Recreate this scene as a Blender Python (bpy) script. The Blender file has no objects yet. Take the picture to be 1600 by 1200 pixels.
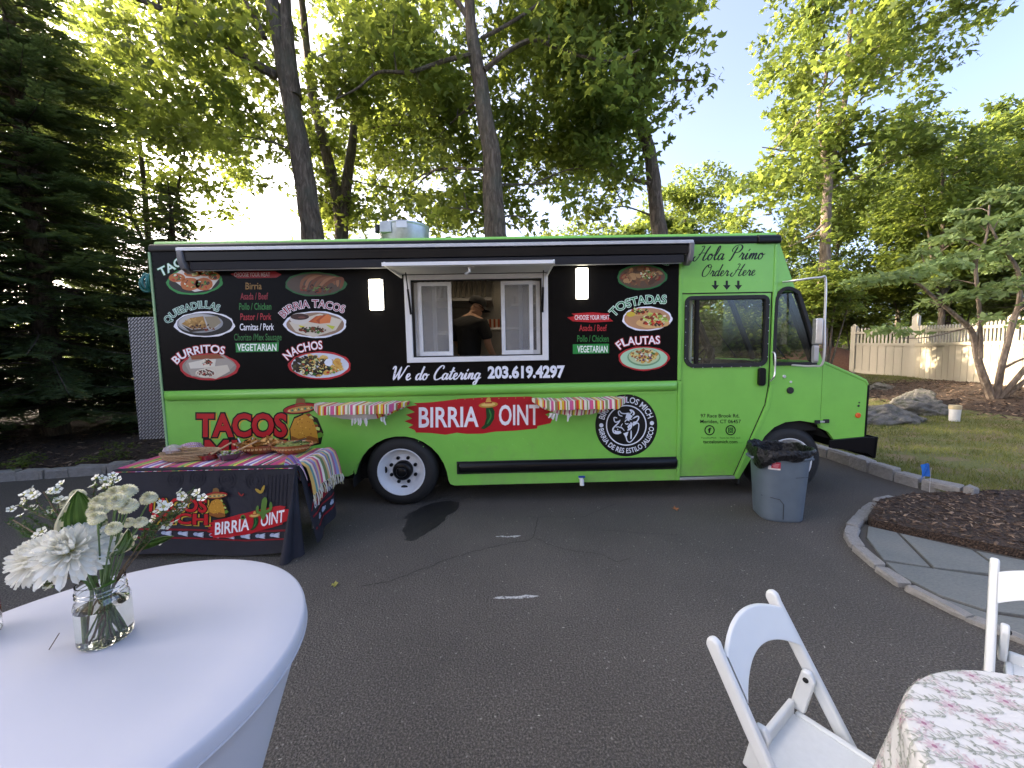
import bpy, bmesh, math, random
import numpy as np
from mathutils import Vector, Matrix, noise
from mathutils.geometry import tessellate_polygon
C = bpy.context.scene
COL = C.collection
rnd = random.Random(7)
R = math.radians

# ------------------------------------------------------------------ camera, sky, sun, exposure
PITCH, ROLL, YAW, EYE, FPX = 0.081849, 0.019141, 0.015430, 1.65, 605.0
fw = Vector((math.sin(YAW)*math.cos(PITCH), math.cos(YAW)*math.cos(PITCH), -math.sin(PITCH)))
rt0 = Vector((math.cos(YAW), -math.sin(YAW), 0)); up0 = rt0.cross(fw)
rt = rt0*math.cos(ROLL) - up0*math.sin(ROLL); up = rt0*math.sin(ROLL) + up0*math.cos(ROLL)
camd = bpy.data.cameras.new('camera'); cam = bpy.data.objects.new('camera', camd); COL.objects.link(cam)
camd.sensor_width = 36; camd.lens = 36*FPX/1600; camd.clip_start = 0.05; camd.clip_end = 600
mm = Matrix((rt, up, -fw)).transposed().to_4x4(); mm.translation = (0, 0, EYE); cam.matrix_world = mm
C.camera = cam
SUN_EL, SUN_AZ = R(22), R(-71)          # azimuth from +Y, negative to the left of the view
w = bpy.data.worlds.new('World'); C.world = w; w.use_nodes = True
nt = w.node_tree; nt.nodes.clear()
sky = nt.nodes.new('ShaderNodeTexSky'); sky.sky_type = 'NISHITA'; sky.sun_disc = False
sky.sun_elevation = SUN_EL; sky.sun_rotation = SUN_AZ; sky.air_density = 0.33; sky.dust_density = 5.0; sky.ozone_density = 0.35
bg = nt.nodes.new('ShaderNodeBackground'); bg.inputs[1].default_value = 0.15
wo = nt.nodes.new('ShaderNodeOutputWorld'); nt.links.new(sky.outputs[0], bg.inputs[0]); nt.links.new(bg.outputs[0], wo.inputs[0])
sd = bpy.data.lights.new('sun', 'SUN'); sd.energy = 2.0; sd.angle = R(0.5); sd.color = (1.0, 0.83, 0.60)
sun = bpy.data.objects.new('sun', sd); COL.objects.link(sun)
sdir = Vector((math.sin(SUN_AZ)*math.cos(SUN_EL), math.cos(SUN_AZ)*math.cos(SUN_EL), math.sin(SUN_EL)))
sun.rotation_euler = sdir.to_track_quat('Z', 'Y').to_euler()
vs = C.view_settings; vs.view_transform = 'Standard'; vs.look = 'None'; vs.gamma = 1; vs.use_curve_mapping = False
vs.exposure = 2.95
C.render.engine = 'CYCLES'; C.cycles.max_bounces = 12; C.cycles.transmission_bounces = 12; C.cycles.transparent_max_bounces = 24; C.cycles.use_denoising = True

# measuring: the world point seen at photo pixel (px, py) on the plane y = Y, or at height z
def ray(px, py): return fw + rt*((px-800)/FPX) - up*((py-600)/FPX)
def at(px, py, Y):
    d = ray(px, py); t = Y/d.y; return Vector((d.x*t, Y, EYE + d.z*t))
def on(px, py, z=0.0):
    d = ray(px, py); t = (z-EYE)/d.z; return Vector((d.x*t, d.y*t, z))
def lerp(a, b, t): return a + (b-a)*t
def sstep(a, b, x):
    t = min(1, max(0, (x-a)/(b-a))); return t*t*(3-2*t)

# ------------------------------------------------------------------ colours and materials
def hexc(h):
    h = h.lstrip('#'); o = []
    for i in (0, 2, 4):
        v = int(h[i:i+2], 16)/255; o.append(v/12.92 if v <= .04045 else ((v+.055)/1.055)**2.4)
    return (*o, 1.0)
MATS = {}
class NB:
    """tiny node-tree builder"""
    def __init__(s, name):
        s.m = bpy.data.materials.new(name); s.m.use_nodes = True; s.t = s.m.node_tree
        s.p = s.t.nodes['Principled BSDF']; s.out = s.t.nodes['Material Output']; s.co = None
    def n(s, typ, **kw):
        nd = s.t.nodes.new(typ)
        for k, v in kw.items(): setattr(nd, k, v)
        return nd
    def l(s, a, b): s.t.links.new(a, b)
    def coord(s, kind='Object', scale=(1, 1, 1)):
        if s.co is None: s.co = s.n('ShaderNodeTexCoord')
        mp = s.n('ShaderNodeMapping'); mp.inputs['Scale'].default_value = scale
        s.l(s.co.outputs[kind], mp.inputs[0]); return mp.outputs[0]
    def noise(s, scale, detail=4, rough=.55, vec=None, dist=0):
        nd = s.n('ShaderNodeTexNoise'); nd.inputs['Scale'].default_value = scale; nd.inputs['Detail'].default_value = detail
        nd.inputs['Roughness'].default_value = rough; nd.inputs['Distortion'].default_value = dist
        s.l(vec if vec is not None else s.coord(), nd.inputs['Vector']); return nd.outputs[0]
    def vor(s, scale, vec=None, feature='F1', out=0):
        nd = s.n('ShaderNodeTexVoronoi'); nd.feature = feature; nd.inputs['Scale'].default_value = scale
        s.l(vec if vec is not None else s.coord(), nd.inputs['Vector']); return nd.outputs[out]
    def ramp(s, fac, stops):
        nd = s.n('ShaderNodeValToRGB'); e = nd.color_ramp.elements
        while len(e) < len(stops): e.new(.5)
        for i, (p, c) in enumerate(stops):
            e[i].position = p; e[i].color = c if len(c) == 4 else (*c, 1)
        s.l(fac, nd.inputs[0]); return nd.outputs[0]
    def mix(s, fac, a, b, mode='MIX'):
        nd = s.n('ShaderNodeMix', data_type='RGBA', blend_type=mode)
        for sock, v in ((nd.inputs[0], fac), (nd.inputs[6], a), (nd.inputs[7], b)):
            if hasattr(v, 'is_output'): s.l(v, sock)
            else: sock.default_value = v
        return nd.outputs[2]
    def bump(s, h, strength=.3, dist=.01, prev=None):
        nd = s.n('ShaderNodeBump'); nd.inputs['Strength'].default_value = strength; nd.inputs['Distance'].default_value = dist
        s.l(h, nd.inputs['Height'])
        if prev is not None: s.l(prev, nd.inputs['Normal'])
        return nd.outputs[0]
    def base(s, v):
        if hasattr(v, 'is_output'): s.l(v, s.p.inputs['Base Color'])
        else: s.p.inputs['Base Color'].default_value = v
    def set(s, **kw):
        for k, v in kw.items(): s.p.inputs[k.replace('_', ' ')].default_value = v
    def normal(s, n): s.l(n, s.p.inputs['Normal'])

def mat(name, col, rough=.5, metal=0, var=.12, vscale=6, bump=0, bscale=60, bdist=.003, spec=.5, coat=0, scale=(1, 1, 1)):
    """general painted / plain material: colour that wanders a little, fine relief"""
    if name in MATS: return MATS[name]
    b = NB(name); col = hexc(col) if isinstance(col, str) else (*col[:3], 1)
    vec = b.coord(scale=scale)
    f = b.noise(vscale, 5, .6, vec)
    dk = tuple(c*(1-var) for c in col[:3]); lt = tuple(min(1, c*(1+var)) for c in col[:3])
    b.base(b.ramp(f, [(.3, dk), (.7, lt)]))
    b.set(Roughness=rough, Metallic=metal); b.p.inputs['Specular IOR Level'].default_value = spec
    if coat: b.set(Coat_Weight=coat, Coat_Roughness=.08)
    if bump: b.normal(b.bump(b.noise(bscale, 4, .6, vec), bump, bdist))
    MATS[name] = b.m; return b.m

def colmat(name, rough=.5, bump=0, bscale=300, bdist=.001, spec=.4, var=.0, sheen=0):
    """flat print and dyed cloth: colour comes from the mesh's own colour layer"""
    if name in MATS: return MATS[name]
    b = NB(name); a = b.n('ShaderNodeVertexColor'); a.layer_name = 'Col'
    c = a.outputs[0]
    if var:
        f = b.ramp(b.noise(9, 5), [(.3, (1-var,)*3), (.7, (1, 1, 1))]); c = b.mix(1.0, c, f, 'MULTIPLY')
    b.base(c); b.set(Roughness=rough); b.p.inputs['Specular IOR Level'].default_value = spec
    if sheen: b.set(Sheen_Weight=sheen)
    if bump: b.normal(b.bump(b.noise(bscale, 3), bump, bdist))
    MATS[name] = b.m; return b.m

def glassmat(name, tint=(.9, .94, .92), rough=.02, opac=.0, ior=1.5):
    """thin pane: clear by fresnel, no refraction"""
    b = NB(name); b.t.nodes.remove(b.p)
    tr = b.n('ShaderNodeBsdfTransparent'); tr.inputs[0].default_value = (*tint, 1)
    gl = b.n('ShaderNodeBsdfGlossy'); gl.inputs['Roughness'].default_value = rough
    fr = b.n('ShaderNodeFresnel'); gm = b.n('ShaderNodeNewGeometry'); iv = b.n('ShaderNodeMapRange'); b.l(gm.outputs['Backfacing'], iv.inputs[0]); iv.inputs[3].default_value = ior; iv.inputs[4].default_value = 1/ior; b.l(iv.outputs[0], fr.inputs[0])
    mx = b.n('ShaderNodeMixShader'); b.l(fr.outputs[0], mx.inputs[0]); b.l(tr.outputs[0], mx.inputs[1]); b.l(gl.outputs[0], mx.inputs[2])
    o = mx.outputs[0]
    if opac:
        df = b.n('ShaderNodeBsdfDiffuse'); df.inputs[0].default_value = (.45, .46, .47, 1)
        m2 = b.n('ShaderNodeMixShader'); m2.inputs[0].default_value = opac; b.l(o, m2.inputs[1]); b.l(df.outputs[0], m2.inputs[2]); o = m2.outputs[0]
    b.l(o, b.out.inputs[0]); MATS[name] = b.m; return b.m

def leafmat(name, dark, light, trans, tmix=.4, rough=.5):
    b = NB(name); g = b.n('ShaderNodeNewGeometry')
    c = b.ramp(g.outputs['Random Per Island'], [(0, dark), (.55, tuple((a+q)/2 for a, q in zip(dark, light))), (1, light)])
    f = b.ramp(b.noise(.9, 2), [(.35, (.62,)*3), (.65, (1.1,)*3)])   # clumps differ in tone
    c = b.mix(1.0, c, f, 'MULTIPLY')
    b.base(c); b.set(Roughness=rough); b.p.inputs['Specular IOR Level'].default_value = .35
    t = b.n('ShaderNodeBsdfTranslucent'); t.inputs[0].default_value = (*trans, 1)
    tc = b.mix(1.0, f, (*trans, 1), 'MULTIPLY'); b.l(tc, t.inputs[0])
    mx = b.n('ShaderNodeMixShader'); mx.inputs[0].default_value = tmix
    b.l(b.p.outputs[0], mx.inputs[1]); b.l(t.outputs[0], mx.inputs[2]); b.l(mx.outputs[0], b.out.inputs[0])
    MATS[name] = b.m; return b.m

def emit(name, col, strength):
    b = NB(name); b.base((*col, 1)); b.set(Emission_Color=(*col, 1), Emission_Strength=strength); MATS[name] = b.m; return b.m

# ------------------------------------------------------------------ mesh helpers
def props(o, label=None, cat=None, group=None, kind=None):
    if label: o['label'] = label
    if cat: o['category'] = cat
    if group: o['group'] = group
    if kind: o['kind'] = kind
    return o
def empty(name, loc=(0, 0, 0), rz=0, **k):
    o = bpy.data.objects.new(name, None); COL.objects.link(o); o.location = loc; o.rotation_euler = (0, 0, rz)
    o.empty_display_size = .1
    return props(o, **k)
def link(name, me, parent=None, **k):
    o = bpy.data.objects.new(name, me); COL.objects.link(o)
    if parent is not None: o.parent = parent
    return props(o, **k)
def place(o, loc=(0, 0, 0), rot=(0, 0, 0), s=(1, 1, 1)):
    o.location = loc; o.rotation_euler = rot; o.scale = (s, s, s) if not hasattr(s, '__len__') else s; return o
def kids(o): return [c for c in bpy.data.objects if c.parent == o]
def copy_tree(o, parent=None):
    c = o.copy(); COL.objects.link(c)
    if parent is not None: c.parent = parent
    for ch in kids(o): copy_tree(ch, c)
    return c

class MB:
    def __init__(s): s.v = []; s.f = []; s.c = []; s.mi = []
    def add(s, vs, fs, col=None, mi=0):
        b = len(s.v); s.v += [tuple(v) for v in vs]
        for i, f in enumerate(fs):
            s.f.append([b+k for k in f]); s.c.append(col[i] if isinstance(col, list) else col); s.mi.append(mi)
        return s
    def box(s, x0, x1, y0, y1, z0, z1, col=None, mi=0, M=None):
        vs = [Vector((x, y, z)) for z in (z0, z1) for y in (y0, y1) for x in (x0, x1)]
        if M is not None: vs = [M @ v for v in vs]
        return s.add(vs, [(0, 2, 3, 1), (4, 5, 7, 6), (0, 1, 5, 4), (2, 6, 7, 3), (0, 4, 6, 2), (1, 3, 7, 5)], col, mi)
    def bar(s, a, b, wx, wz, col=None, upv=(0, 0, 1)):
        """a box beam from a to b, wx wide, wz thick"""
        a, b = Vector(a), Vector(b); d = (b-a).normalized(); x = d.cross(Vector(upv))
        if x.length < 1e-4: x = Vector((1, 0, 0))
        x.normalize(); z = x.cross(d)
        vs = [p + x*sx*wx/2 + z*sz*wz/2 for p in (a, b) for sx, sz in ((-1, -1), (1, -1), (1, 1), (-1, 1))]
        return s.add(vs, [(3, 2, 1, 0), (4, 5, 6, 7), (0, 1, 5, 4), (1, 2, 6, 5), (2, 3, 7, 6), (3, 0, 4, 7)], col)
    def prism(s, poly, a, b, axis='y', holes=(), col=None, mi=0):
        """polygon (u,v) with holes pushed from a to b along axis (y: u=x v=z, x: u=y v=z, z: u=x v=y)"""
        loops = [[tuple(p) for p in poly]] + [[tuple(p) for p in h] for h in holes]
        def area(l): return sum(l[i][0]*l[(i+1) % len(l)][1]-l[(i+1) % len(l)][0]*l[i][1] for i in range(len(l)))
        loops = [l if (area(l) > 0) == (k == 0) else l[::-1] for k, l in enumerate(loops)]
        flat = [p for l in loops for p in l]; n = len(flat)
        def P(p, t): return (p[0], t, p[1]) if axis == 'y' else (t, p[0], p[1]) if axis == 'x' else (p[0], p[1], t)
        if holes: tri = [list(t) for t in tessellate_polygon([[Vector((u, v, 0)) for u, v in l] for l in loops])]
        else: tri = [list(range(n))]
        tri = [t if area([flat[i] for i in t]) > 0 else t[::-1] for t in tri]
        vs = [P(p, a) for p in flat] + [P(p, b) for p in flat]
        fs = [t for t in tri] + [[n+i for i in t[::-1]] for t in tri]
        k = 0
        for l in loops:
            m = len(l)
            for i in range(m): fs.append((k+i, n+k+i, n+k+(i+1) % m, k+(i+1) % m))
            k += m
        return s.add(vs, fs, col, mi)
    def tube(s, pts, r, n=8, col=None, cap=True, jit=0, mi=0):
        pts = [Vector(p) for p in pts]; rr = r if hasattr(r, '__len__') else [r]*len(pts)
        rings = []; x = None
        for i, p in enumerate(pts):
            d = (pts[min(i+1, len(pts)-1)]-pts[max(i-1, 0)])
            d = d.normalized() if d.length > 1e-9 else Vector((0, 0, 1))
            if x is None: x = d.orthogonal().normalized()
            else:
                x = x - d*x.dot(d); x = x.normalized() if x.length > 1e-6 else d.orthogonal().normalized()
            y = d.cross(x)
            rings.append([p + (x*math.cos(2*math.pi*k/n) + y*math.sin(2*math.pi*k/n))*rr[i]*(1+jit*noise.noise(p*2+Vector((k*3.1, 0, 0)))) for k in range(n)])
        vs = [v for rg in rings for v in rg]; fs = []
        for i in range(len(pts)-1):
            for k in range(n): fs.append((i*n+k, i*n+(k+1) % n, (i+1)*n+(k+1) % n, (i+1)*n+k))
        if cap: fs += [tuple(range(n))[::-1], tuple(range((len(pts)-1)*n, len(pts)*n))]
        return s.add(vs, fs, col, mi)
    def lathe(s, prof, n=24, c=(0, 0, 0), col=None, M=None, sx=1, sy=1, wob=None, mi=0, cap=True):
        vs = []; fs = []; m = len(prof)
        for i, (r, z) in enumerate(prof):
            for k in range(n):
                a = 2*math.pi*k/n; q = r*(1+(wob(a, i) if wob else 0))
                v = Vector((q*math.cos(a)*sx, q*math.sin(a)*sy, z))
                if M is not None: v = M @ v
                vs.append(v+Vector(c))
        for i in range(m-1):
            for k in range(n): fs.append((i*n+k, i*n+(k+1) % n, (i+1)*n+(k+1) % n, (i+1)*n+k))
        if cap and prof[0][0] > 1e-6: fs.append(tuple(range(n))[::-1])
        if cap and prof[-1][0] > 1e-6: fs.append(tuple(range((m-1)*n, m*n)))
        return s.add(vs, fs, col, mi)
    def grid(s, fn, nu, nv, col=None, mi=0):
        vs = [fn(i/nu, j/nv) for j in range(nv+1) for i in range(nu+1)]; fs = []; cs = []
        for j in range(nv):
            for i in range(nu):
                a = j*(nu+1)+i; fs.append((a, a+1, a+nu+2, a+nu+1)); cs.append(col(i/nu, j/nv) if callable(col) else col)
        return s.add(vs, fs, cs, mi)
    def mesh(s, name, smooth=False, fix=True):
        me = bpy.data.meshes.new(name); me.from_pydata(s.v, [], s.f)
        if any(c is not None for c in s.c):
            at_ = me.color_attributes.new('Col', 'FLOAT_COLOR', 'CORNER'); arr = []
            for f, c in zip(s.f, s.c):
                c = c or (.5, .5, .5, 1); arr += list(c)*len(f)
            at_.data.foreach_set('color', arr)
        if any(s.mi): me.polygons.foreach_set('material_index', s.mi)
        if fix:
            bm = bmesh.new(); bm.from_mesh(me); bmesh.ops.remove_doubles(bm, verts=bm.verts, dist=1e-5)
            bmesh.ops.recalc_face_normals(bm, faces=bm.faces); bm.to_mesh(me); bm.free()
        if smooth:
            me.polygons.foreach_set('use_smooth', [True]*len(me.polygons))
            if smooth != 'all': me.set_sharp_from_angle(angle=R(42))
        me.update(); return me
    def build(s, name, m, parent=None, smooth=False, bevel=0, fix=True, seg=2, solid=0, angle=30, **k):
        me = s.mesh(name, smooth, fix)
        for q in (m if isinstance(m, (list, tuple)) else [m]): me.materials.append(q)
        o = link(name, me, parent, **k)
        if solid:
            md = o.modifiers.new('solid', 'SOLIDIFY'); md.thickness = solid; md.offset = 0
        if bevel:
            md = o.modifiers.new('bevel', 'BEVEL'); md.width = bevel; md.segments = seg; md.limit_method = 'ANGLE'; md.angle_limit = R(angle)
            if seg > 1: me.polygons.foreach_set('use_smooth', [True]*len(me.polygons)); md.harden_normals = True
        return o

def npmesh(name, V, F, cols=None):
    """fast mesh from numpy: V (n,3), F (m,k)"""
    me = bpy.data.meshes.new(name); V = np.ascontiguousarray(V, np.float32); F = np.ascontiguousarray(F, np.int32); k = F.shape[1]
    me.vertices.add(len(V)); me.vertices.foreach_set('co', V.ravel())
    me.loops.add(F.size); me.loops.foreach_set('vertex_index', F.ravel())
    me.polygons.add(len(F)); me.polygons.foreach_set('loop_start', np.arange(0, F.size, k, dtype=np.int32))
    if cols is not None:
        a = me.color_attributes.new('Col', 'FLOAT_COLOR', 'CORNER'); a.data.foreach_set('color', np.repeat(np.asarray(cols, np.float32), k, axis=0).ravel())
    me.update(calc_edges=True); me.validate(); return me

def rrect(x0, x1, z0, z1, r, n=5, rs=None):
    """rounded rectangle outline; rs gives the four radii (bl, br, tr, tl)"""
    rs = rs or (r,)*4; o = []
    for (cx, cz, a0), q in zip(((x0, z0, 180), (x1, z0, 270), (x1, z1, 0), (x0, z1, 90)), rs):
        ox = cx+q if a0 in (180, 90) else cx-q; oz = cz+q if a0 in (180, 270) else cz-q
        for k in range(n+1):
            a = R(a0+90*k/n); o.append((ox+q*math.cos(a), oz+q*math.sin(a)))
    return o
def inset_poly(poly, d):
    """outline moved inwards by d (for frames and gaskets)"""
    n = len(poly); A = sum(poly[i][0]*poly[(i+1) % n][1]-poly[(i+1) % n][0]*poly[i][1] for i in range(n)); sg = 1 if A > 0 else -1; o = []
    for i in range(n):
        p0, p1, p2 = (Vector((*poly[(i+k) % n], 0)) for k in (-1, 0, 1))
        e1 = (p1-p0); e2 = (p2-p1)
        e1 = e1.normalized() if e1.length > 1e-7 else e2.normalized(); e2 = e2.normalized() if e2.length > 1e-7 else e1
        n1 = Vector((-e1.y, e1.x, 0))*sg; n2 = Vector((-e2.y, e2.x, 0))*sg; nn = n1+n2
        nn = nn.normalized() if nn.length > 1e-6 else n1
        q = p1 + nn*(d/max(.35, nn.dot(n1))); o.append((q.x, q.y))
    return o
def smooth_path(pts, n=8):
    """Catmull-Rom through points"""
    P = [Vector(p) for p in pts]; P = [P[0]*2-P[1]] + P + [P[-1]*2-P[-2]]; o = []
    for i in range(1, len(P)-2):
        for k in range(n):
            t = k/n; a, b, c, d = P[i-1:i+3]
            o.append(.5*((2*b)+(c-a)*t+(2*a-5*b+4*c-d)*t*t+(3*b-a-3*c+d)*t**3))
    o.append(P[-2]); return o
# ------------------------------------------------------------------ flat print: lettering, pictures, logos (drawn as coloured faces)
_TX = {}
def glyphs(s, off=0.0):
    """outline font text as a filled flat mesh: verts (n,2), faces, width, cap height"""
    if (s, off) in _TX: return _TX[(s, off)]
    cu = bpy.data.curves.new('t', 'FONT'); cu.body = s; cu.size = 1; cu.offset = off; cu.resolution_u = 3
    ob = bpy.data.objects.new('t', cu); COL.objects.link(ob); bpy.context.view_layer.update()
    me = bpy.data.meshes.new_from_object(ob.evaluated_get(bpy.context.evaluated_depsgraph_get()))
    v = [(p.co.x, p.co.y) for p in me.vertices]; f = [tuple(p.vertices) for p in me.polygons]
    bpy.data.objects.remove(ob); bpy.data.curves.remove(cu); bpy.data.meshes.remove(me)
    _TX[(s, off)] = (v, f); return v, f
def extent(s):
    v, f = glyphs(s); xs = [p[0] for p in v]; return min(xs), max(xs)
CAP = max(p[1] for p in glyphs('H')[0])
class PR(MB):
    """draws in photo-measured plane coordinates; mp(u, v, layer) -> world"""
    def __init__(s, mp): super().__init__(); s.mp = mp
    def poly(s, pts, col, L=0):
        col = hexc(col) if isinstance(col, str) else col
        t = tessellate_polygon([[Vector((p[0], p[1], 0)) for p in pts]])
        return s.add([s.mp(p[0], p[1], L) for p in pts], [tuple(q) for q in t], col)
    def ell(s, cx, cy, rx, ry, col, L=0, n=36, wob=0, seed=0, rot=0):
        q = random.Random(seed); ph = [q.uniform(0, 6.28) for _ in range(4)]; o = []
        for k in range(n):
            a = 2*math.pi*k/n; m = 1+wob*(math.sin(3*a+ph[0])*.5+math.sin(7*a+ph[1])*.5+math.sin(13*a+ph[2])*.5)
            x, y = rx*m*math.cos(a), ry*m*math.sin(a); o.append((cx+x*math.cos(rot)-y*math.sin(rot), cy+x*math.sin(rot)+y*math.cos(rot)))
        return s.poly(o, col, L)
    def ring(s, cx, cy, r0, r1, col, L=0, n=64):
        col = hexc(col); vs = [];
        for k in range(n):
            a = 2*math.pi*k/n
            for r in (r0, r1): vs.append(s.mp(cx+r*math.cos(a), cy+r*math.sin(a), L))
        return s.add(vs, [(2*k, 2*k+1, (2*k+3) % (2*n), (2*k+2) % (2*n)) for k in range(n)], col)
    def stroke(s, pts, w, col, L=0, sm=6):
        """pen stroke; w is a width or (thin, thick) for a broad nib held so that downstrokes are thick"""
        P = smooth_path([(p[0], p[1], 0) for p in pts], sm) if len(pts) > 2 and sm else [Vector((p[0], p[1], 0)) for p in pts]
        vs = []; m = len(P); s.k = getattr(s, 'k', 0)+1; L0 = L+.07*(s.k % 8)
        for i, p in enumerate(P):
            d = (P[min(i+1, m-1)]-P[max(i-1, 0)]); d = d.normalized() if d.length > 0 else Vector((1, 0, 0)); nn = Vector((-d.y, d.x, 0))
            q = lerp(w[0], w[1], abs(d.y)**1.5 if d.y > 0 else abs(d.y)**1.5*.35) if hasattr(w, '__len__') else w
            e = 1 if m < 4 else min(1, .35+min(i, m-1-i)*.35); nn = nn*q*.5*e
            L = L0+.06*i/m; vs += [s.mp(p.x+nn.x, p.y+nn.y, L), s.mp(p.x-nn.x, p.y-nn.y, L)]
        return s.add(vs, [(2*i, 2*i+1, 2*i+3, 2*i+2) for i in range(m-1)], hexc(col) if isinstance(col, str) else col)
    def text(s, t, x0, x1, ybase, h, col, L=0, off=0, slope=0, shear=0):
        """v grows downwards (photo way up); text fills x0..x1, cap height h, baseline rising by slope"""
        a, b = extent(t); sx = (x1-x0)/(b-a); v, f = glyphs(t, off); col = hexc(col)
        return s.add([s.mp(x0+(p[0]-a)*sx+shear*p[1]*h/CAP, ybase-p[1]*h/CAP+slope*(p[0]-a)*sx, L) for p in v], f, col)
    def arctext(s, t, path, h, col, L=0, off=0, smooth=14):
        """text set along a path of photo points (left to right), letters standing on it"""
        P = smooth_path([(p[0], p[1], 0) for p in path], smooth); d = [0]
        for i in range(1, len(P)): d.append(d[-1]+(P[i]-P[i-1]).length)
        a, b = extent(t); v, f = glyphs(t, off); col = hexc(col); o = []
        for p in v:
            x = (p[0]-a)/(b-a)*d[-1]; i = 0
            while i < len(P)-2 and d[i+1] < x: i += 1
            q = (x-d[i])/(d[i+1]-d[i]); base = P[i].lerp(P[i+1], q)
            j0, j1 = max(0, i-3), min(len(P)-1, i+4); T = (P[j1]-P[j0]).normalized(); N = Vector((T.y, -T.x, 0))
            z = base + N*(p[1]*h/CAP); o.append(s.mp(z.x, z.y, L))
        return s.add(o, f, col)

# cursive hand: single-stroke letters (x right, y up, x-height .45) with their advance
CUR = {
 'e': (.33, [[(0, .13), (.12, .2), (.23, .33), (.2, .46), (.1, .42), (.05, .2), (.13, .01), (.24, .04), (.35, .16)]]),
 'o': (.4, [[(.22, .44), (.1, .42), (.03, .2), (.11, .01), (.24, .06), (.29, .28), (.22, .45), (.2, .36), (.3, .33), (.42, .4)]]),
 'l': (.27, [[(0, .13), (.14, .4), (.24, .85), (.2, 1.0), (.12, .85), (.06, .3), (.1, .04), (.18, .02), (.29, .16)]]),
 'a': (.43, [[(.3, .38), (.18, .46), (.05, .3), (.05, .06), (.15, .01), (.27, .2), (.32, .45), (.29, .12), (.34, .01), (.45, .15)]]),
 'r': (.37, [[(0, .14), (.1, .35), (.13, .5), (.17, .4), (.26, .41), (.25, .25), (.24, .06), (.3, .01), (.39, .15)]]),
 'i': (.26, [[(0, .14), (.12, .46), (.09, .1), (.15, .01), (.28, .15)], [(.135, .60), (.21, .76)]]),
 'm': (.6, [[(0, .14), (.1, .45), (.07, .0)], [(.08, .1), (.2, .42), (.28, .4), (.24, 0)], [(.25, .1), (.38, .42), (.46, .4), (.43, .08), (.48, .01), (.62, .15)]]),
 'n': (.43, [[(0, .14), (.1, .45), (.07, .0)], [(.08, .1), (.2, .42), (.29, .4), (.26, .08), (.32, .01), (.45, .15)]]),
 'd': (.43, [[(.3, .38), (.18, .46), (.05, .3), (.05, .06), (.15, .01), (.27, .2), (.36, .6), (.42, 1.0), (.31, .4), (.29, .1), (.34, .01), (.45, .15)]]),
 't': (.28, [[(0, .14), (.12, .45), (.22, .9), (.12, .4), (.09, .12), (.15, .01), (.3, .15)], [(.0, .56), (.34, .63)]]),
 'g': (.43, [[(.3, .38), (.18, .46), (.05, .3), (.05, .06), (.15, .01), (.27, .2), (.32, .45), (.25, 0), (.16, -.35), (.04, -.38), (.04, -.22), (.25, -.02), (.45, .15)]]),
 'H': (.74, [[(-.06, .3), (-.16, .1), (-.04, -.06), (.1, .1), (.24, .5), (.34, .92), (.28, 1.02), (.14, .95)], [(.72, 1.02), (.6, .7), (.5, .25), (.5, .02), (.6, .0), (.74, .16)], [(.1, .38), (.3, .52), (.66, .5)]]),
 'P': (.62, [[(.36, .96), (.26, .55), (.16, .1), (.08, -.06), (.02, .02)], [(.12, .55), (.06, .72), (.2, .98), (.5, 1.06), (.66, .86), (.54, .58), (.28, .48)]]),
 'O': (.66, [[(.5, 1.0), (.26, .92), (.06, .5), (.08, .1), (.28, -.03), (.5, .2), (.6, .62), (.52, .96), (.36, .98), (.36, .8), (.5, .74), (.66, .84)]]),
 'W': (.88, [[(-.08, .8), (.02, 1.02), (.1, .9), (.1, .4), (.12, 0)], [(.12, 0), (.3, .45), (.46, 1.0)], [(.46, 1.0), (.4, .5), (.42, 0)], [(.42, 0), (.64, .5), (.82, 1.0), (.98, 1.02)]]),
 'C': (.56, [[(.52, .78), (.54, .98), (.38, 1.02), (.16, .7), (.06, .3), (.14, .02), (.32, .02), (.58, .2)]]),
 ' ': (.32, []),
}
def cursive(pr, t, x0, x1, ybase, h, col, L=0, slant=.22, nib=(.03, .085), slope=0):
    adv = sum(CUR[c][0] for c in t); k = (x1-x0)/(adv+slant*.5); x = 0
    for ch in t:
        a, st = CUR[ch]
        for q in st:
            pts = [(x0+(x+p[0]+slant*p[1])*k, ybase-p[1]*h+slope*(x+p[0])*k) for p in q]
            pr.stroke(pts, (nib[0]*h, nib[1]*h), col, L, 7)
        x += a
PRINT = colmat('print', .4, spec=.35)
# ------------------------------------------------------------------ ground, driveway, lawn, beds
def lawn_z(x, y):
    z = .05 + .36*sstep(8.5, 13.5, x)*sstep(5.5, 9.5, y) + .12*sstep(12, 17, y)*sstep(8, 12, x)
    return z + .02*noise.noise(Vector((x*.6, y*.6, 0)))
def far_z(x, y): return 1.9*sstep(22, 48, math.hypot(x*.8, max(y, 0))) + .25*sstep(20, 40, y)*noise.noise(Vector((x*.15, y*.15, 3)))
b = NB('forest_floor'); n1 = b.noise(1.3, 6); n2 = b.noise(22, 5)
c1 = b.ramp(n2, [(.3, (.018, .013, .009)), (.55, (.045, .03, .019)), (.75, (.085, .058, .036))])
b.base(b.mix(b.ramp(n1, [(.5, (0, 0, 0)), (.68, (1, 1, 1))]), c1, (.035, .05, .015, 1))); b.set(Roughness=.95); b.normal(b.bump(n2, .9, .04))
M_FLOOR = b.m
g = MB()
def gz(u, v):
    x = (u-.5)*2; y = (v-.5)*2; x = math.copysign(abs(x)**2.2, x)*150; y = math.copysign(abs(y)**2.2, y)*150
    return (x, y, far_z(x, y)*(1 if y > 0 else .3)-.05)
g.grid(gz, 70, 70).build('ground', M_FLOOR, kind='structure', smooth=True, fix=False)

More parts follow.
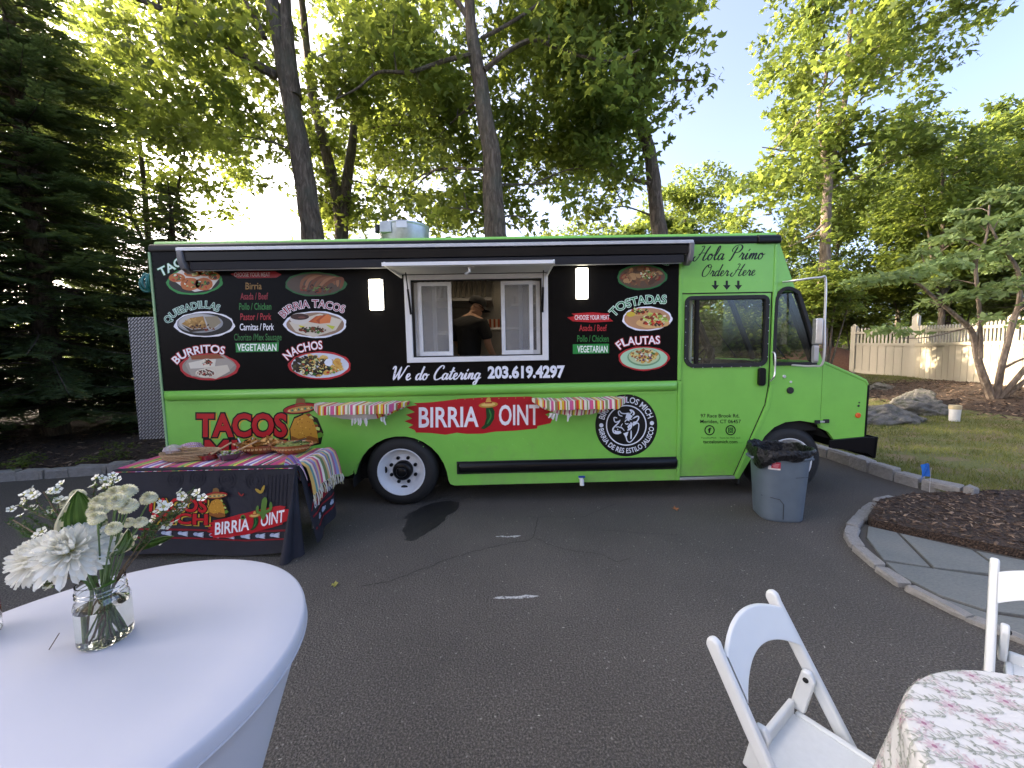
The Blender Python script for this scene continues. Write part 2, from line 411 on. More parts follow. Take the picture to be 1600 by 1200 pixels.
b = NB('asphalt'); pat = b.noise(.55, 6, .6); fine = b.noise(105, 3, .75); vo = b.vor(85); sp = b.vor(62, out=1)
c1 = b.ramp(fine, [(.32, (.028, .0255, .021)), (.5, (.074, .067, .058)), (.66, (.178, .162, .142))])
c1 = b.mix(1.0, c1, b.ramp(pat, [(.3, (.72, .71, .70)), (.7, (1.22, 1.19, 1.16))]), 'MULTIPLY')
sepr = b.n('ShaderNodeSeparateColor'); b.l(sp, sepr.inputs[0])
fl = b.ramp(sepr.outputs[0], [(.975, (0, 0, 0)), (.99, (1, 1, 1))])
dot = b.ramp(b.vor(62), [(.22, (1, 1, 1)), (.4, (0, 0, 0))]); fm = b.mix(1.0, fl, dot, 'MULTIPLY')
c1 = b.mix(fm, c1, (.24, .225, .2, 1))
# brown dust drifted along the border on the right
sx = b.n('ShaderNodeSeparateXYZ'); b.l(b.coord(), sx.inputs[0]); nz = b.n('ShaderNodeMath', operation='MULTIPLY_ADD'); b.l(pat, nz.inputs[0]); nz.inputs[1].default_value = 2.6; b.l(sx.outputs[0], nz.inputs[2])
mr = b.n('ShaderNodeMapRange'); b.l(nz.outputs[0], mr.inputs[0]); mr.inputs[1].default_value = 3.6; mr.inputs[2].default_value = 6.2; mr.inputs[4].default_value = .55
c1 = b.mix(mr.outputs[0], c1, b.ramp(fine, [(.3, (.03, .022, .015)), (.7, (.1, .078, .056))]))
b.base(c1); b.set(Roughness=.82); b.normal(b.bump(vo, .8, .007, b.bump(fine, .7, .005))); M_ASPH = b.m
drive = [(-9.1, 5.0), (-7.05, 5.32), (-5.68, 5.62), (-4.6, 6.1), (-3.6, 7.3), (4.4, 7.6), (4.72, 6.6), (4.7, 5.1), (4.66, 4.6), (4.72, 4.2), (4.8, 3.98), (4.29, 3.93), (3.8, 3.79),
         (3.29, 3.44), (2.95, 3.14), (2.79, 2.88), (2.7, 2.57), (2.69, 2.36), (2.78, 2.07), (3.0, 1.65), (3.35, 1.2), (4.2, .5), (7, -1), (9, -14), (-9.4, -14)]
MB().prism(drive, -.06, 0, 'z').build('driveway', M_ASPH, kind='structure')

b = NB('lawn'); n1 = b.noise(.9, 5); n2 = b.noise(60, 4); n3 = b.noise(2.6, 4)
gr_ = b.ramp(n2, [(.3, (.06, .078, .018)), (.6, (.13, .14, .036)), (.8, (.22, .195, .07))])
dr_ = b.ramp(n2, [(.3, (.10, .08, .04)), (.7, (.22, .17, .09))])
b.base(b.mix(b.ramp(n3, [(.46, (0, 0, 0)), (.62, (1, 1, 1))]), gr_, dr_)); b.set(Roughness=.95); b.normal(b.bump(n2, .8, .02)); M_LAWN = b.m
def lawn_in(x, y):   # inside the lawn / beds on the right of the drive
    return True
g = MB(); g.grid(lambda u, v: (lerp(4.72, 24, u**1.3), lerp(2.4, 20, v**1.3), lawn_z(lerp(4.72, 24, u**1.3), lerp(2.4, 20, v**1.3))), 60, 60)
g.build('lawn', M_LAWN, kind='structure', smooth=True, fix=False)

b = NB('mulch'); n2 = b.noise(48, 5, .65); vo = b.vor(55, b.coord(scale=(1, 2.2, 1)))
b.base(b.ramp(n2, [(.28, (.016, .010, .007)), (.5, (.055, .034, .022)), (.7, (.115, .074, .048)), (.85, (.2, .135, .085))])); b.set(Roughness=.95); b.normal(b.bump(vo, 1, .02, b.bump(n2, .8, .015))); M_MULCH = b.m
bed = [(4.84, 3.96), (4.3, 3.94), (3.81, 3.8), (3.35, 3.44), (3.3, 3.36), (3.42, 3.22), (3.93, 2.75), (4.6, 2.16), (7.5, -.3), (9, 2), (8.2, 3.4), (6.2, 3.95)]
MB().prism(bed, -.05, .075, 'z').build('mulch_bed', M_MULCH, kind='structure')
g = MB(); g.grid(lambda u, v: (lerp(9.6, 17, u), lerp(6.6, 13.4, v), lawn_z(lerp(9.6, 17, u), lerp(6.6, 13.4, v)) + .05*math.sin(math.pi*u)*math.sin(math.pi*v)+.012 - .08*(1-min(1, 6*min(u, v, 1-u, 1-v)))), 24, 24)
g.build('tree_bed', M_MULCH, kind='structure', smooth=True)
M_RED = mat('red_mulch', (.19, .085, .045), .95, var=.5, vscale=26, bump=1, bscale=30, bdist=.03)
g = MB(); g.grid(lambda u, v: (lerp(10.5, 19, u), lerp(15.5, 23, v), .0+1.75*math.sin(math.pi*u)**.8*math.sin(math.pi*v)**.7 + .1*noise.noise(Vector((u*9, v*9, 1)))), 30, 24)
g.build('bark_mound', M_RED, kind='structure', smooth=True)
def bed_y(x): return max(5.02, 5.36+.27*(x+7.05))
g = MB(); g.grid(lambda u, v: (lerp(-14, -3.4, u), lerp(bed_y(lerp(-14, -3.4, u)), 13, v), .04+.12*v+.03*noise.noise(Vector((u*14, v*12, 5)))), 40, 30)
g.build('spruce_bed', M_MULCH, kind='structure', smooth=True)

# bark chips lying on the two beds, grass on the lawn: nobody could count them
def chips(name, pts, m, smin, smax, seed):
    q = np.random.default_rng(seed); P = np.array(pts, float); n = len(P); L = q.uniform(smin, smax, n)[:, None]; W = L*q.uniform(.18, .4, n)[:, None]
    a = q.uniform(0, 6.28, n); d = np.c_[np.cos(a), np.sin(a), q.normal(0, .25, n)]; e = np.c_[-np.sin(a), np.cos(a), q.normal(0, .3, n)]; t = np.array([0, 0, 1.])*L*.12
    V = np.stack([P-d*L-e*W, P+d*L-e*W, P+d*L*.8+e*W, P-d*L*.8+e*W, P-d*L-e*W+t, P+d*L-e*W+t, P+d*L*.8+e*W+t, P-d*L*.8+e*W+t], 1).reshape(-1, 3)
    f = np.array([[4, 5, 6, 7], [0, 1, 5, 4], [1, 2, 6, 5], [2, 3, 7, 6], [3, 0, 4, 7]]); F = (np.arange(n)[:, None, None]*8+f).reshape(-1, 4)
    me = npmesh(name, V, F); me.materials.append(m); return link(name, me, kind='stuff')
b = NB('chip'); gm = b.n('ShaderNodeNewGeometry'); b.base(b.ramp(gm.outputs['Random Per Island'], [(0, (.02, .012, .009)), (.5, (.075, .046, .03)), (.85, (.15, .098, .062)), (1, (.3, .21, .14))])); b.set(Roughness=.9); M_CHIP = b.m
def inside(poly, x, y):
    r = False; n = len(poly); j = n-1
    for i in range(n):
        if (poly[i][1] > y) != (poly[j][1] > y) and x < (poly[j][0]-poly[i][0])*(y-poly[i][1])/(poly[j][1]-poly[i][1])+poly[i][0]: r = not r
        j = i
    return r
pp = []
while len(pp) < 9000:
    x, y = rnd.uniform(3.3, 7.5), rnd.uniform(0, 4)
    if inside(bed, x, y): pp.append((x, y, .08))
chips('bark_chips', pp, M_CHIP, .008, .028, 3)
pp = []
for _ in range(5000):
    u, v = rnd.uniform(.06, .94), rnd.uniform(.06, .94); x, y = lerp(9.6, 17, u), lerp(6.6, 13.4, v); pp.append((x, y, lawn_z(x, y)+.05*math.sin(math.pi*u)*math.sin(math.pi*v)+.018))
chips('bark_chips', pp, M_CHIP, .02, .05, 4)
pp = []
for _ in range(4500):
    u, v = rnd.random(), rnd.random()**2*.5; x = lerp(-14, -3.4, u); pp.append((x, lerp(bed_y(x), 13, v)+.05, .06+.12*v))
chips('bark_chips', pp, M_CHIP, .015, .05, 5)
def grass(name, n, seed, x0, x1, y0, y1, hmin, hmax, test, m):
    q = np.random.default_rng(seed); P = []
    r_ = random.Random(seed)
    while len(P) < n:
        x = x0+(x1-x0)*r_.random()**1.5; y = y0+(y1-y0)*r_.random()**1.25
        if test(x, y, r_): P.append((x, y, lawn_z(x, y)))
    P = np.array(P); h = q.uniform(hmin, hmax, n)[:, None]; a = q.uniform(0, 6.28, n); w_ = (h*.09); d = np.c_[np.cos(a), np.sin(a), np.zeros(n)]
    ln = np.c_[q.normal(0, .45, n), q.normal(0, .45, n), np.ones(n)]*h
    V = np.stack([P-d*w_, P+d*w_, P+ln], 1).reshape(-1, 3); F = np.arange(n*3).reshape(-1, 3)
    me = npmesh(name, V, F); me.materials.append(m); return link(name, me, kind='stuff')
M_GRASS = leafmat('grass', (.085, .105, .02), (.26, .24, .08), (.28, .33, .06), .35, .6)
def lawn_test(x, y, r_):
    if inside(bed, x, y) or x < 4.82 or y < 3.98-.03*(x-4.8): return False
    if x > 10.0 and 7.0 < y < 13: return False
    dry = noise.noise(Vector((x*.9, y*1.6, 2)))
    return r_.random() < (.95 if y > 6.6 else .62 - .9*max(0, dry))
grass('grass', 90000, 11, 4.8, 16, 3.9, 15, .02, .065, lawn_test, M_GRASS)

# ------------------------------------------------------------------ granite borders: each block a part
b = NB('granite'); n1 = b.noise(7, 5); n2 = b.noise(95, 4, .7)
b.base(b.mix(.6, b.ramp(n1, [(.3, (.17, .16, .145)), (.7, (.36, .345, .315))]), b.ramp(n2, [(.3, (.11, .105, .1)), (.6, (.33, .32, .30)), (.8, (.48, .47, .44))]))); b.set(Roughness=.85); b.normal(b.bump(n2, .5, .008, b.bump(n1, .6, .03))); M_GRAN = b.m
def blockmesh(seed, n=3, amp=.1):
    q = random.Random(seed); m = MB(); bm = bmesh.new(); bmesh.ops.create_cube(bm, size=1); bmesh.ops.bevel(bm, geom=bm.edges[:], offset=.1, segments=1, affect='EDGES')
    for v in bm.verts: v.co += Vector((q.uniform(-1, 1), q.uniform(-1, 1), q.uniform(-1, 1)))*amp*.5
    me = bpy.data.meshes.new('stone'); bm.to_mesh(me); bm.free(); me.materials.append(M_GRAN); return me
BLK = [blockmesh(i) for i in range(5)]
def kerb(name, path, L, wid, hgt, z, parent=None, gap=.015, seed=1, smooth=5):
    q = random.Random(seed); root = empty(name, path[0], kind='structure') if parent is None else parent
    P = smooth_path([(p[0], p[1], 0) for p in path], smooth); d = [0]
    for i in range(1, len(P)): d.append(d[-1]+(P[i]-P[i-1]).length)
    def pt(s):
        i = 0
        while i < len(P)-2 and d[i+1] < s: i += 1
        return P[i].lerp(P[i+1], (s-d[i])/(d[i+1]-d[i]))
    s = 0
    while s < d[-1]-.08:
        l = min(L*q.uniform(.78, 1.25), d[-1]-s); a, c = pt(s), pt(s+l); o = link('stone', BLK[q.randrange(5)], root)
        mid = (a+c)/2; o.matrix_parent_inverse = root.matrix_world.inverted() if False else Matrix.Translation(-Vector(path[0]).to_3d() if len(path[0]) == 2 else -Vector(path[0]))
        place(o, (mid.x, mid.y, z+hgt/2+q.uniform(-.012, .012)), (q.uniform(-.05, .05), q.uniform(-.04, .04), math.atan2(c.y-a.y, c.x-a.x)+q.uniform(-.04, .04)), ((a-c).length-gap, wid*q.uniform(.9, 1.1), hgt*q.uniform(.95, 1.12)))
        s += l
    return root
kerb('stone_kerb', [(-8.9, 5.08, 0), (-7.05, 5.4, 0), (-5.68, 5.7, 0), (-4.7, 6.15, 0), (-3.9, 7.2, 0)], .36, .17, .2, -.07, seed=4)
kerb('stone_kerb', [(4.78, 6.5, 0), (4.76, 5.2, 0), (4.74, 4.62, 0), (4.78, 4.2, 0), (4.9, 3.86, 0)], .32, .15, .2, -.06, seed=6)
kerb('stone_edging', [(4.86, 3.96, 0), (4.29, 3.97, 0), (3.8, 3.83, 0), (3.29, 3.48, 0), (2.95, 3.18, 0), (2.79, 2.9, 0), (2.7, 2.58, 0), (2.69, 2.36, 0), (2.78, 2.07, 0), (3.02, 1.65, 0), (3.4, 1.15, 0), (4.2, .5, 0)], .27, .095, .12, -.085, seed=9)
# bluestone flags of the walk
b = NB('bluestone'); n1 = b.noise(2.2, 5, .6, None, .6); n2 = b.noise(40, 5, .65, b.coord(scale=(1, 2.5, 1)))
b.base(b.mix(.5, b.ramp(n1, [(.3, (.105, .12, .118)), (.55, (.15, .16, .15)), (.75, (.185, .18, .155))]), b.ramp(n2, [(.3, (.09, .1, .1)), (.7, (.21, .215, .2))]))); b.set(Roughness=.75); b.normal(b.bump(n2, .35, .006)); M_BLUE = b.m
pathr = empty('path', (3.5, 2.4, 0), kind='structure')
def fl(*q): return [on(1240+u*.3, 640+v*.3, .02).to_2d() for u, v in q]
flags = [fl((385, 606), (540, 640), (718, 822), (464, 783), (376, 665)), fl((546, 641), (932, 730), (1048, 812), (1040, 858), (728, 822)), fl((942, 732), (1240, 792), (1290, 905), (1050, 862), (1055, 812)),
         fl((472, 790), (1034, 868), (1010, 1046), (760, 966), (545, 858)), fl((1040, 868), (1300, 912), (1350, 1090), (1020, 1046)), fl((765, 974), (1010, 1054), (1300, 1100), (1330, 1200), (1060, 1150), (905, 1078))]
flags += [[(3.22, 2.11), (4.19, 1.24), (4.6, 2.11), (3.9, 2.69), (3.6, 2.43)], [(2.79, 2.02), (3.1, 1.71), (4.15, 1.27), (3.2, 2.09), (2.96, 1.94)], [(4.62, 2.12), (7.4, -.3), (6.4, -.9), (4.2, 1.2)], [(3.1, 1.7), (4.15, 1.25), (6.3, -.95), (5.5, -1.5), (3.5, 1.15)]]
for f in flags:
    me = MB().prism(inset_poly([tuple(p) for p in f], .006), -.03, .02+rnd.uniform(-.002, .003), 'z')
    o = me.build('flagstone', M_BLUE, pathr, bevel=.005); o.location = -Vector((3.5, 2.4, 0))
MB().prism([(2.76, 2.9), (2.95, 3.15), (3.28, 3.4), (3.42, 3.22), (4.6, 2.14), (7.4, -.35), (5.5, -1.6), (3.4, 1.25), (3.05, 1.75), (2.82, 2.1), (2.74, 2.4)], -.04, .006, 'z').build('walk_bed', mat('joint_sand', (.06, .055, .048), .95, bump=.5), kind='structure')

# marks on the drive
def mark(name, pts, z, m, **k):
    mb = MB(); mb.prism(pts, z-.002, z, 'z'); return mb.build(name, m, **k)
st = [on(x, y).to_2d() for x, y in ((630, 830), (636, 815), (633, 808), (645, 800), (668, 789), (690, 784), (706, 783), (718, 786), (714, 798), (700, 806), (688, 820), (668, 832), (650, 843), (637, 845))]
st = [p.to_2d() for p in smooth_path([(*p, 0) for p in st + [st[0]]], 5)[:-1]]
st = [(p[0]+.03*noise.noise(Vector((p[0]*38, p[1]*38, 0))), p[1]+.035*noise.noise(Vector((p[0]*30, p[1]*30, 9)))) for p in st]
b = NB('wet_asphalt'); f_ = b.noise(150, 3, .7); b.base(b.ramp(f_, [(.32, (.006, .006, .006)), (.55, (.014, .0135, .013)), (.72, (.05, .047, .044))])); b.set(Roughness=.55); b.normal(b.bump(b.vor(115), .5, .006)); M_WET = b.m
mark('water_stain', st, .003, M_WET, kind='structure')
b = NB('worn_paint'); b.base(b.ramp(b.noise(60, 4), [(.38, (.12, .12, .115)), (.55, (.52, .52, .50))])); b.set(Roughness=.8); M_PNT = b.m
def daub(px):
    q = random.Random(px[0]); a, c = on(*px[:2]).to_2d(), on(*px[2:4]).to_2d(); mb = MB(); d = (c-a); nn = Vector((-d.y, d.x)).normalized()
    for k in range(px[4]):
        t = q.random(); p = a+d*t+nn*q.gauss(0, .006); L = q.uniform(.02, .07); w_ = q.uniform(.002, .007); e = d.normalized()*L*.5
        mb.prism([tuple(p-e), tuple(p-nn*w_), tuple(p+e), tuple(p+nn*w_*q.uniform(.3, 1))], .001, .003+k*2e-5, 'z')
    return mb.build('paint_mark', M_PNT, kind='structure')
daub((779, 838.5, 809, 838, 26)); daub((775, 934.5, 838, 932, 70))
M_CRK = mat('crack_dark', (.008, .008, .008), .95)  # near-black tone of the crack lines
def crack(pts, w0):
    mb = MB(); P = smooth_path([(*on(x, y).to_2d(), 0) for x, y in pts], 10)
    P = [p+Vector((.02*noise.noise(p*14), .02*noise.noise(p*14+Vector((5, 0, 0))), 0)) for p in P]; vs = []
    for i, p in enumerate(P):
        d = (P[min(i+1, len(P)-1)]-P[max(0, i-1)]).normalized(); nn = Vector((-d.y, d.x, 0))*w0*(.5+.5*abs(noise.noise(p*9)))
        vs += [p+nn+Vector((0, 0, .0025)), p-nn+Vector((0, 0, .0025))]
    mb.add(vs, [(2*i, 2*i+1, 2*i+3, 2*i+2) for i in range(len(P)-1)]); mb.build('crack', M_CRK, kind='structure', fix=False)
crack([(565, 915), (620, 905), (690, 878), (740, 862), (790, 850), (830, 842), (838, 822), (840, 810)], .0035)
crack([(820, 808), (870, 808), (905, 808), (930, 800), (960, 788)], .003); crack([(838, 842), (880, 858), (935, 866), (965, 878), (985, 872)], .003); crack([(940, 828), (1000, 833), (1060, 836)], .0025)

# grit and crumbs lying on the asphalt
pp = []
while len(pp) < 420:
    x, y = rnd.uniform(-3, 4.4), rnd.uniform(.6, 4.0)
    if inside(drive, x, y) and not (-1.4 < x < -.3 and y < 1.2): pp.append((x, y, .002))
b = NB('grit'); gm = b.n('ShaderNodeNewGeometry'); b.base(b.ramp(gm.outputs['Random Per Island'], [(0, (.05, .045, .04)), (.4, (.25, .22, .18)), (.8, (.45, .42, .36)), (1, (.16, .09, .05))])); M_GRIT = b.m
chips('grit', pp, M_GRIT, .0025, .008, 8)
# ------------------------------------------------------------------ the food truck
YS, YF = 4.10, 6.25                     # near side and far side
def S(px, py, Y=YS):
    p = at(px, py, Y); return (p.x, p.z)
GREEN = mat('green_paint', (.19, .51, .07), .36, var=.06, vscale=3, spec=.5, coat=.25, bump=.16, bscale=3.2, bdist=.02)
# road dust sprayed low on the green paint: patches that thin out upwards
src = GREEN.node_tree.nodes['Principled BSDF']; t_ = GREEN.node_tree; road_dust = t_.nodes.new('ShaderNodeTexNoise'); road_dust.inputs['Scale'].default_value = 5; road_dust.inputs['Detail'].default_value = 7; road_dust.inputs['Roughness'].default_value = .7
gm_ = t_.nodes.new('ShaderNodeNewGeometry'); sp_ = t_.nodes.new('ShaderNodeSeparateXYZ'); t_.links.new(gm_.outputs['Position'], sp_.inputs[0]); t_.links.new(gm_.outputs['Position'], road_dust.inputs['Vector'])
mr_ = t_.nodes.new('ShaderNodeMapRange'); t_.links.new(sp_.outputs[2], mr_.inputs[0]); mr_.inputs[1].default_value = .95; mr_.inputs[2].default_value = .2; mr_.inputs[3].default_value = -.12; mr_.inputs[4].default_value = .22
ad_ = t_.nodes.new('ShaderNodeMath'); ad_.operation = 'ADD'; t_.links.new(mr_.outputs[0], ad_.inputs[0]); t_.links.new(road_dust.outputs[0], ad_.inputs[1])
m2_ = t_.nodes.new('ShaderNodeMapRange'); t_.links.new(ad_.outputs[0], m2_.inputs[0]); m2_.inputs[1].default_value = .55; m2_.inputs[2].default_value = .95; m2_.inputs[4].default_value = .5
old_ = src.inputs['Base Color'].links[0].from_socket; mx_ = t_.nodes.new('ShaderNodeMix'); mx_.data_type = 'RGBA'; t_.links.new(m2_.outputs[0], mx_.inputs[0]); t_.links.new(old_, mx_.inputs[6]); mx_.inputs[7].default_value = (.2, .19, .12, 1); t_.links.new(mx_.outputs[2], src.inputs['Base Color'])
BLACKV = mat('black_vinyl', (.004, .004, .0045), .24, var=.1, spec=.07, bump=.10, bscale=2.6, bdist=.02)
BLACKP = mat('black_paint', (.005, .005, .006), .28, var=.1, spec=.2, coat=.04)
RUBBER = mat('black_rubber', (.012, .012, .012), .7, var=.2, bump=.15, bscale=90)
DARK = mat('dark_underside', (.008, .008, .008), .9, var=.3)
STEEL = mat('stainless', (.5, .49, .47), .32, 1, var=.08, vscale=3, scale=(1, 1, 8))
ALU = mat('aluminium', (.62, .63, .64), .35, .75, var=.06)
WHITEM = mat('white_metal', (.74, .75, .76), .38, var=.03)
PLASG = mat('grey_plastic', (.33, .34, .36), .45, var=.05)
GALV = mat('galvanised', (.45, .47, .48), .42, .7, var=.15, vscale=14)
GLASS = glassmat('window_glass', (.8, .86, .83)); PANE = glassmat('sliding_pane_glass', (.72, .74, .75), .08, .3)
truck = empty('food_truck', (0, 0, 0), label='bright green food truck with black menu panel and open serving window', cat='truck')
T = truck
# black upper side with the serving opening
WX0, WX1, WZ0, WZ1 = -.985, .412, 1.592, 2.425
MB().prism([(-3.59, 1.315), (1.83, 1.315), (1.83, 2.74), (-3.59, 2.74)], YS, YS+.04, holes=[[(WX0, WZ0), (WX1, WZ0), (WX1, WZ1), (WX0, WZ1)]]).build('menu_panel', BLACKV, T)
arcR = [(-1.15+.505*math.cos(R(a)), .262+.517*math.sin(R(a))) for a in range(0, 181, 12)]
low = [(-3.59, 1.313), (-3.59, .40), (-3.55, .36), (-1.72, .354), (-1.672, .375), (-1.655, .42)] + arcR[::-1][1:-1] + [(-.645, .29), (-.625, .24), (-.58, .224), (1.868, .224), (1.868, 1.313)]
MB().prism(low, YS, YS+.04).build('lower_panel', GREEN, T)
# rear corner strip, post before the door, joint strips
MB().box(-3.612, -3.59, YS-.012, YS+.06, .40, 2.735).build('corner_strip', mat('pale_green_trim', (.25, .42, .2), .4), T, bevel=.004)
MB().box(1.832, 1.868, YS-.008, YS+.03, 1.318, 2.735).build('post', GREEN, T, bevel=.004)
MB().box(1.835, 1.872, YS-.012, YS-.001, .226, 1.3).build('joint_strip', GREEN, T, bevel=.003)
# half-round moulding and black rub rail
def rail(name, x0, x1, z0, z1, dep, m):
    h = (z1-z0)/2; zc = (z0+z1)/2; pr = [(math.sin(math.pi*k/10)*dep, zc-h*math.cos(math.pi*k/10)) for k in range(11)]; mb = MB(); xs = [x0, x0+.012, x0+.035, x1-.035, x1-.012, x1]; sc = [.1, .7, 1, 1, .7, .1]
    vs = [(x, YS-max(.001, d*q), zc+(z-zc)*(.75+.25*q)) for x, q in zip(xs, sc) for d, z in pr]; fs = [(i*11+k, i*11+k+1, (i+1)*11+k+1, (i+1)*11+k) for i in range(5) for k in range(10)]
    return mb.add(vs, fs).build(name, m, T, smooth=True)
rail('side_moulding', -3.575, 1.83, 1.207, 1.314, .045, GREEN)
rail('rub_rail', -.54, 1.848, .357, .478, .04, BLACKP)
MB().box(-.55, 1.852, YS-.004, YS-.0005, .348, .487).build('rail_backing', RUBBER, T)
MB().box(-3.57, 1.83, YS-.006, YS-.0005, 1.178, 1.196).build('seam_strip', GREEN, T)
# roof edge (black quarter round), roof
cap = [(0, 0), (-.012, .0), (-.018, .03), (-.012, .06), (.008, .08), (.03, .085), (.03, 0)]
capn = MB().prism([(YS+q[0], 2.735+q[1]) for q in cap], -3.60, 2.66, 'x').build('roof_edge', BLACKP, T, bevel=.004, angle=60)
MB().prism([(YS-.014+q[0]*1.25, 2.728+q[1]*1.12) for q in cap], 2.645, 2.885, 'x').build('roof_corner_cap', BLACKP, T, bevel=.01)
rf = [(YS+.031, 2.80), (YS+.032, 2.83), (YS+.05, 2.852), (YS+.25, 2.868), (YS+1.07, 2.885), (YF-.25, 2.858), (YF-.03, 2.836), (YF-.03, 2.80)]
MB().prism(rf, -3.58, 2.87, 'x').build('roof', GREEN, T)
MB().prism([(2.885, 2.70), (2.885, 2.815), (2.84, 2.84), (2.84, 2.70)], YS+.045, YF-.045).build('roof_front_cap', BLACKP, T, bevel=.012)
# rear wall, far wall, floor, bulkhead
MB().box(-3.59, -3.55, YS+.041, YF-.041, .36, 2.80).build('rear_wall', GREEN, T)
MB().box(-3.59, 1.83, YF-.04, YF, .4, 2.80).build('far_wall', GREEN, T)
MB().box(-3.55, 2.9, YS+.78, YF-.041, .66, .72).build('truck_floor', mat('diamond_floor', (.12, .12, .12), .5, .4), T)
MB().box(-3.5, 1.80, YS+.3, YF-.3, .42, .655).box(1.8, 3.7, YS+.45, YF-.45, .45, .655).build('chassis', DARK, T)
MB().box(-3.3, 1.6, YS+.25, YS+.33, .25, .42).box(-3.2, -2.2, YS+.2, YS+.8, .22, .42).tube([(-3.4, 4.9, .3), (1.5, 4.9, .3)], .05, 8).box(-.4, .7, YS+.15, YS+.5, .2, .41).build('frame_rail', DARK, T)
INT = mat('interior_panel', (.22, .21, .19), .35, .6, var=.1, vscale=2.5)
MB().box(-3.54, 1.78, YF-.06, YF-.043, .72, 2.79).build('interior_wall', INT, T)
MB().box(-3.54, 1.78, YS+.05, YF-.06, 2.76, 2.79).build('interior_ceiling', INT, T)
bk = MB(); bk.prism([(YS+.045, .72), (YF-.045, .72), (YF-.045, 2.78), (YS+.045, 2.78)], 1.785, 1.825, 'x', holes=[[(4.8, .75), (5.5, .75), (5.5, 2.5), (4.8, 2.5)]]); bk.build('bulkhead', PLASG, T)
# ---- cab side
upc = [(1.87, 2.235), (1.87, 2.732), (2.884, 2.731), (3.078, 2.235)]
MB().prism(upc, YS, YS+.035).build('cab_header', GREEN, T)
arcF = [(3.549, .633), (3.46, .757), (3.36, .82), (3.18, .851), (3.02, .838), (2.90, .785), (2.80, .69), (2.72, .55), (2.60, .35), (2.53, .223)]
tri = [(2.905, 1.475), (3.27, 1.472), (3.30, 1.50), (3.302, 1.64), (3.12, 2.16), (3.08, 2.225), (3.0, 2.262), (2.93, 2.245), (2.888, 2.18), (2.875, 2.07), (2.872, 1.53)]
trs = [p.to_2d() for p in smooth_path([(*q, 0) for q in tri+[tri[0]]], 3)[:-1]]
trs = [tuple(p) for p in trs]
cowl = [(2.835, 2.232), (3.0785, 2.232), (3.40, 1.49), (3.40, .785)] + arcF[1:] + [(2.485, .223), (2.478, .262), (2.797, 1.03), (2.832, 1.25)]
MB().prism(cowl, YS, YS+.035, holes=[trs]).build('cowl_panel', GREEN, T)
MB().prism(inset_poly(trs, -.022), YS-.012, YS+.05, holes=[inset_poly(trs, .012)]).build('window_gasket', RUBBER, T)
q_ = MB().prism(inset_poly(trs, .004), YS+.015, YS+.02).build('cowl_window', GLASS, T)
# folded edge strips with rivets beside the door
MB().box(2.834, 2.872, YS-.008, YS-.0005, 1.26, 2.72).build('door_post_strip', GREEN, T, bevel=.003)
MB().prism([(2.484, .23), (2.52, .23), (2.842, 1.02), (2.872, 1.25), (2.836, 1.255), (2.80, 1.03)], YS-.008, YS-.0005).build('sill_strip', GREEN, T, bevel=.003)
# nose
nose = [(3.405, .765), (3.405, 1.487), (3.79, 1.318), (3.87, 1.278), (3.902, 1.235), (3.896, .66), (3.56, .636), (3.50, .72)]
MB().prism(nose, YS, YS+.035).build('nose_panel', GREEN, T)
MB().prism([(3.4, 1.47), (3.4, 1.50), (3.80, 1.325), (3.885, 1.282), (3.915, 1.23), (3.89, 1.225), (3.87, 1.262), (3.79, 1.298)], YS-.006, YF+.006).build('hood', GREEN, T, bevel=.006)
MB().prism([(3.903, 1.22), (3.922, 1.22), (3.915, .655), (3.897, .655)], YS-.004, YF+.004).build('grille', BLACKP, T)
MB().prism([(3.41, .7), (3.89, .7), (3.89, 1.24), (3.41, 1.42)], YS+.3, YF-.3).build('engine_bay', DARK, T)
for pl_ in (nose, [(1.87, .4), (1.87, 1.45), (3.40, 1.45), (3.40, .8), (2.5, .4)], upc): MB().prism(pl_, YF-.035, YF).build('far_cab_side', GREEN, T)
bm_ = MB(); bm_.prism([(YS-.02, .44), (YS+.03, .44), (YS+.03, .655), (YS-.02, .655)], 3.52, 3.93, 'x')
# steel bumper, one bent plate: side wing and front
bp = MB(); bp.prism([(3.50, .63), (3.93, .66), (4.02, .645), (4.005, .43), (3.94, .475), (3.50, .55)], YS-.02, YS-.005)
bp.prism([(3.99, .42), (4.02, .42), (4.035, .655), (4.0, .66)], YS-.02, YF+.02); bp.build('bumper', BLACKP, T, bevel=.004)
for k, (x, z) in enumerate([(3.62, .585), (3.70, .6), (3.78, .61), (3.66, .61), (3.74, .575), (3.80, .59)]): pass
for (cx, cz, rx, rz) in ((-1.15, .262, .53, .54), (3.06, .34, .58, .52)):
    pr_ = [(cx+rx*math.cos(R(a)), cz+rz*math.sin(R(a))) for a in (range(-5, 186, 10) if cx < 0 else range(35, 176, 10))]; mb = MB()
    vs = [(x, y, z) for x, z in pr_ for y in (YS+.03, YS+.75)]; mb.add(vs, [(2*i, 2*i+1, 2*i+3, 2*i+2) for i in range(len(pr_)-1)])
    mb.add([(x, YS+.75, z) for x, z in pr_], [tuple(range(len(pr_)))]); mb.build('wheel_well', DARK, T)
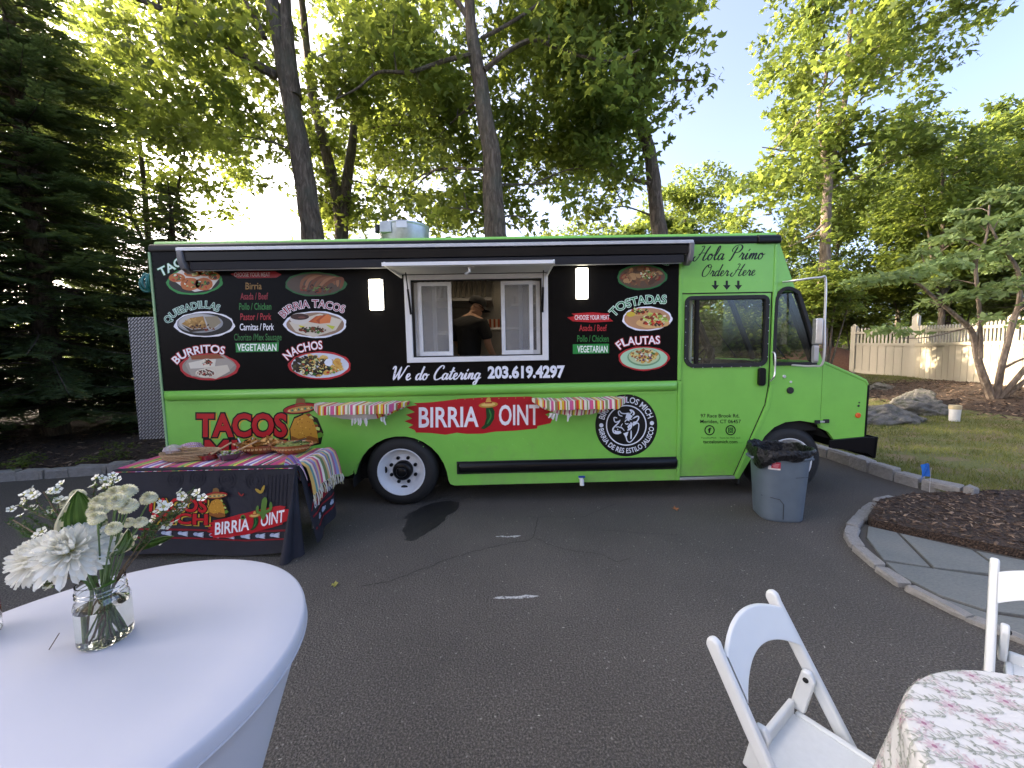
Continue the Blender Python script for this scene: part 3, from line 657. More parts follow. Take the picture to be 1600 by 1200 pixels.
# windshield: two panes in a green frame, pillars leaning with the nose
def wsp(t, y): return Vector((lerp(2.87, 3.37, t), y, lerp(2.68, 1.50, t)))
OFF = Vector((-.03, 0, 0))
for y, w_ in ((YS+.07, .06), (YF-.07, .06), (5.175, .05)): MB().bar(wsp(0, y)+OFF, wsp(1, y)+OFF, w_, .05, upv=(1, 0, 0)).build('windshield_pillar', BLACKP, T)
MB().bar(wsp(.13, YS+.04), wsp(.13, YF-.04), .36, .05, upv=(.92, 0, .39)).build('windshield_header', GREEN, T)
for y0, y1 in ((YS+.1, 5.15), (5.2, YF-.1)): MB().add([wsp(.28, y0), wsp(.28, y1), wsp(.97, y1), wsp(.97, y0)], [(0, 1, 2, 3)]).build('windshield', GLASS, T)
for y in (4.6, 5.6): MB().tube([wsp(.99, y), Vector(wsp(.6, y+.35))+Vector((.03, 0, .02))], .008, 6).build('wiper', BLACKP, T)
# far cab window frame (open to the trees behind)
MB().prism([(1.87, 1.45), (3.40, 1.45), (3.08, 2.24), (1.87, 2.24)], YF-.035, YF, holes=[[(1.95, 1.5), (2.72, 1.5), (2.72, 2.18), (1.95, 2.18)], [(2.86, 1.5), (3.28, 1.5), (3.03, 2.14), (2.86, 2.14)]]).build('far_window_frame', BLACKP, T)
# ---- sliding door
door = [(1.876, .262), (2.47, .262), (2.79, 1.035), (2.824, 1.255), (2.824, 2.224), (1.876, 2.224)]
dw = rrect(1.925, 2.782, 1.468, 2.182, .07, rs=(.09, .07, .05, .05))
dr = MB().prism(door, YS+.012, YS+.04, holes=[dw]).build('door', GREEN, T, label='green cab door with a black framed sliding window')
MB().prism(inset_poly(dw, -.022), YS-.003, YS+.045, holes=[inset_poly(dw, .02)]).build('window_gasket', RUBBER, dr, bevel=.004)
MB().prism(inset_poly(dw, .012), YS+.026, YS+.03).build('window', GLASS, dr)
MB().box(2.025, 2.06, YS+.008, YS+.05, 1.485, 2.165).build('window_divider', BLACKP, dr)
MB().prism(rrect(2.70, 2.775, 1.24, 1.435, .03), YS-.028, YS+.012).build('handle', BLACKP, dr, bevel=.008)
sc_ = MB()
for k in range(len(dw)): pass
rvb = MB()
def ridge(mb, x, z, y=YS, r=.0055, h=.004):
    if y == YS and x < 1.83 and z > 1.33: mb = rvb
    mb.lathe([(r, 0), (r*.75, h*.7), (0, h)], 6, M=Matrix.Translation((x, y, z)) @ Matrix.Rotation(R(90), 4, 'X')); return mb
for x in np.linspace(2.0, 2.72, 8): ridge(sc_, x, 1.449, YS-.003)
for z in np.linspace(1.55, 2.1, 5): ridge(sc_, 1.912, z, YS-.003); ridge(sc_, 2.797, z, YS-.003)
sc_.build('screws', ALU, dr, kind='stuff', fix=False)
MB().box(1.872, 2.48, YS-.012, YS+.04, .224, .252).build('door_step', ALU, T, bevel=.003)
MB().prism([(1.872, .262), (1.8755, .262), (1.8755, 2.226), (1.872, 2.226)], YS+.02, YS+.04).prism([(1.872, 2.2245), (2.832, 2.2245), (2.832, 2.2345), (1.872, 2.2345)], YS+.006, YS+.04).prism([(2.4715, .262), (2.478, .262), (2.799, 1.03), (2.832, 1.25), (2.832, 2.2245), (2.8245, 2.2245), (2.8245, 1.256), (2.792, 1.036)], YS+.006, YS+.04).build('door_seal', RUBBER, T)
MB().tube(smooth_path([(2.845, YS-.005, 1.60), (2.845, YS-.05, 1.57), (2.85, YS-.05, 1.40), (2.838, YS-.05, 1.33), (2.836, YS-.005, 1.29)], 5), .008, 7).build('grab_bar', ALU, T, smooth=True)
# mirror on its tubular arm
MB().tube(smooth_path([(2.93, YS-.005, 2.33), (2.98, YS-.12, 2.325), (3.13, YS-.24, 2.33), (3.19, YS-.24, 2.30), (3.2, YS-.24, 1.9), (3.205, YS-.24, 1.5), (3.15, YS-.18, 1.45), (3.06, YS-.005, 1.455)], 6), .011, 8).build('mirror_arm', ALU, T, smooth=True)
MB().prism(rrect(-.015, .075, -.13, .13, .015), -.03, .03).build('mirror', ALU, T, bevel=.008).matrix_world = Matrix.Translation((3.15, YS-.235, 1.80)) @ Matrix.Rotation(R(72), 4, 'Z')
MB().prism(rrect(-.02, .08, -.09, .09, .03), -.02, .02).build('mirror', PLASG, T, bevel=.008).matrix_world = Matrix.Translation((3.14, YS-.225, 1.575)) @ Matrix.Rotation(R(65), 4, 'Z')
# latches, lamp, filler cap, bolts on the nose
def disc(name, x, z, r, d, m, **k): return MB().lathe([(r, 0), (r, d*.6), (r*.8, d), (0, d)], 20, M=Matrix.Translation((x, YS, z)) @ Matrix.Rotation(R(90), 4, 'X')).build(name, m, T, **k)
disc('marker_lamp', 3.812, .895, .029, .014, mat('amber_lamp', (.75, .12, .02), .25, spec=.6))
disc('filler_cap', 3.055, 1.184, .036, .02, RUBBER); disc('lock', 2.985, 1.335, .018, .012, ALU); disc('bolt', 3.06, 1.275, .013, .008, ALU)
disc('bolt', 3.815, 1.0, .012, .006, RUBBER); disc('bolt', 3.82, 1.035, .009, .006, RUBBER)
MB().box(3.335, 3.39, YS-.02, YS, .815, .855).build('latch', RUBBER, T, bevel=.006); MB().box(3.43, 3.49, YS-.02, YS, .82, .862).build('latch', RUBBER, T, bevel=.006); MB().box(3.385, 3.435, YS-.022, YS-.002, .828, .846).build('latch_strap', ALU, T)
MB().box(3.4005, 3.4045, YS+.004, YS+.03, .79, 1.487).build('nose_seam', RUBBER, T)
# drain tap
tap = MB().tube([(.79, YS, .275), (.79, YS-.06, .27)], .022, 10).tube([(.79, YS-.06, .275), (.79, YS-.075, .215)], .024, 10).build('drain_tap', mat('white_plastic', (.7, .7, .68), .45), T, smooth=True)
MB().box(.755, .825, YS-.075, YS-.045, .298, .314).build('tap_lever', mat('blue_plastic', (.01, .04, .3), .4), tap, bevel=.005)
# ---- wheels
tyre = [(.252, .004), (.30, -.01), (.335, .0), (.372, .03), (.39, .06), (.392, .11), (.392, .20), (.37, .25), (.25, .25)]
def wheel(x, y, z, r, white, flat=True):
    k = r/.392; root = empty('wheel', (x, y, z)); root.parent = T
    Mx = Matrix.Rotation(R(-90), 4, 'X')
    t_ = MB().lathe([(a*k, b_) for a, b_ in tyre], 48, M=Mx, cap=False).build('tyre', RUBBER, root, smooth=True)
    for v in t_.data.vertices:
        if v.co.z < -(r-.012): v.co.z = -(r-.012)
    gr_ = MB()
    for q in (.09, .13, .17, .21): gr_.lathe([(.393*k, q), (.3935*k, q+.004), (.393*k, q+.008)], 40, M=Mx, cap=False)
    gr_.build('tread_groove', DARK, root, fix=False)
    WH = mat('white_wheel_paint', (.72, .74, .76), .32, var=.05, vscale=12) if white else DARK
    rim = [(.253, .004), (.258, -.014), (.247, -.013), (.240, .03), (.222, .045), (.215, .075), (.19, .095), (.17, .105), (.12, .085), (.1, .083), (0, .083)]
    MB().lathe([(a*k, b_) for a, b_ in rim], 48, M=Mx, cap=False).build('rim', WH, root, smooth=True)
    hub = [(.108, .085), (.106, .03), (.095, .01), (.075, .002), (.06, .0), (.055, -.02), (.045, -.028), (0, -.03)]
    MB().lathe([(a*k, b_) for a, b_ in hub], 28, M=Mx, cap=False).build('hub', BLACKP, root, smooth=True)
    for j in range(8):
        a = R(22+45*j); MB().lathe([(.02*k, .0), (.02*k, -.02), (.012*k, -.026), (0, -.026)], 8, M=Matrix.Translation((.142*k*math.cos(a), .09, .142*k*math.sin(a))) @ Mx).build('wheel_nut', BLACKP, root)
    for a in (180, 270): MB().lathe([(.02*k, 0), (.02*k, -.003), (0, -.003)], 14, sx=1.9, M=Matrix.Translation((.198*k*math.cos(R(a)), .086, .198*k*math.sin(R(a)))) @ Matrix.Rotation(R(-90 if a == 270 else 0), 4, 'Y') @ Matrix.Rotation(R(90), 4, 'Y') @ Mx).build('hand_hole', DARK, root)
wheel(-1.15, YS+.02, .383, .392, True); wheel(3.09, YS+.04, .39, .40, True)
for x in (-1.15, 3.09): wheel(x, YF-.27, .383, .392, True)
wheel(-1.15, YS+.3, .383, .39, False); MB().tube([(-1.15, YS+.2, .38), (-1.15, YF-.2, .38)], .07, 10).build('axle', DARK, T); MB().tube([(3.055, YS+.2, .36), (3.055, YF-.2, .36)], .05, 10).build('axle', DARK, T)
for x, y in ((-1.55, YS+.55), (2.6, YS+.42)): MB().box(x-.01, x+.01, y-.3, y+.3, .12, .6).build('mud_flap', RUBBER, T)
# ---- awning, rolled up under the roof edge
aw = empty('awning', (0, 0, 0)); aw.parent = T
MB().prism([(3.928, 2.700), (3.928, 2.728), (3.95, 2.738), (YS-.004, 2.752), (YS-.004, 2.7105), (3.945, 2.7105), (3.945, 2.700)], -3.20, 1.90, 'x').build('top_rail', mat('silver_rail', (.5, .51, .53), .35, .3), aw, bevel=.003)
MB().prism([(3.955, 2.605), (3.95, 2.693), (YS-.004, 2.7095), (YS-.004, 2.60)], -3.14, 1.86, 'x').build('case', BLACKP, aw, bevel=.006)
MB().prism([(3.965, 2.522), (3.962, 2.598), (YS-.02, 2.598), (YS-.02, 2.545)], -3.10, 1.82, 'x').build('valance', mat('black_fabric', (.012, .012, .015), .8, bump=.2, bscale=180), aw, bevel=.004)
MB().prism([(3.975, 2.513), (3.97, 2.5195), (YS-.03, 2.541), (YS-.03, 2.53)], -3.08, 1.80, 'x').build('lead_bar', ALU, aw)
for x0, x1 in ((-3.20, -3.142), (1.862, 1.91)): MB().prism([(3.93, 2.60), (3.925, 2.711), (YS-.004, 2.711), (YS-.004, 2.52), (4.03, 2.50), (3.96, 2.535)], x0, x1, 'x')  .build('end_cap', mat('end_cap_grey', (.16, .16, .17), .4), aw, bevel=.012)
MB().lathe([(.02, 0), (.02, -.03), (.008, -.06), (0, -.06)], 8, c=(1.84, 3.98, 2.66)).build('crank_eye', WHITEM, aw)
# ---- serving window
wf = empty('serving_window', (0, 0, 0)); wf.parent = T
MB().prism([(WX0-.045, WZ0-.032), (WX1+.042, WZ0-.032), (WX1+.042, WZ1+.035), (WX0-.045, WZ1+.035)], YS-.03, YS+.05, holes=[[(WX0+.022, WZ0+.022), (WX1-.022, WZ0+.022), (WX1-.022, WZ1-.015), (WX0+.022, WZ1-.015)]]).build('window_frame', WHITEM, wf, bevel=.004)
MB().prism([(WX0+.023, WZ0+.023), (WX1-.023, WZ0+.023), (WX1-.023, WZ1-.016), (WX0+.023, WZ1-.016)], YS-.012, YS+.02, holes=[[(WX0+.035, WZ0+.033), (WX1-.035, WZ0+.033), (WX1-.035, WZ1-.028), (WX0+.035, WZ1-.028)]]).build('window_seal', RUBBER, wf)
def sash(x0, x1, y):
    z0, z1 = WZ0+.034, WZ1-.03
    s_ = MB().prism([(x0, z0), (x1, z0), (x1, z1), (x0, z1)], y, y+.025, holes=[[(x0+.04, z0+.045), (x1-.04, z0+.045), (x1-.04, z1-.04), (x0+.04, z1-.04)]]).build('sash', mat('sash_white', (.68, .70, .72), .4), wf, bevel=.003)
    MB().box(x0+.035, x1-.035, y+.01, y+.014, z0+.04, z1-.035).build('pane', PANE, s_)
sash(WX0+.036, -.72, YS+.052); sash(-.905, -.553, YS+.022); sash(-.036, .30, YS+.022); sash(.15, WX1-.036, YS+.052)
# flap lifted on two gas struts, its latch in the middle
fl_ = MB(); fl_.prism([(YS-.028, 2.465), (YS-.028, 2.485), (3.50, 2.452), (3.50, 2.425)], -1.05, .455, 'x'); flap = fl_.build('window_flap', mat('flap_underside', (.5, .5, .48), .4, .3, var=.06), wf, bevel=.003)
MB().prism([(3.499, 2.424), (3.485, 2.424), (3.485, 2.456), (3.499, 2.456)], -1.07, .44, 'x').build('flap_edge', WHITEM, flap, bevel=.003)
MB().box(-1.06, -1.045, 3.51, YS-.03, 2.43, 2.465).box(.44, .455, 3.51, YS-.03, 2.43, 2.465).box(-1.04, .43, 3.53, 3.55, 2.425, 2.45).build('flap_rim', WHITEM, flap)
MB().box(-.36, -.27, 3.56, 3.64, 2.42, 2.44).tube([(-.31, 3.58, 2.42), (-.31, 3.58, 2.385), (-.35, 3.57, 2.36)], .013, 8).build('flap_latch', ALU, flap)
for x in (WX0+.018, WX1-.018): MB().tube([(x, YS-.04, 2.06), (x, YS-.13, 2.30)], .011, 8).tube([(x, YS-.13, 2.30), (x, YS-.19, 2.455)], .006, 6).build('gas_strut', BLACKP, wf)
# two lit wall lamps
LAMP = emit('lit_lamp', (1, .90, .66), 2.6)
for x0, x1, z0, z1 in ((-1.385, -1.255, 2.112, 2.42), (.747, .866, 2.19, 2.50)):
    lm = MB().box(x0-.004, x1+.012, YS-.02, YS-.001, z0-.006, z1+.006).build('wall_lamp', PLASG, T, bevel=.003); MB().box(x0, x1, YS-.055, YS-.0205, z0, z1).build('lamp_diffuser', LAMP, lm, bevel=.012)
# fold-down shelves
def shelf(x0, x1, name='fold_shelf'):
    sh = MB().prism([(x0+.02, YS-.005), (x1-.02, YS-.005), (x1-.06, YS-.2), (x1-.13, YS-.27), (x0+.13, YS-.27), (x0+.06, YS-.2)], 1.125, 1.150, 'z').build(name, ALU, T)
    for x in (x0+.25, x1-.25): MB().bar((x, YS-.005, .98), (x, YS-.2, 1.12), .02, .012).build('bracket', ALU, sh)
shelf(-1.93, -1.03); shelf(.30, 1.24)
# rear box of tread plate, roof fan
b = NB('tread_plate'); v1 = b.coord(scale=(1, 1, 1)); mp_ = b.n('ShaderNodeMapping'); mp_.inputs['Rotation'].default_value = (0, R(45), 0); mp_.inputs['Scale'].default_value = (21, 21, 21); b.l(b.co.outputs['Object'], mp_.inputs[0])
ck = b.n('ShaderNodeTexBrick'); sw = b.n('ShaderNodeSeparateXYZ'); b.l(mp_.outputs[0], sw.inputs[0]); cb = b.n('ShaderNodeCombineXYZ'); b.l(sw.outputs[0], cb.inputs[0]); b.l(sw.outputs[2], cb.inputs[1]); b.l(cb.outputs[0], ck.inputs[0])
ck.inputs['Mortar Size'].default_value = .16; ck.inputs['Scale'].default_value = 1.0; ck.inputs['Brick Width'].default_value = 1.2; ck.inputs['Row Height'].default_value = .5; ck.inputs['Mortar Smooth'].default_value = .6
b.base(b.mix(ck.outputs[1], (.30, .31, .33, 1), (.05, .05, .055, 1))); b.set(Roughness=.4, Metallic=.5); iv = b.n('ShaderNodeInvert'); b.l(ck.outputs[1], iv.inputs[1]); b.normal(b.bump(iv.outputs[0], 1, .006)); M_TREAD = b.m
MB().box(-3.985, -3.66, 4.2, 5.9, .785, 2.095).build('generator_box', M_TREAD, T, bevel=.006); MB().box(-3.67, -3.59, 4.3, 5.8, .8, .9).box(-3.67, -3.59, 4.3, 5.8, 1.9, 2.0).build('box_bracket', DARK, T)
fan = MB().lathe([(.29, 2.85), (.29, 3.10), (.31, 3.15), (.315, 3.30), (.322, 3.31), (.322, 3.33), (.30, 3.335), (.28, 3.30), (0, 3.28)], 40, c=(-1.28, 5.2, -.045)).build('exhaust_fan', GALV, T, smooth=True, bevel=.004)
MB().box(-1.50, -1.36, 4.88, 4.99, 3.14, 3.27).build('fan_switch_box', GALV, fan, bevel=.006); MB().tube([(-1.545, 4.95, 3.24), (-1.545, 4.93, 3.15)], .03, 10).build('conduit', RUBBER, fan); MB().box(-1.30, -1.17, 4.879, 4.883, 3.19, 3.27).build('rating_plate', ALU, fan)
# rivet rows
rv = MB(); rv0 = rv
for z in np.arange(1.38, 2.70, .055): ridge(rv, -3.57, z)
for x in np.arange(-3.5, -3.25, .06): ridge(rv, x, 2.715)
for x in np.arange(-3.5, 1.8, .09): ridge(rv, x, 1.163)
for z in np.arange(1.36, 2.4, .09): ridge(rv, .62, z); ridge(rv, 1.13, z) if z < 2.2 else None; ridge(rv, -1.17, z) if z < 2.05 else None
for x in (-3.45, -3.32, -3.2, -2.6): ridge(rv, x, 1.0)
for x in np.arange(-3.35, -2.2, .31):
    for z in (1.42, 1.68, 2.0): ridge(rv, x+.03*z, z)
for x in np.arange(-.95, .55, .16): ridge(rv, x, .72); ridge(rv, x+.05, .66)
for x in np.arange(.6, 1.8, .2): ridge(rv, x, .55)
for z in np.arange(.3, 1.3, .075): ridge(rv, 1.853, z, YS-.012)
for z in np.arange(1.35, 2.7, .075): ridge(rv, 1.85, z, YS-.008); ridge(rv, 2.853, z, YS-.008) if z > 1.4 else None
for x in (2.05, 2.1, 2.16, 2.6, 2.66, 2.72): ridge(rv, x, 2.34)
for z in np.arange(.9, 1.4, .1): ridge(rv, 3.38, z); ridge(rv, 3.43, z)
for t in np.linspace(.05, .95, 9): ridge(rv, lerp(2.50, 2.825, t), lerp(.25, 1.02, t), YS-.008)
for x in np.arange(1.95, 2.55, .14): ridge(rv, x, .30, YS+.012); ridge(rv, x+.05, .62, YS+.012); ridge(rv, x, 1.33, YS+.012)
rv.build('rivets', GREEN, T, kind='stuff', fix=False); rvb.build('rivets', BLACKV, T, kind='stuff', fix=False)

# ---- everything printed on the side, measured on the side plane
def side_mp(px, py, L, Y=YS-.0015):
    p = at(px, py, YS); return (p.x, Y-L*.0009, p.z)
def P_(): return PR(side_mp)
def put(pr, name, **k): return pr.build(name, PRINT, T, fix=False, **k)
GRN, RED, WHT = '#1f8a3c', '#b3141f', '#e9e9ee'
def plate(cx, cy, rx, ry, rim, inner, seed, wob=.03, tilt=-.03, rimw=.9):
    pr = P_(); pr.ell(cx, cy, rx, ry, rim, 0, 40, wob, seed, tilt); pr.ell(cx, cy, rx*rimw, ry*(rimw-.03), inner, 1, 40, .01, seed+1, tilt); return pr
def bits(pr, cx, cy, rx, ry, n, cols, r0, r1, seed, L=2, asp=.6):
    q = random.Random(seed)
    for k in range(n):
        a = q.uniform(0, 6.28); m = math.sqrt(q.random()); x, y = cx+rx*m*math.cos(a), cy+ry*m*math.sin(a); r = q.uniform(r0, r1)
        pr.ell(x, y, r, r*asp*q.uniform(.6, 1.3), cols[q.randrange(len(cols))], L+.02*k, 7, .25, seed*50+k, q.uniform(-1, 1))
MEAT = ['#3a2214', '#5a3018', '#241409', '#6e3d1c', '#7a2a16']; VEG = ['#2f6b22', '#6f9a3a', '#c9d08a', '#d8d9c0', '#b8321f']; TORT = ['#c98c3e', '#b87430', '#d9a85c']
# tacos (the awning hides its top)
pr = plate(304, 440, 44, 21, GRN, '#0b0c0b', 1); pr.poly([(265, 434), (286, 420), (330, 420), (343, 435), (330, 452), (305, 456), (285, 448)], '#d8d4cc', 2)
for x, y, rx, ry in ((277, 434, 13, 7), (298, 444, 16, 10), (319, 444, 14, 10), (335, 432, 9, 6), (302, 427, 14, 6), (322, 426, 12, 6)):
    pr.ell(x, y, rx, ry, '#b8662a', 3, 16, .04, int(x)); bits(pr, x, y, rx*.6, ry*.6, 16, MEAT+VEG, 1.2, 2.6, int(x), 3.3)
pr.ell(305, 428, 5, 3, '#c8cc8a', 5, 12); put(pr, 'food_picture')
pr = P_(); pr.arctext('TACOS', [(252, 432), (268, 424), (292, 411), (312, 405)], 13, GRN, 0, .05); pr.arctext('TACOS', [(252, 432), (268, 424), (292, 411), (312, 405)], 13, '#dff5ea', 1, .02); put(pr, 'menu_heading')
# quesadillas
pr = plate(320, 507, 47, 20, WHT, '#0c0c0d', 2, .035, 0, .92); pr.ell(313, 505, 36, 15, '#8f9296', 2, 30); pr.ell(312, 504, 32, 13, '#b4b3b0', 2.5, 30)
pr.poly([(284, 506), (298, 497), (318, 494), (324, 512), (300, 514)], '#a07a3c', 3); pr.poly([(320, 495), (340, 494), (346, 504), (334, 513), (327, 512)], '#8d8269', 3); pr.poly([(284, 507), (300, 515), (326, 513), (326, 516), (298, 519)], '#2c2115', 3.5)
bits(pr, 305, 504, 14, 6, 16, ['#b98f4a', '#8a6228', '#c9a566'], 1.5, 4, 5, 4); bits(pr, 320, 512, 22, 5, 26, MEAT, 1, 2.4, 6, 4.5); put(pr, 'food_picture')
def heading(t, path, h, edge, fill, o0=.055, o1=.0):
    pr = P_(); pr.arctext(t, path, h, edge, 0, o0); pr.arctext(t, path, h, fill, 1, o1); put(pr, 'menu_heading')
heading('QUESADILLAS', [(263, 506), (276, 493), (300, 484), (322, 481), (341, 487)], 10.5, '#cfe9de', '#155c38')
# burritos
pr = plate(327, 573, 47, 21, '#b01a26', '#8d867c', 3, .03, 0, .9); pr.poly([(290, 570), (297, 556), (350, 555), (368, 570), (352, 585), (300, 588)], '#a39b90', 2); pr.poly([(298, 556), (340, 553), (352, 560), (300, 562)], '#8a4b2a', 2.2)
pr.poly([(295, 567), (318, 562), (338, 561), (336, 574), (298, 576)], '#d8d2c2', 3); pr.ell(324, 567, 11, 6.5, '#e0d9c6', 4, 18); bits(pr, 324, 567, 8.5, 4.8, 40, MEAT+['#d5cfc0', '#b8321f'], 1, 2, 9, 5)
pr.poly([(305, 586), (322, 574), (356, 570), (360, 580), (338, 592)], '#cfc6b2', 4.5); pr.ell(322, 583, 16, 7, '#d9d1bd', 5, 18); bits(pr, 322, 583, 13, 5.2, 70, MEAT+['#d5cfc0', '#8d2a1b', '#e3ddd0'], 1, 2.2, 10, 6); put(pr, 'food_picture')
heading('BURRITOS', [(277, 569), (287, 560), (308, 553), (330, 551), (350, 554)], 12, '#b01a26', '#f0eef2', .07, .02)
# second column: covered plate, birria tacos, nachos
pr = plate(493, 444, 48, 19, '#1d5a2e', '#4d4036', 4, .03, 0, .92)
for k in range(6): pr.stroke([(470+k*7, 454-k), (474+k*9, 438), (490+k*9, 431+k), (512+k*4, 436+k*3)], 5, ['#7a4f34', '#8d6244', '#6b3e26'][k % 3], 2+k*.1)
bits(pr, 495, 452, 26, 6, 40, MEAT+['#5c7a3a'], 1.5, 3.5, 12, 3.5); put(pr, 'food_picture')
pr = plate(493, 507, 49, 21, '#dfe3ee', '#8f7661', 5, .03, 0, .92); pr.poly([(452, 504), (500, 490), (535, 500), (525, 516), (490, 527), (462, 518)], '#cfc6b4', 2); pr.ell(469, 498, 16, 9, '#cfcac3', 3, 22); pr.ell(469, 495, 14.5, 5, '#3a1c16', 4, 22); pr.ell(472, 496, 6, 1.6, '#6b4038', 4.2, 12)
for k in range(4): pr.poly([(482+k*6, 503-k), (494+k*6, 494-k*1.2), (512+k*2, 492+k), (516, 500+k*1.5), (500, 506)], ['#b0512a', '#c1622f', '#a04524', '#cf7540'][k], 4+k*.1)
bits(pr, 490, 515, 22, 5, 70, MEAT+['#2f5a25', '#4d7a35', '#1d140c'], 1.2, 3, 14, 5); pr.poly([(509, 507), (524, 510), (520, 515)], '#b5bf3c', 6); pr.poly([(467, 508), (478, 510), (470, 512)], '#c9c23c', 6); put(pr, 'food_picture')
heading('BIRRIA TACOS', [(444, 497), (455, 487), (478, 481), (505, 481), (537, 489)], 11.5, '#e6dfe8', '#8e1d2c')
pr = plate(500, 571, 49, 22, '#b01a26', '#c9cfdc', 6, .03, 0, .92); bits(pr, 500, 571, 40, 16, 60, ['#d0a24a', '#c0893a', '#d9b86a'], 3, 7, 20, 2); bits(pr, 488, 571, 30, 14, 150, ['#1c130c', '#33241a', '#2c1d10', '#4c4a25', '#0f0b08'], 1.8, 4.5, 21, 4)
bits(pr, 498, 574, 34, 13, 70, VEG+['#e3cf8e', '#d9b35c'], 1, 3, 22, 7.2); pr.ell(514, 566, 6.5, 6, '#dfe6f0', 9, 14, .08); put(pr, 'food_picture')
heading('NACHOS', [(450, 563), (460, 555), (480, 548), (504, 545)], 12.5, '#b01a26', '#f0eef2', .07, .02)
# right column
pr = plate(1003, 433, 39, 20, '#1f6b35', '#5a4636', 7, .03, -.02, .92); bits(pr, 1003, 432, 31, 14, 90, ['#6b4a30', '#8a6540', '#4c3524', '#a58055', '#7a2a16'], 2.5, 6, 30, 2); bits(pr, 1012, 429, 12, 6, 40, VEG+['#9aa05c'], 1, 2.6, 31, 4); put(pr, 'food_picture')
heading('S', [(1034, 413), (1038, 414), (1044, 416)], 9, '#cfe0d2', '#1f6b35', .03, 0)
pr = plate(1011, 498, 39, 19, '#e8e8f4', '#b88a63', 8, .03, -.02, .92); pr.ell(1000, 488, 17, 6, '#c9a068', 2, 18, .05, 1); bits(pr, 1000, 486, 14, 4.5, 40, VEG+MEAT, 1.2, 2.6, 33, 3); pr.ell(985, 491, 7, 4, '#cdb23a', 4, 14); pr.ell(1020, 504, 26, 9, '#d9ad70', 4, 22, .05, 2); bits(pr, 1022, 499, 20, 9, 90, ['#cfd98a', '#8aa83e', '#d8d9a8', '#b8c95c', '#b8321f', '#7a3018', '#e3dcc0'], 1.5, 3.6, 34, 5); bits(pr, 1028, 506, 9, 4, 24, ['#b8241a', '#cf3a24', '#3a1410'], 1.2, 2.6, 35, 7); put(pr, 'food_picture')
heading('TOSTADAS', [(960, 495), (972, 484), (993, 477), (1015, 474), (1041, 474)], 12.5, '#d8f0e0', '#1c7a42')
pr = plate(1006, 560, 40, 19, '#b01a26', '#a9cfae', 9, .03, 0, .92); pr.ell(1006, 558, 26, 14, '#6f9a72', 2, 26); pr.ell(1006, 557, 24, 12.5, '#b7c9a0', 2.3, 26); bits(pr, 1006, 556, 21, 10, 60, ['#b98a3e', '#c9a050', '#8d5a24', '#d8c070'], 2, 5, 37, 3); bits(pr, 1004, 555, 18, 9, 50, ['#5c3a5c', '#e3dcd0', '#4c6b2a', '#8a4030', '#d0c890'], 1.2, 2.6, 38, 5); put(pr, 'food_picture')
heading('FLAUTAS', [(969, 546), (978, 540), (1000, 538), (1031, 537)], 12, '#b01a26', '#f4eef2', .07, .02)
# meat lists
def brush(pr, pts, col, L=0): pr.poly(pts, col, L)
pr = P_(); brush(pr, [(360, 428), (372, 425), (430, 424), (440, 429), (432, 434), (372, 435)], '#8e1420'); pr.text('CHOOSE YOUR MEAT', 366, 422, 432, 6, '#c9b9bd', 1, .01)
for t, x0, x1, y, c in (('Birria', 384, 409, 452, '#8d6a33'), ('Asada / Beef', 376, 419, 468, '#8f2430'), ('Pollo / Chicken', 374, 424, 484, '#2c7a37'), ('Pastor / Pork', 376, 424, 500, '#a3222e'), ('Carnitas / Pork', 375, 428, 516, '#ececf2'), ('Chorizo /Mex Sausage', 366, 440, 532, '#2a6b33')):
    pr.text(t, x0, x1, y, 10.2, c, 1, .012, -.005)
pr.poly([(368, 536), (436, 535), (435, 549), (369, 550.5)], '#23853c', 0); pr.text('VEGETARIAN', 371, 432, 548, 10.5, '#eef6ee', 1, .02); put(pr, 'menu_list')
pr = P_(); brush(pr, [(886, 496), (898, 494), (893, 490), (925, 488), (952, 490), (949, 494), (958, 502), (925, 504), (895, 502)], '#b3141f'); pr.text('CHOOSE YOUR MEAT', 898, 952, 499.5, 7, '#f4e9ea', 1, .015)
pr.text('Asada / Beef', 905, 948, 517, 9.5, '#b02a33', 1, .012); pr.text('Pollo / Chicken', 902, 951, 534, 10, '#2a7a38', 1, .012); pr.poly([(895, 538), (951.5, 537), (951.5, 552), (895, 553)], '#1f8a3c', 0); pr.text('VEGETARIAN', 902, 949, 550.5, 10, '#eef6ee', 1, .02); put(pr, 'menu_list')
# catering line, phone number
pr = P_(); cursive(pr, 'We do Catering', 612, 753, 594, 21, '#e6e6f0', 0, .2, (.075, .15), -.012); put(pr, 'script_lettering')
pr = P_(); pr.text('203.619.4297', 763, 881, 590.5, 17, '#e6e8f2', 0, .045, -.012); put(pr, 'phone_number')
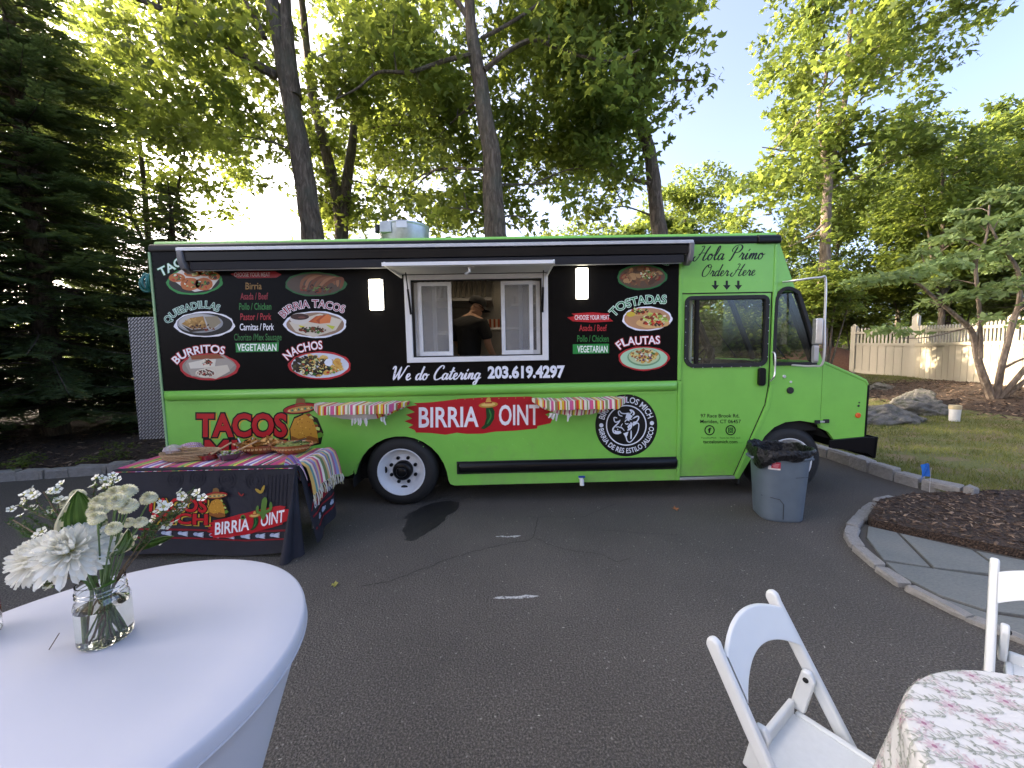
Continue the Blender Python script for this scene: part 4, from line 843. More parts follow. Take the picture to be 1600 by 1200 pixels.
# TACOS MICH in fat red letters with black and yellow edges, plain taco and hat beside them
def fat(pr, t, x0, x1, yb, h, L=0):
    pr.text(t, x0+2.5, x1+2.5, yb+1.5, h, '#c9a43a', L, .075); pr.text(t, x0, x1, yb, h, '#0c0a0a', L+1, .085); pr.text(t, x0, x1, yb, h, '#b5141f', L+2, .035)
pr = P_(); fat(pr, 'TACOS', 309, 447, 681, 33); fat(pr, 'MICH', 322, 446, 722, 33); put(pr, 'shop_lettering')
def taco(pr, x, y, s, L=0):
    def q(*p): return [(x+a*s, y+b*s) for a, b in p]
    pr.poly(q((-24, 26), (-26, 2), (-18, -18), (2, -26), (22, -16), (32, 8), (28, 28), (10, 32), (-12, 31)), '#140d08', L)
    for k in range(9): pr.ell(x+(4+k*2.8)*s, y+(-24+k*4.6)*s, 6*s, 4.5*s, ['#5c8a2a', '#8a3a1e', '#b9c96a', '#3a1e10'][k % 4], L+1+k*.05, 9, .2, k)
    pr.poly(q((-22, 24), (-24, 2), (-17, -15), (1, -23), (14, -13), (21, 6), (24, 26), (4, 29)), '#c08a2e', L+2)
    pr.poly(q((-22, 14), (-10, 19), (8, 14), (22, 18), (24, 26), (4, 29), (-22, 24)), '#8a5220', L+3)
    bits(pr, x-1*s, y+1*s, 17*s, 17*s, 26, ['#a06c20', '#dcab4c', '#8a5a1c'], .6*s, 1.5*s, 3, L+4, 1)
def hat(pr, x, y, s, rot=-.12, L=0):
    pr.ell(x, y, 28*s, 8.5*s, '#140d08', L, 30, 0, 0, rot); pr.ell(x, y, 26.5*s, 7*s, '#a01e22', L+1, 30, 0, 0, rot); pr.ell(x+1*s, y+1.2*s, 21*s, 4.6*s, '#b98d4a', L+2, 26, 0, 0, rot)
    for k in range(9): a = -20+k*5; pr.poly([(x+a*s, y+(2.4-a*rot*-1)*s), (x+(a+2.5)*s, y+(-1.5+a*rot)*s), (x+(a+5)*s, y+(2.4+a*rot)*s)], '#2f7a63' if k % 2 else '#d8c27a', L+3)
    pr.poly([(x-8*s, y-4*s), (x-6*s, y-15*s), (x+1*s, y-17*s), (x+7*s, y-14*s), (x+9*s, y-5*s)], '#7a5a30', L+4); pr.stroke([(x-8*s, y-6*s), (x, y-7.5*s), (x+8.5*s, y-7*s)], 2.2*s, '#a01e22', L+5)
pr = P_(); taco(pr, 476, 668, .92); hat(pr, 470, 638, 1.0, -.14, 6); put(pr, 'taco_picture')
# BIRRIA JOINT on its red brush stroke, the J a chili pepper
def banner(pr, X, Y, k=1.0, sl=0.0, L=0):
    q = random.Random(4); T0 = [(X+2, Y+4)]
    up_ = [(0, 636), (18, 633), (12, 630), (40, 629), (60, 627), (85, 624), (110, 623), (140, 621), (170, 621), (196, 622), (212, 628), (206, 632), (222, 637), (228, 646), (218, 650), (229, 658), (226, 664), (206, 668), (205, 672), (170, 675), (140, 676), (120, 679), (95, 679), (80, 677), (62, 680), (40, 677), (16, 676), (14, 672), (4, 668), (12, 664), (-2, 658), (10, 654), (0, 648), (14, 644)]
    def m(p): return (X+p[0]*k, Y+(p[1]-650)*k+sl*p[0]*k)
    pr.poly([m(p) for p in up_], '#ad1220', L)
    pr.text('BIRRIA', X+21*k, X+113*k, Y+17.5*k+sl*21*k, 30*k, '#e9e6ea', L+1, .02, sl); pr.text('OINT', X+146*k, X+208*k, Y+15.5*k+sl*146*k, 30*k, '#e9e6ea', L+1, .02, sl)
    c = m((131, 646)); pr.poly([(c[0]+a*k, c[1]+b_*k) for a, b_ in ((-6, -8), (4, -9), (8, -2), (7, 10), (1, 20), (-8, 26), (-14, 25), (-8, 19), (-5, 8))], '#123f1c', L+2); pr.stroke([(c[0]-1*k, c[1]-5*k), (c[0]+2*k, c[1]+6*k), (c[0]-4*k, c[1]+18*k)], 2.5*k, '#2f7a35', L+3)
    pr.ell(c[0]-2*k, c[1]-12*k, 15*k, 4.6*k, '#b98a3a', L+4, 24, 0, 0, -.08); pr.ell(c[0]-2*k, c[1]-12.5*k, 11*k, 2.8*k, '#d9b86a', L+5, 20, 0, 0, -.08); pr.poly([(c[0]-7*k, c[1]-14*k), (c[0]-4*k, c[1]-23*k), (c[0], c[1]-24*k), (c[0]+4*k, c[1]-14*k)], '#c99a4a', L+6); pr.stroke([(c[0]-7*k, c[1]-15*k), (c[0]+4*k, c[1]-15.5*k)], 1.8*k, '#a01e22', L+7)
pr = P_(); banner(pr, 634, 650, 1.0, -.012); put(pr, 'shop_banner')
# round black seal with the cow
pr = P_(); pr.ell(978.5, 664.5, 48.5, 48.5, '#08080a', 0, 72); pr.ring(978.5, 664.5, 30, 31.8, '#e3e6ee', 1); pr.ell(939.5, 664.5, 3.3, 3.3, '#e3e6ee', 1, 18); pr.ell(1018.5, 661, 3.3, 3.3, '#e3e6ee', 1, 18)
def arc(r, a0, a1): return [(978.5+r*math.cos(R(lerp(a0, a1, t/12))), 664.5-r*math.sin(R(lerp(a0, a1, t/12)))) for t in range(13)]
pr.arctext('BIRRIERIA LOS MICH', arc(35.5, 166, 17), 9, '#e3e6ee', 1, .015, 6); pr.arctext('BIRRIA DE RES ESTILO JALISCO', arc(43.5, 188, 356), 7.6, '#e3e6ee', 1, .015, 6)
def cw(pts): return [(925+x*110/1200, 610+y*110/1200) for x, y in pts]
WC = '#dfe4ee'
for pts, w_ in (([(470, 340), (448, 370), (465, 420), (520, 440)], 1.7), ([(470, 345), (500, 385), (560, 395), (640, 385)], 1.7), ([(640, 330), (690, 350), (715, 390), (690, 425)], 2.6), ([(640, 335), (675, 375), (640, 395)], 1.5), ([(430, 470), (380, 460), (375, 500), (400, 540), (470, 520)], 1.7), ([(690, 480), (770, 440), (795, 465), (760, 530), (690, 545)], 2.0),
                ([(480, 500), (440, 560), (380, 620), (355, 660), (370, 715), (430, 735), (500, 715)], 2.2), ([(400, 625), (450, 620), (490, 640)], 1.4), ([(545, 735), (580, 800), (600, 860), (645, 880), (700, 830), (770, 720), (795, 620), (785, 560), (700, 550)], 1.6), ([(665, 680), (665, 780), (660, 830)], 2.2), ([(600, 680), (650, 650), (670, 600), (660, 540)], 2.6), ([(555, 540), (590, 500), (640, 520)], 1.6), ([(560, 555), (590, 575), (620, 560)], 1.5), ([(500, 640), (530, 660), (550, 690)], 1.2), ([(520, 560), (490, 620), (520, 640)], 1.2)):
    pr.stroke(cw(pts), w_, WC, 2)
for pts in ([(585, 400), (640, 395), (690, 440), (660, 480), (690, 500), (620, 500), (575, 470), (560, 500)], [(530, 735), (620, 700), (600, 770), (580, 800)], [(680, 560), (785, 550), (700, 610)], [(372, 670), (420, 690), (490, 690), (470, 735), (400, 730)], [(425, 660), (440, 650), (448, 665), (432, 680)], [(600, 620), (640, 560), (660, 600), (620, 660)]): pr.poly(cw(pts), WC, 2.5)
put(pr, 'round_logo')
# cab lettering
INK = '#10120f'
pr = P_(); cursive(pr, 'Hola Primo', 1086, 1196, 407, 22, INK, 0, .3, (.045, .12), -.018); cursive(pr, 'Order Here', 1095, 1182, 432, 18.5, INK, 0, .3, (.045, .11), -.018)
for x in (1117.5, 1135.5, 1153.5): pr.poly([(x-1.8, 438.5), (x+1.8, 438.5), (x+1.8, 445.5), (x+6, 445.5), (x, 453), (x-6, 445.5), (x-1.8, 445.5)], INK, 0)
put(pr, 'script_lettering')
def door_mp(px, py, L): return side_mp(px, py, L, YS+.0105)
pr = PR(door_mp); pr.text('97 Race Brook Rd,', 1095.5, 1156, 652.5, 5.4, INK, 0, .01); pr.text('Meriden, CT 06457', 1095, 1158.5, 661.5, 5.4, INK, 0, .01); pr.text('tacoslosmich.com', 1099.5, 1153, 693, 5, INK, 0, .012); pr.text('TacoslosMich', 1096, 1120, 685.5, 2.3, INK, 0, 0); pr.text('Tacos los Mich, LLC', 1125, 1158, 685.5, 2.3, INK, 0, 0)
for cx in (1109.5, 1142.5): pr.ring(cx, 672.5, 6.3, 8.0, INK, 0, 36)
pr.text('f', 1107.3, 1112, 676.5, 7.6, INK, 0, .03)
for a, b_ in ((0, 1),): pr.poly([(1138.5, 668.5), (1146.5, 668.5), (1146.5, 676.5), (1138.5, 676.5)], INK, 0); pr.poly([(1139.6, 669.6), (1145.4, 669.6), (1145.4, 675.4), (1139.6, 675.4)], '#5cae3c', 1); pr.ring(1142.5, 672.7, 1.3, 2.3, INK, 2, 20); pr.ell(1144.6, 670.5, .5, .5, INK, 2, 8)
pr.build('address_lettering', PRINT, dr, fix=False)
# ------------------------------------------------------------------ trees
b = NB('bark'); v = b.coord(scale=(1, 1, .22)); n1 = b.noise(16, 6, .62, v, .8); n2 = b.noise(2.2, 4)
b.base(b.mix(b.ramp(n2, [(.4, (0, 0, 0)), (.7, (.55, .55, .55))]), b.ramp(n1, [(.3, (.03, .02, .014)), (.5, (.10, .073, .052)), (.68, (.2, .155, .115)), (.8, (.28, .225, .17))]), (.10, .105, .075, 1))); b.set(Roughness=.95); b.normal(b.bump(n1, 1, .05)); BARK = b.m
b = NB('pale_bark'); v = b.coord(scale=(1, 1, .3)); n1 = b.noise(14, 6, .6, v, .6); b.base(b.ramp(n1, [(.3, (.08, .06, .045)), (.55, (.2, .155, .115)), (.75, (.32, .26, .2))])); b.set(Roughness=.9); b.normal(b.bump(n1, .8, .03)); PALEBARK = b.m
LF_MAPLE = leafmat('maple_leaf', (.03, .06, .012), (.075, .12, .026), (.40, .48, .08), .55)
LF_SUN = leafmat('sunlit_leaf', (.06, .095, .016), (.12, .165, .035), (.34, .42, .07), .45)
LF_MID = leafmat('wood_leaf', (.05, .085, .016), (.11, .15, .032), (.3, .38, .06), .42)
LF_DOG = leafmat('dogwood_leaf', (.12, .19, .06), (.28, .37, .15), (.36, .46, .14), .45)
LF_YEL = leafmat('yellow_green_leaf', (.075, .10, .012), (.15, .18, .03), (.3, .33, .04), .42)
LF_SPR = leafmat('spruce_needle', (.05, .082, .034), (.12, .165, .07), (.26, .34, .09), .4, .55)
LF_HEM = leafmat('hemlock_needle', (.08, .11, .025), (.16, .19, .05), (.24, .28, .06), .4, .55)
SH_MAPLE = (np.array([(0, 0, 0), (.48, -.24, .03), (1, 0, -.06), (.48, .24, .03), (.10, .40, .02), (.60, .74, -.05), (.52, .20, .03), (.52, -.20, .03), (.60, -.74, -.05), (.10, -.40, .02)]), np.array([(0, 1, 2, 3), (0, 6, 5, 4), (0, 9, 8, 7)]))
SH_OVAL = (np.array([(0, 0, 0), (.45, -.27, .05), (1, 0, -.04), (.45, .27, .05)]), np.array([(0, 1, 2, 3)]))
def leaf_arrays(P, N, size, shape, q):
    n = len(P); lv, lf = shape; N = N/np.linalg.norm(N, axis=1, keepdims=True)
    h = q.normal(size=(n, 3)); X = h-N*np.sum(h*N, 1, keepdims=True); X /= np.linalg.norm(X, axis=1, keepdims=True); Y = np.cross(N, X)
    V = P[:, None, :] + size[:, None, None]*(X[:, None, :]*lv[None, :, 0:1]+Y[:, None, :]*lv[None, :, 1:2]+N[:, None, :]*lv[None, :, 2:3])
    F = (np.arange(n)*len(lv))[:, None, None]+lf[None]; return V.reshape(-1, 3), F.reshape(-1, lf.shape[1])
def spray_leaves(sprays, per, size, shape, seed, up=1.0, tilt=.85, flat=.22):
    """sprays: (x,y,z,r): flattish fans of leaves that droop at the rim"""
    q = np.random.default_rng(seed); S = np.array(sprays, float); n = len(S); k = np.maximum(3, (per*(S[:, 3]/S[:, 3].mean())**2*q.uniform(.6, 1.4, n)).astype(int)); idx = np.repeat(np.arange(n), k); m = len(idx)
    a = q.uniform(0, 6.283, m); r = np.sqrt(q.random(m)); r = r*(.75+.25*np.cos(3*a+idx)); c = S[idx]
    P = np.c_[c[:, 0]+c[:, 3]*r*np.cos(a), c[:, 1]+c[:, 3]*r*np.sin(a), c[:, 2]+c[:, 3]*(q.normal(0, flat, m)-.30*r*r)]
    N = np.c_[q.normal(0, tilt, m)+.35*np.cos(a)*r, q.normal(0, tilt, m)+.35*np.sin(a)*r, np.full(m, up)]
    return leaf_arrays(P, N, size*q.uniform(.65, 1.25, m), shape, q)
DENS = 1.05
def crown_sprays(ells, n, seed, rmin, rmax, gap=-.08, gs=.42, zmin=None):
    q = random.Random(seed); o = []; vol = [e[1][0]*e[1][1]*e[1][2] for e in ells]; tot = sum(vol); off = Vector((seed*3.7, seed*1.3, 0))
    for (c, r), v in zip(ells, vol):
        k = int(n*v/tot); t = 0
        while k > 0 and t < 40000:
            t += 1; d = Vector((q.gauss(0, 1), q.gauss(0, 1), q.gauss(0, 1))).normalized()*q.random()**(1/2.4); p = Vector((c[0]+d.x*r[0], c[1]+d.y*r[1], c[2]+d.z*r[2]))
            if zmin is not None and p.z < zmin: continue
            if noise.noise(p*gs+off) < gap: continue
            o.append((p.x, p.y, p.z, q.uniform(rmin, rmax))); k -= 1
    return o
def tree(base, stems, ells, nspray, per, lsize, label, group, leaf=LF_MAPLE, shape=SH_MAPLE, seed=1, bark=BARK, rmin=.5, rmax=.95, gap=-.08, twig=.5, name='maple_tree', cat='tree', extra=(), tilt=.85, flat=.24, gs=.42):
    base = Vector(base); root = empty(name, base, label=label, cat=cat, group=group); tb = MB(); anchors = []; q = random.Random(seed)
    for pts, r in stems:
        L = smooth_path(pts, 5); m = len(L); rr = [lerp(r[0], r[1], i/(m-1)) for i in range(m)]
        L = [p+Vector((.04*noise.noise(p*.9+Vector((seed, 0, 0))), .04*noise.noise(p*.9), 0))*(r[0] > .05) for p in L]
        tb.tube([p-base for p in L], rr, 14 if r[0] > .1 else 7, jit=.16, cap=True); anchors += [(p, s) for p, s in zip(L, rr)]
    sp = (crown_sprays(ells, nspray, seed, rmin, rmax, gap, gs) if nspray else [])+list(extra)
    zlo = min([s[2] for s in sp])-.6
    anc = [a for a in anchors if a[0].z > zlo] or anchors
    for s in sp:
        if q.random() > twig: continue
        p = Vector(s[:3]); a = min(anc, key=lambda t: (t[0]-p).length+.8*max(0, t[0].z-p.z+.3)); c = a[0].lerp(p, .5)+Vector((q.uniform(-.25, .25), q.uniform(-.25, .25), q.uniform(-.05, .35)))*min(1, (a[0]-p).length*.4)
        L = smooth_path([a[0], c, p], 4); r0 = min(a[1]*.6, .012+.010*(a[0]-p).length); tb.tube([v-base for v in L], [lerp(r0, .005, i/(len(L)-1)) for i in range(len(L))], 5)
        if len(anc) < 900: anc.append((c, r0))
    tb.build('trunk', bark, root, smooth=True, fix=False)
    per = int(per*DENS); V, F = spray_leaves(sp, per, lsize, shape, seed, tilt=tilt, flat=flat); me = npmesh('crown', V-np.array(base), F); me.materials.append(leaf); link('crown', me, root); return root
def px(Y, *pts): return [at(x, y, Y) for x, y in pts]
def down(p, dz=.3): return Vector((p[0], p[1], -dz))
G1, G2, G3 = 'tall maples standing behind the truck', 'sunlit trees at the edge of the wood', 'trees to the right of the truck'
# the four big trunks over the truck
t0 = px(9, (497, 420), (490, 372), (470, 240), (445, 110), (425, 0)); A0 = down(t0[0])
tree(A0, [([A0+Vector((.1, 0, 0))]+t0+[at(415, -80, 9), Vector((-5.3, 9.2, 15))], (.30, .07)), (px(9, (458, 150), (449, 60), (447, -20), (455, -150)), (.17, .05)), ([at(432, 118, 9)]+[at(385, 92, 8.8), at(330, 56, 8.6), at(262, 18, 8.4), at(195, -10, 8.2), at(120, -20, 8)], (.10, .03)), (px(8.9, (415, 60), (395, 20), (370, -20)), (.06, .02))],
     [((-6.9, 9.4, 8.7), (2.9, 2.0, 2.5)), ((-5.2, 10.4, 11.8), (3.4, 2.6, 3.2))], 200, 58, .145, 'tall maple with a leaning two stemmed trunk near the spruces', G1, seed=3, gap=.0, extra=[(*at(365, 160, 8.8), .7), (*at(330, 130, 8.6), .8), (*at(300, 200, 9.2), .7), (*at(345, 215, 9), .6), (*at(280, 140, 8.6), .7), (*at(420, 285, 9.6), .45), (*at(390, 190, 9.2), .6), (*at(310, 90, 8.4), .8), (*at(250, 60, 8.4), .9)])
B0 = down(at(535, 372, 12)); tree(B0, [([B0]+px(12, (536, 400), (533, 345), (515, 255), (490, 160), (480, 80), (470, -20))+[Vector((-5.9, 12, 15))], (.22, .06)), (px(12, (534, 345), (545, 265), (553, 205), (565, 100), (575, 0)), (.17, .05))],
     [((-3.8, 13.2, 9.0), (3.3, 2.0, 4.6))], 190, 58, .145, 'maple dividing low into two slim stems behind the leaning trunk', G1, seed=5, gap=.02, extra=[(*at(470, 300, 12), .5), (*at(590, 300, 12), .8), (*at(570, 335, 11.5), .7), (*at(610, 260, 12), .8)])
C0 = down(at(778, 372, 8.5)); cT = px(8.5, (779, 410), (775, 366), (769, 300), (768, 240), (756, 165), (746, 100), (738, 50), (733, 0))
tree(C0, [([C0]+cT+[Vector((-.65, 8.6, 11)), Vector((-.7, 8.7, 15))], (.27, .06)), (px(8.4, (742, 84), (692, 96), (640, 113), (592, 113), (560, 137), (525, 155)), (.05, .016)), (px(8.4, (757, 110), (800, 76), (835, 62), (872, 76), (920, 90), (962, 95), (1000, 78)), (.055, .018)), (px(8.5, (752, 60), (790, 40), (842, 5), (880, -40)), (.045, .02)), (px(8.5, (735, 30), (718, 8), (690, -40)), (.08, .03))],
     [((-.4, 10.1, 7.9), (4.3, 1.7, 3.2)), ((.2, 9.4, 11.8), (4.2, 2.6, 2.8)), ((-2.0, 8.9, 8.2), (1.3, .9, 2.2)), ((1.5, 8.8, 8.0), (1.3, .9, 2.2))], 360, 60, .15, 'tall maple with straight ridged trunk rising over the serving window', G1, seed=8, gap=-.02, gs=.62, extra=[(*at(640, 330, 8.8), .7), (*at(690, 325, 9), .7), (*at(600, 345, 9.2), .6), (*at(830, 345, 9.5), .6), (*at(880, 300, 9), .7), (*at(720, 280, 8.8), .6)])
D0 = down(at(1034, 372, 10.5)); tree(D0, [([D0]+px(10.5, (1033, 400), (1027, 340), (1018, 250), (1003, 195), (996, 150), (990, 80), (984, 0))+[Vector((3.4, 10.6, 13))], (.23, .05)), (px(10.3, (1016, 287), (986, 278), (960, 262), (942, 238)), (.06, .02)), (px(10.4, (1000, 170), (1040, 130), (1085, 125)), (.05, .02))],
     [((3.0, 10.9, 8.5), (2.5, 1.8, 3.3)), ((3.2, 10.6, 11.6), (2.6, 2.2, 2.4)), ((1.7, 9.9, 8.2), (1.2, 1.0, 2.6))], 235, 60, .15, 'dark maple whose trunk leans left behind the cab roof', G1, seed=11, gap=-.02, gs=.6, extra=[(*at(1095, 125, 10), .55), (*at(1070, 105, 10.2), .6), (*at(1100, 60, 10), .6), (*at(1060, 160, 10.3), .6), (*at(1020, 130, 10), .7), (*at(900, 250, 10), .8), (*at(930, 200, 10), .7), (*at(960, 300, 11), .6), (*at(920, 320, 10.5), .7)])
# the open sunlit maple on the right
E0 = at(1288, 440, 15); E0 = Vector((E0.x, 15, .3)); tree(E0, [([E0]+px(15, (1288, 425), (1291, 340), (1293, 290), (1299, 250), (1312, 200), (1321, 150), (1326, 80), (1332, 0)), (.20, .05)), (px(15, (1294, 280), (1283, 215), (1280, 170), (1291, 110), (1285, 30)), (.11, .03)), (px(15, (1299, 245), (1350, 226), (1402, 214), (1450, 190)), (.08, .02)), (px(14.8, (1291, 345), (1266, 368), (1235, 385)), (.05, .015)), (px(15, (1283, 215), (1240, 235), (1190, 230)), (.05, .015)), (px(15, (1310, 205), (1350, 150), (1410, 110)), (.06, .02))],
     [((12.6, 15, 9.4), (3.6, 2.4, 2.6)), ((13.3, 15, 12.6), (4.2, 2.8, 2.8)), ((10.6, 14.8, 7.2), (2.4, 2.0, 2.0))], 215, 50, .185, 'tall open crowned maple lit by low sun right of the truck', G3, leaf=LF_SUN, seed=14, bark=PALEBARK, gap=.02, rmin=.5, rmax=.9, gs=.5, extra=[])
# wood edge behind the truck and to the right: each tree its own crown and trunk
bgt = [((1.3, 17.0), 3.9, (2.7, 1.8, 2.6), LF_YEL, 'yellow green young tree between the two middle trunks'), ((4.2, 19), 5.0, (2.4, 2.0, 3.0), LF_SUN, 'sunlit young tree behind the dark leaning maple'), ((-3.2, 17), 3.4, (2.2, 1.8, 2.3), LF_MID, 'low tree behind the roof fan'),
       ((7.4, 19.5), 4.8, (2.6, 2.0, 3.8), LF_MID, 'bushy tree just past the cab roof corner'), ((10.4, 22), 7.6, (3.0, 2.4, 4.0), LF_SUN, 'taller sunny tree behind the bushy one by the cab'), ((-10.5, 16.5), 3.8, (2.3, 1.8, 2.4), LF_YEL, 'backlit low tree between spruce and leaning maple'), ((-8.1, 19), 3.0, (1.6, 1.5, 1.6), LF_MID, 'small far tree under the bright sky gap'),
       ((16.4, 19.5), 6.2, (3.0, 2.4, 4.4), LF_MID, 'dense tree behind the open crowned maple'), ((20.2, 17.5), 6.6, (3.2, 2.6, 4.4), LF_SUN, 'broad tree above the picket fence'), ((-7.4, 13.5), 3.6, (1.9, 1.5, 2.1), LF_MAPLE, 'leafy tree close behind the rear end of the truck'), ((-10.8, 12.6), 8.6, (3.0, 2.2, 3.4), LF_MAPLE, 'tall leafy tree with sky showing through above the spruces'), ((17.6, 15.5), 6.6, (2.4, 1.8, 3.6), LF_SUN, 'light green leafy tree filling the right edge behind the dogwood'), ((25, 18), 8.2, (3.6, 3, 5.6), LF_MID, 'tall tree at the far right behind the conifer'), ((13.2, 20), 3.6, (2.2, 1.8, 2.6), LF_YEL, 'yellow green tree low behind the pale trunk'), ((22.5, 22), 9.5, (3.6, 3, 4.6), LF_MID, 'far tree topping the right hand wood'), ((6.2, 13.8), 1.9, (1.6, 1.3, 1.5), LF_MID, 'leafy understory tree seen through the cab window'), ((9.0, 14.2), 1.7, (1.4, 1.2, 1.3), LF_YEL, 'bright understory tree beyond the truck nose')]
for i, ((x, y), zc, r, lf, lb) in enumerate(bgt):
    b0 = Vector((x, y, far_z(x, y)-.1)); top = Vector((x+.4*math.sin(i), y, zc+r[2]*.7)); tree(b0, [([b0, b0.lerp(top, .4)+Vector((.15*math.sin(i*3), 0, 0)), top], (.16, .03)), ([b0.lerp(top, .35), Vector((x+r[0]*.5, y-.2, zc+.2))], (.06, .02)), ([b0.lerp(top, .4), Vector((x-r[0]*.5, y-.2, zc+.4))], (.06, .02))],
         [((x, y, zc), r)], int(50+r[0]*r[2]*9), 75, .22, lb, G2, leaf=lf, shape=SH_OVAL if i % 3 else SH_MAPLE, seed=30+i, gap=-.15, rmin=.45, rmax=.85, twig=.35, gs=.6, name='young_tree')
# layered kousa dogwood in front of the fence
hb = Vector((11.6, 9.0, lawn_z(11.6, 9.0)-.05)); hs = []
for pts, r in (([(1552, 622), (1530, 568), (1520, 520), (1490, 490), (1440, 447), (1405, 425)], (.085, .02)), ([(1532, 560), (1531, 500), (1525, 410), (1541, 372), (1546, 320)], (.05, .015)), ([(1562, 622), (1566, 570), (1582, 505), (1592, 470), (1588, 420), (1560, 380), (1545, 350)], (.075, .018)), ([(1568, 622), (1590, 590), (1640, 530), (1680, 470)], (.075, .02)), ([(1570, 625), (1610, 590), (1680, 540), (1740, 500)], (.065, .02)), ([(1568, 575), (1600, 560), (1650, 548)], (.035, .012)), ([(1512, 512), (1450, 527), (1400, 528)], (.02, .008)), ([(1580, 500), (1620, 440), (1640, 380)], (.04, .012))):
    hs.append(([hb+Vector((.02*len(hs), 0, 0))]+px(8.95-.05*len(hs), *pts[1:]) if pts[0][1] > 600 else px(8.9, *pts), r))
ht = []
for x, y, Y, r in ((1345, 437, 8.6, .45), (1385, 430, 8.6, .55), (1425, 425, 8.7, .6), (1465, 412, 8.8, .6), (1500, 400, 8.9, .6), (1540, 392, 9, .6), (1590, 385, 9.2, .7), (1390, 512, 8.5, .3), (1420, 518, 8.5, .3), (1372, 516, 8.4, .22), (1500, 462, 8.6, .45), (1530, 455, 8.5, .5), (1580, 440, 8.4, .6), (1630, 430, 8.6, .7), (1450, 470, 9.3, .35), (1470, 440, 9.4, .4), (1545, 495, 8.5, .3), (1520, 350, 9.2, .55), (1570, 340, 9, .6), (1620, 335, 8.8, .7), (1475, 372, 9.3, .5), (1600, 365, 8.3, .6), (1555, 415, 9.5, .5), (1660, 460, 8.2, .7), (1680, 400, 8.4, .8), (1590, 505, 9.2, .3), (1640, 380, 9.4, .7), (1500, 330, 9.6, .4), (1560, 300, 9.3, .45), (1610, 295, 9, .6), (1440, 395, 9.2, .4)):
    p = at(x, y, Y); ht.append((*p, r))
tree(hb, hs, [], 0, 120, .16, 'small many stemmed dogwood with flat pale layers before the fence', G3, leaf=LF_DOG, shape=SH_OVAL, seed=50, bark=PALEBARK, twig=1.0, name='dogwood_tree', extra=ht, tilt=.95, flat=.06)
# fine leaved shrubs behind the fence
for i, (x, y, Y, r, n, lf, lb) in enumerate(((1295, 458, 13.6, (1.25, .9, 1.15), 42, LF_SUN, 'leafy shrub hiding the foot of the pale trunk by the mirror'), (1340, 478, 18, (1.9, 1.3, 1.5), 60, LF_YEL, 'bright fine leaved shrub behind the left end of the fence'), (1420, 455, 18.5, (2.0, 1.4, 1.6), 60, LF_MID, 'green shrub showing over the middle of the fence'), (1500, 440, 17, (2.2, 1.4, 1.7), 60, LF_SUN, 'sunny shrub behind the fence by the dogwood'), (1272, 440, 19, (1.6, 1.3, 2.2), 50, LF_DOG, 'pale layered shrub beside the truck mirror'), (1590, 430, 16, (2.4, 1.6, 2.2), 60, LF_MID, 'dark shrub over the fence at the right edge'))):
    c = at(x, y, Y); b0 = Vector((c.x, Y, .2)); tree(b0, [([b0, c+Vector((.3, 0, .2))], (.06, .015)), ([b0, c+Vector((-.7, 0, 0))], (.05, .012)), ([b0, c+Vector((.8, 0, -.1))], (.05, .012))], [(tuple(c), r)], n*2, 80, .15, lb, 'shrubs behind the picket fence', leaf=lf, shape=SH_OVAL, seed=70+i, gap=-.3, rmin=.4, rmax=.7, twig=.4, name='shrub', cat='shrub', tilt=.35, flat=.1)

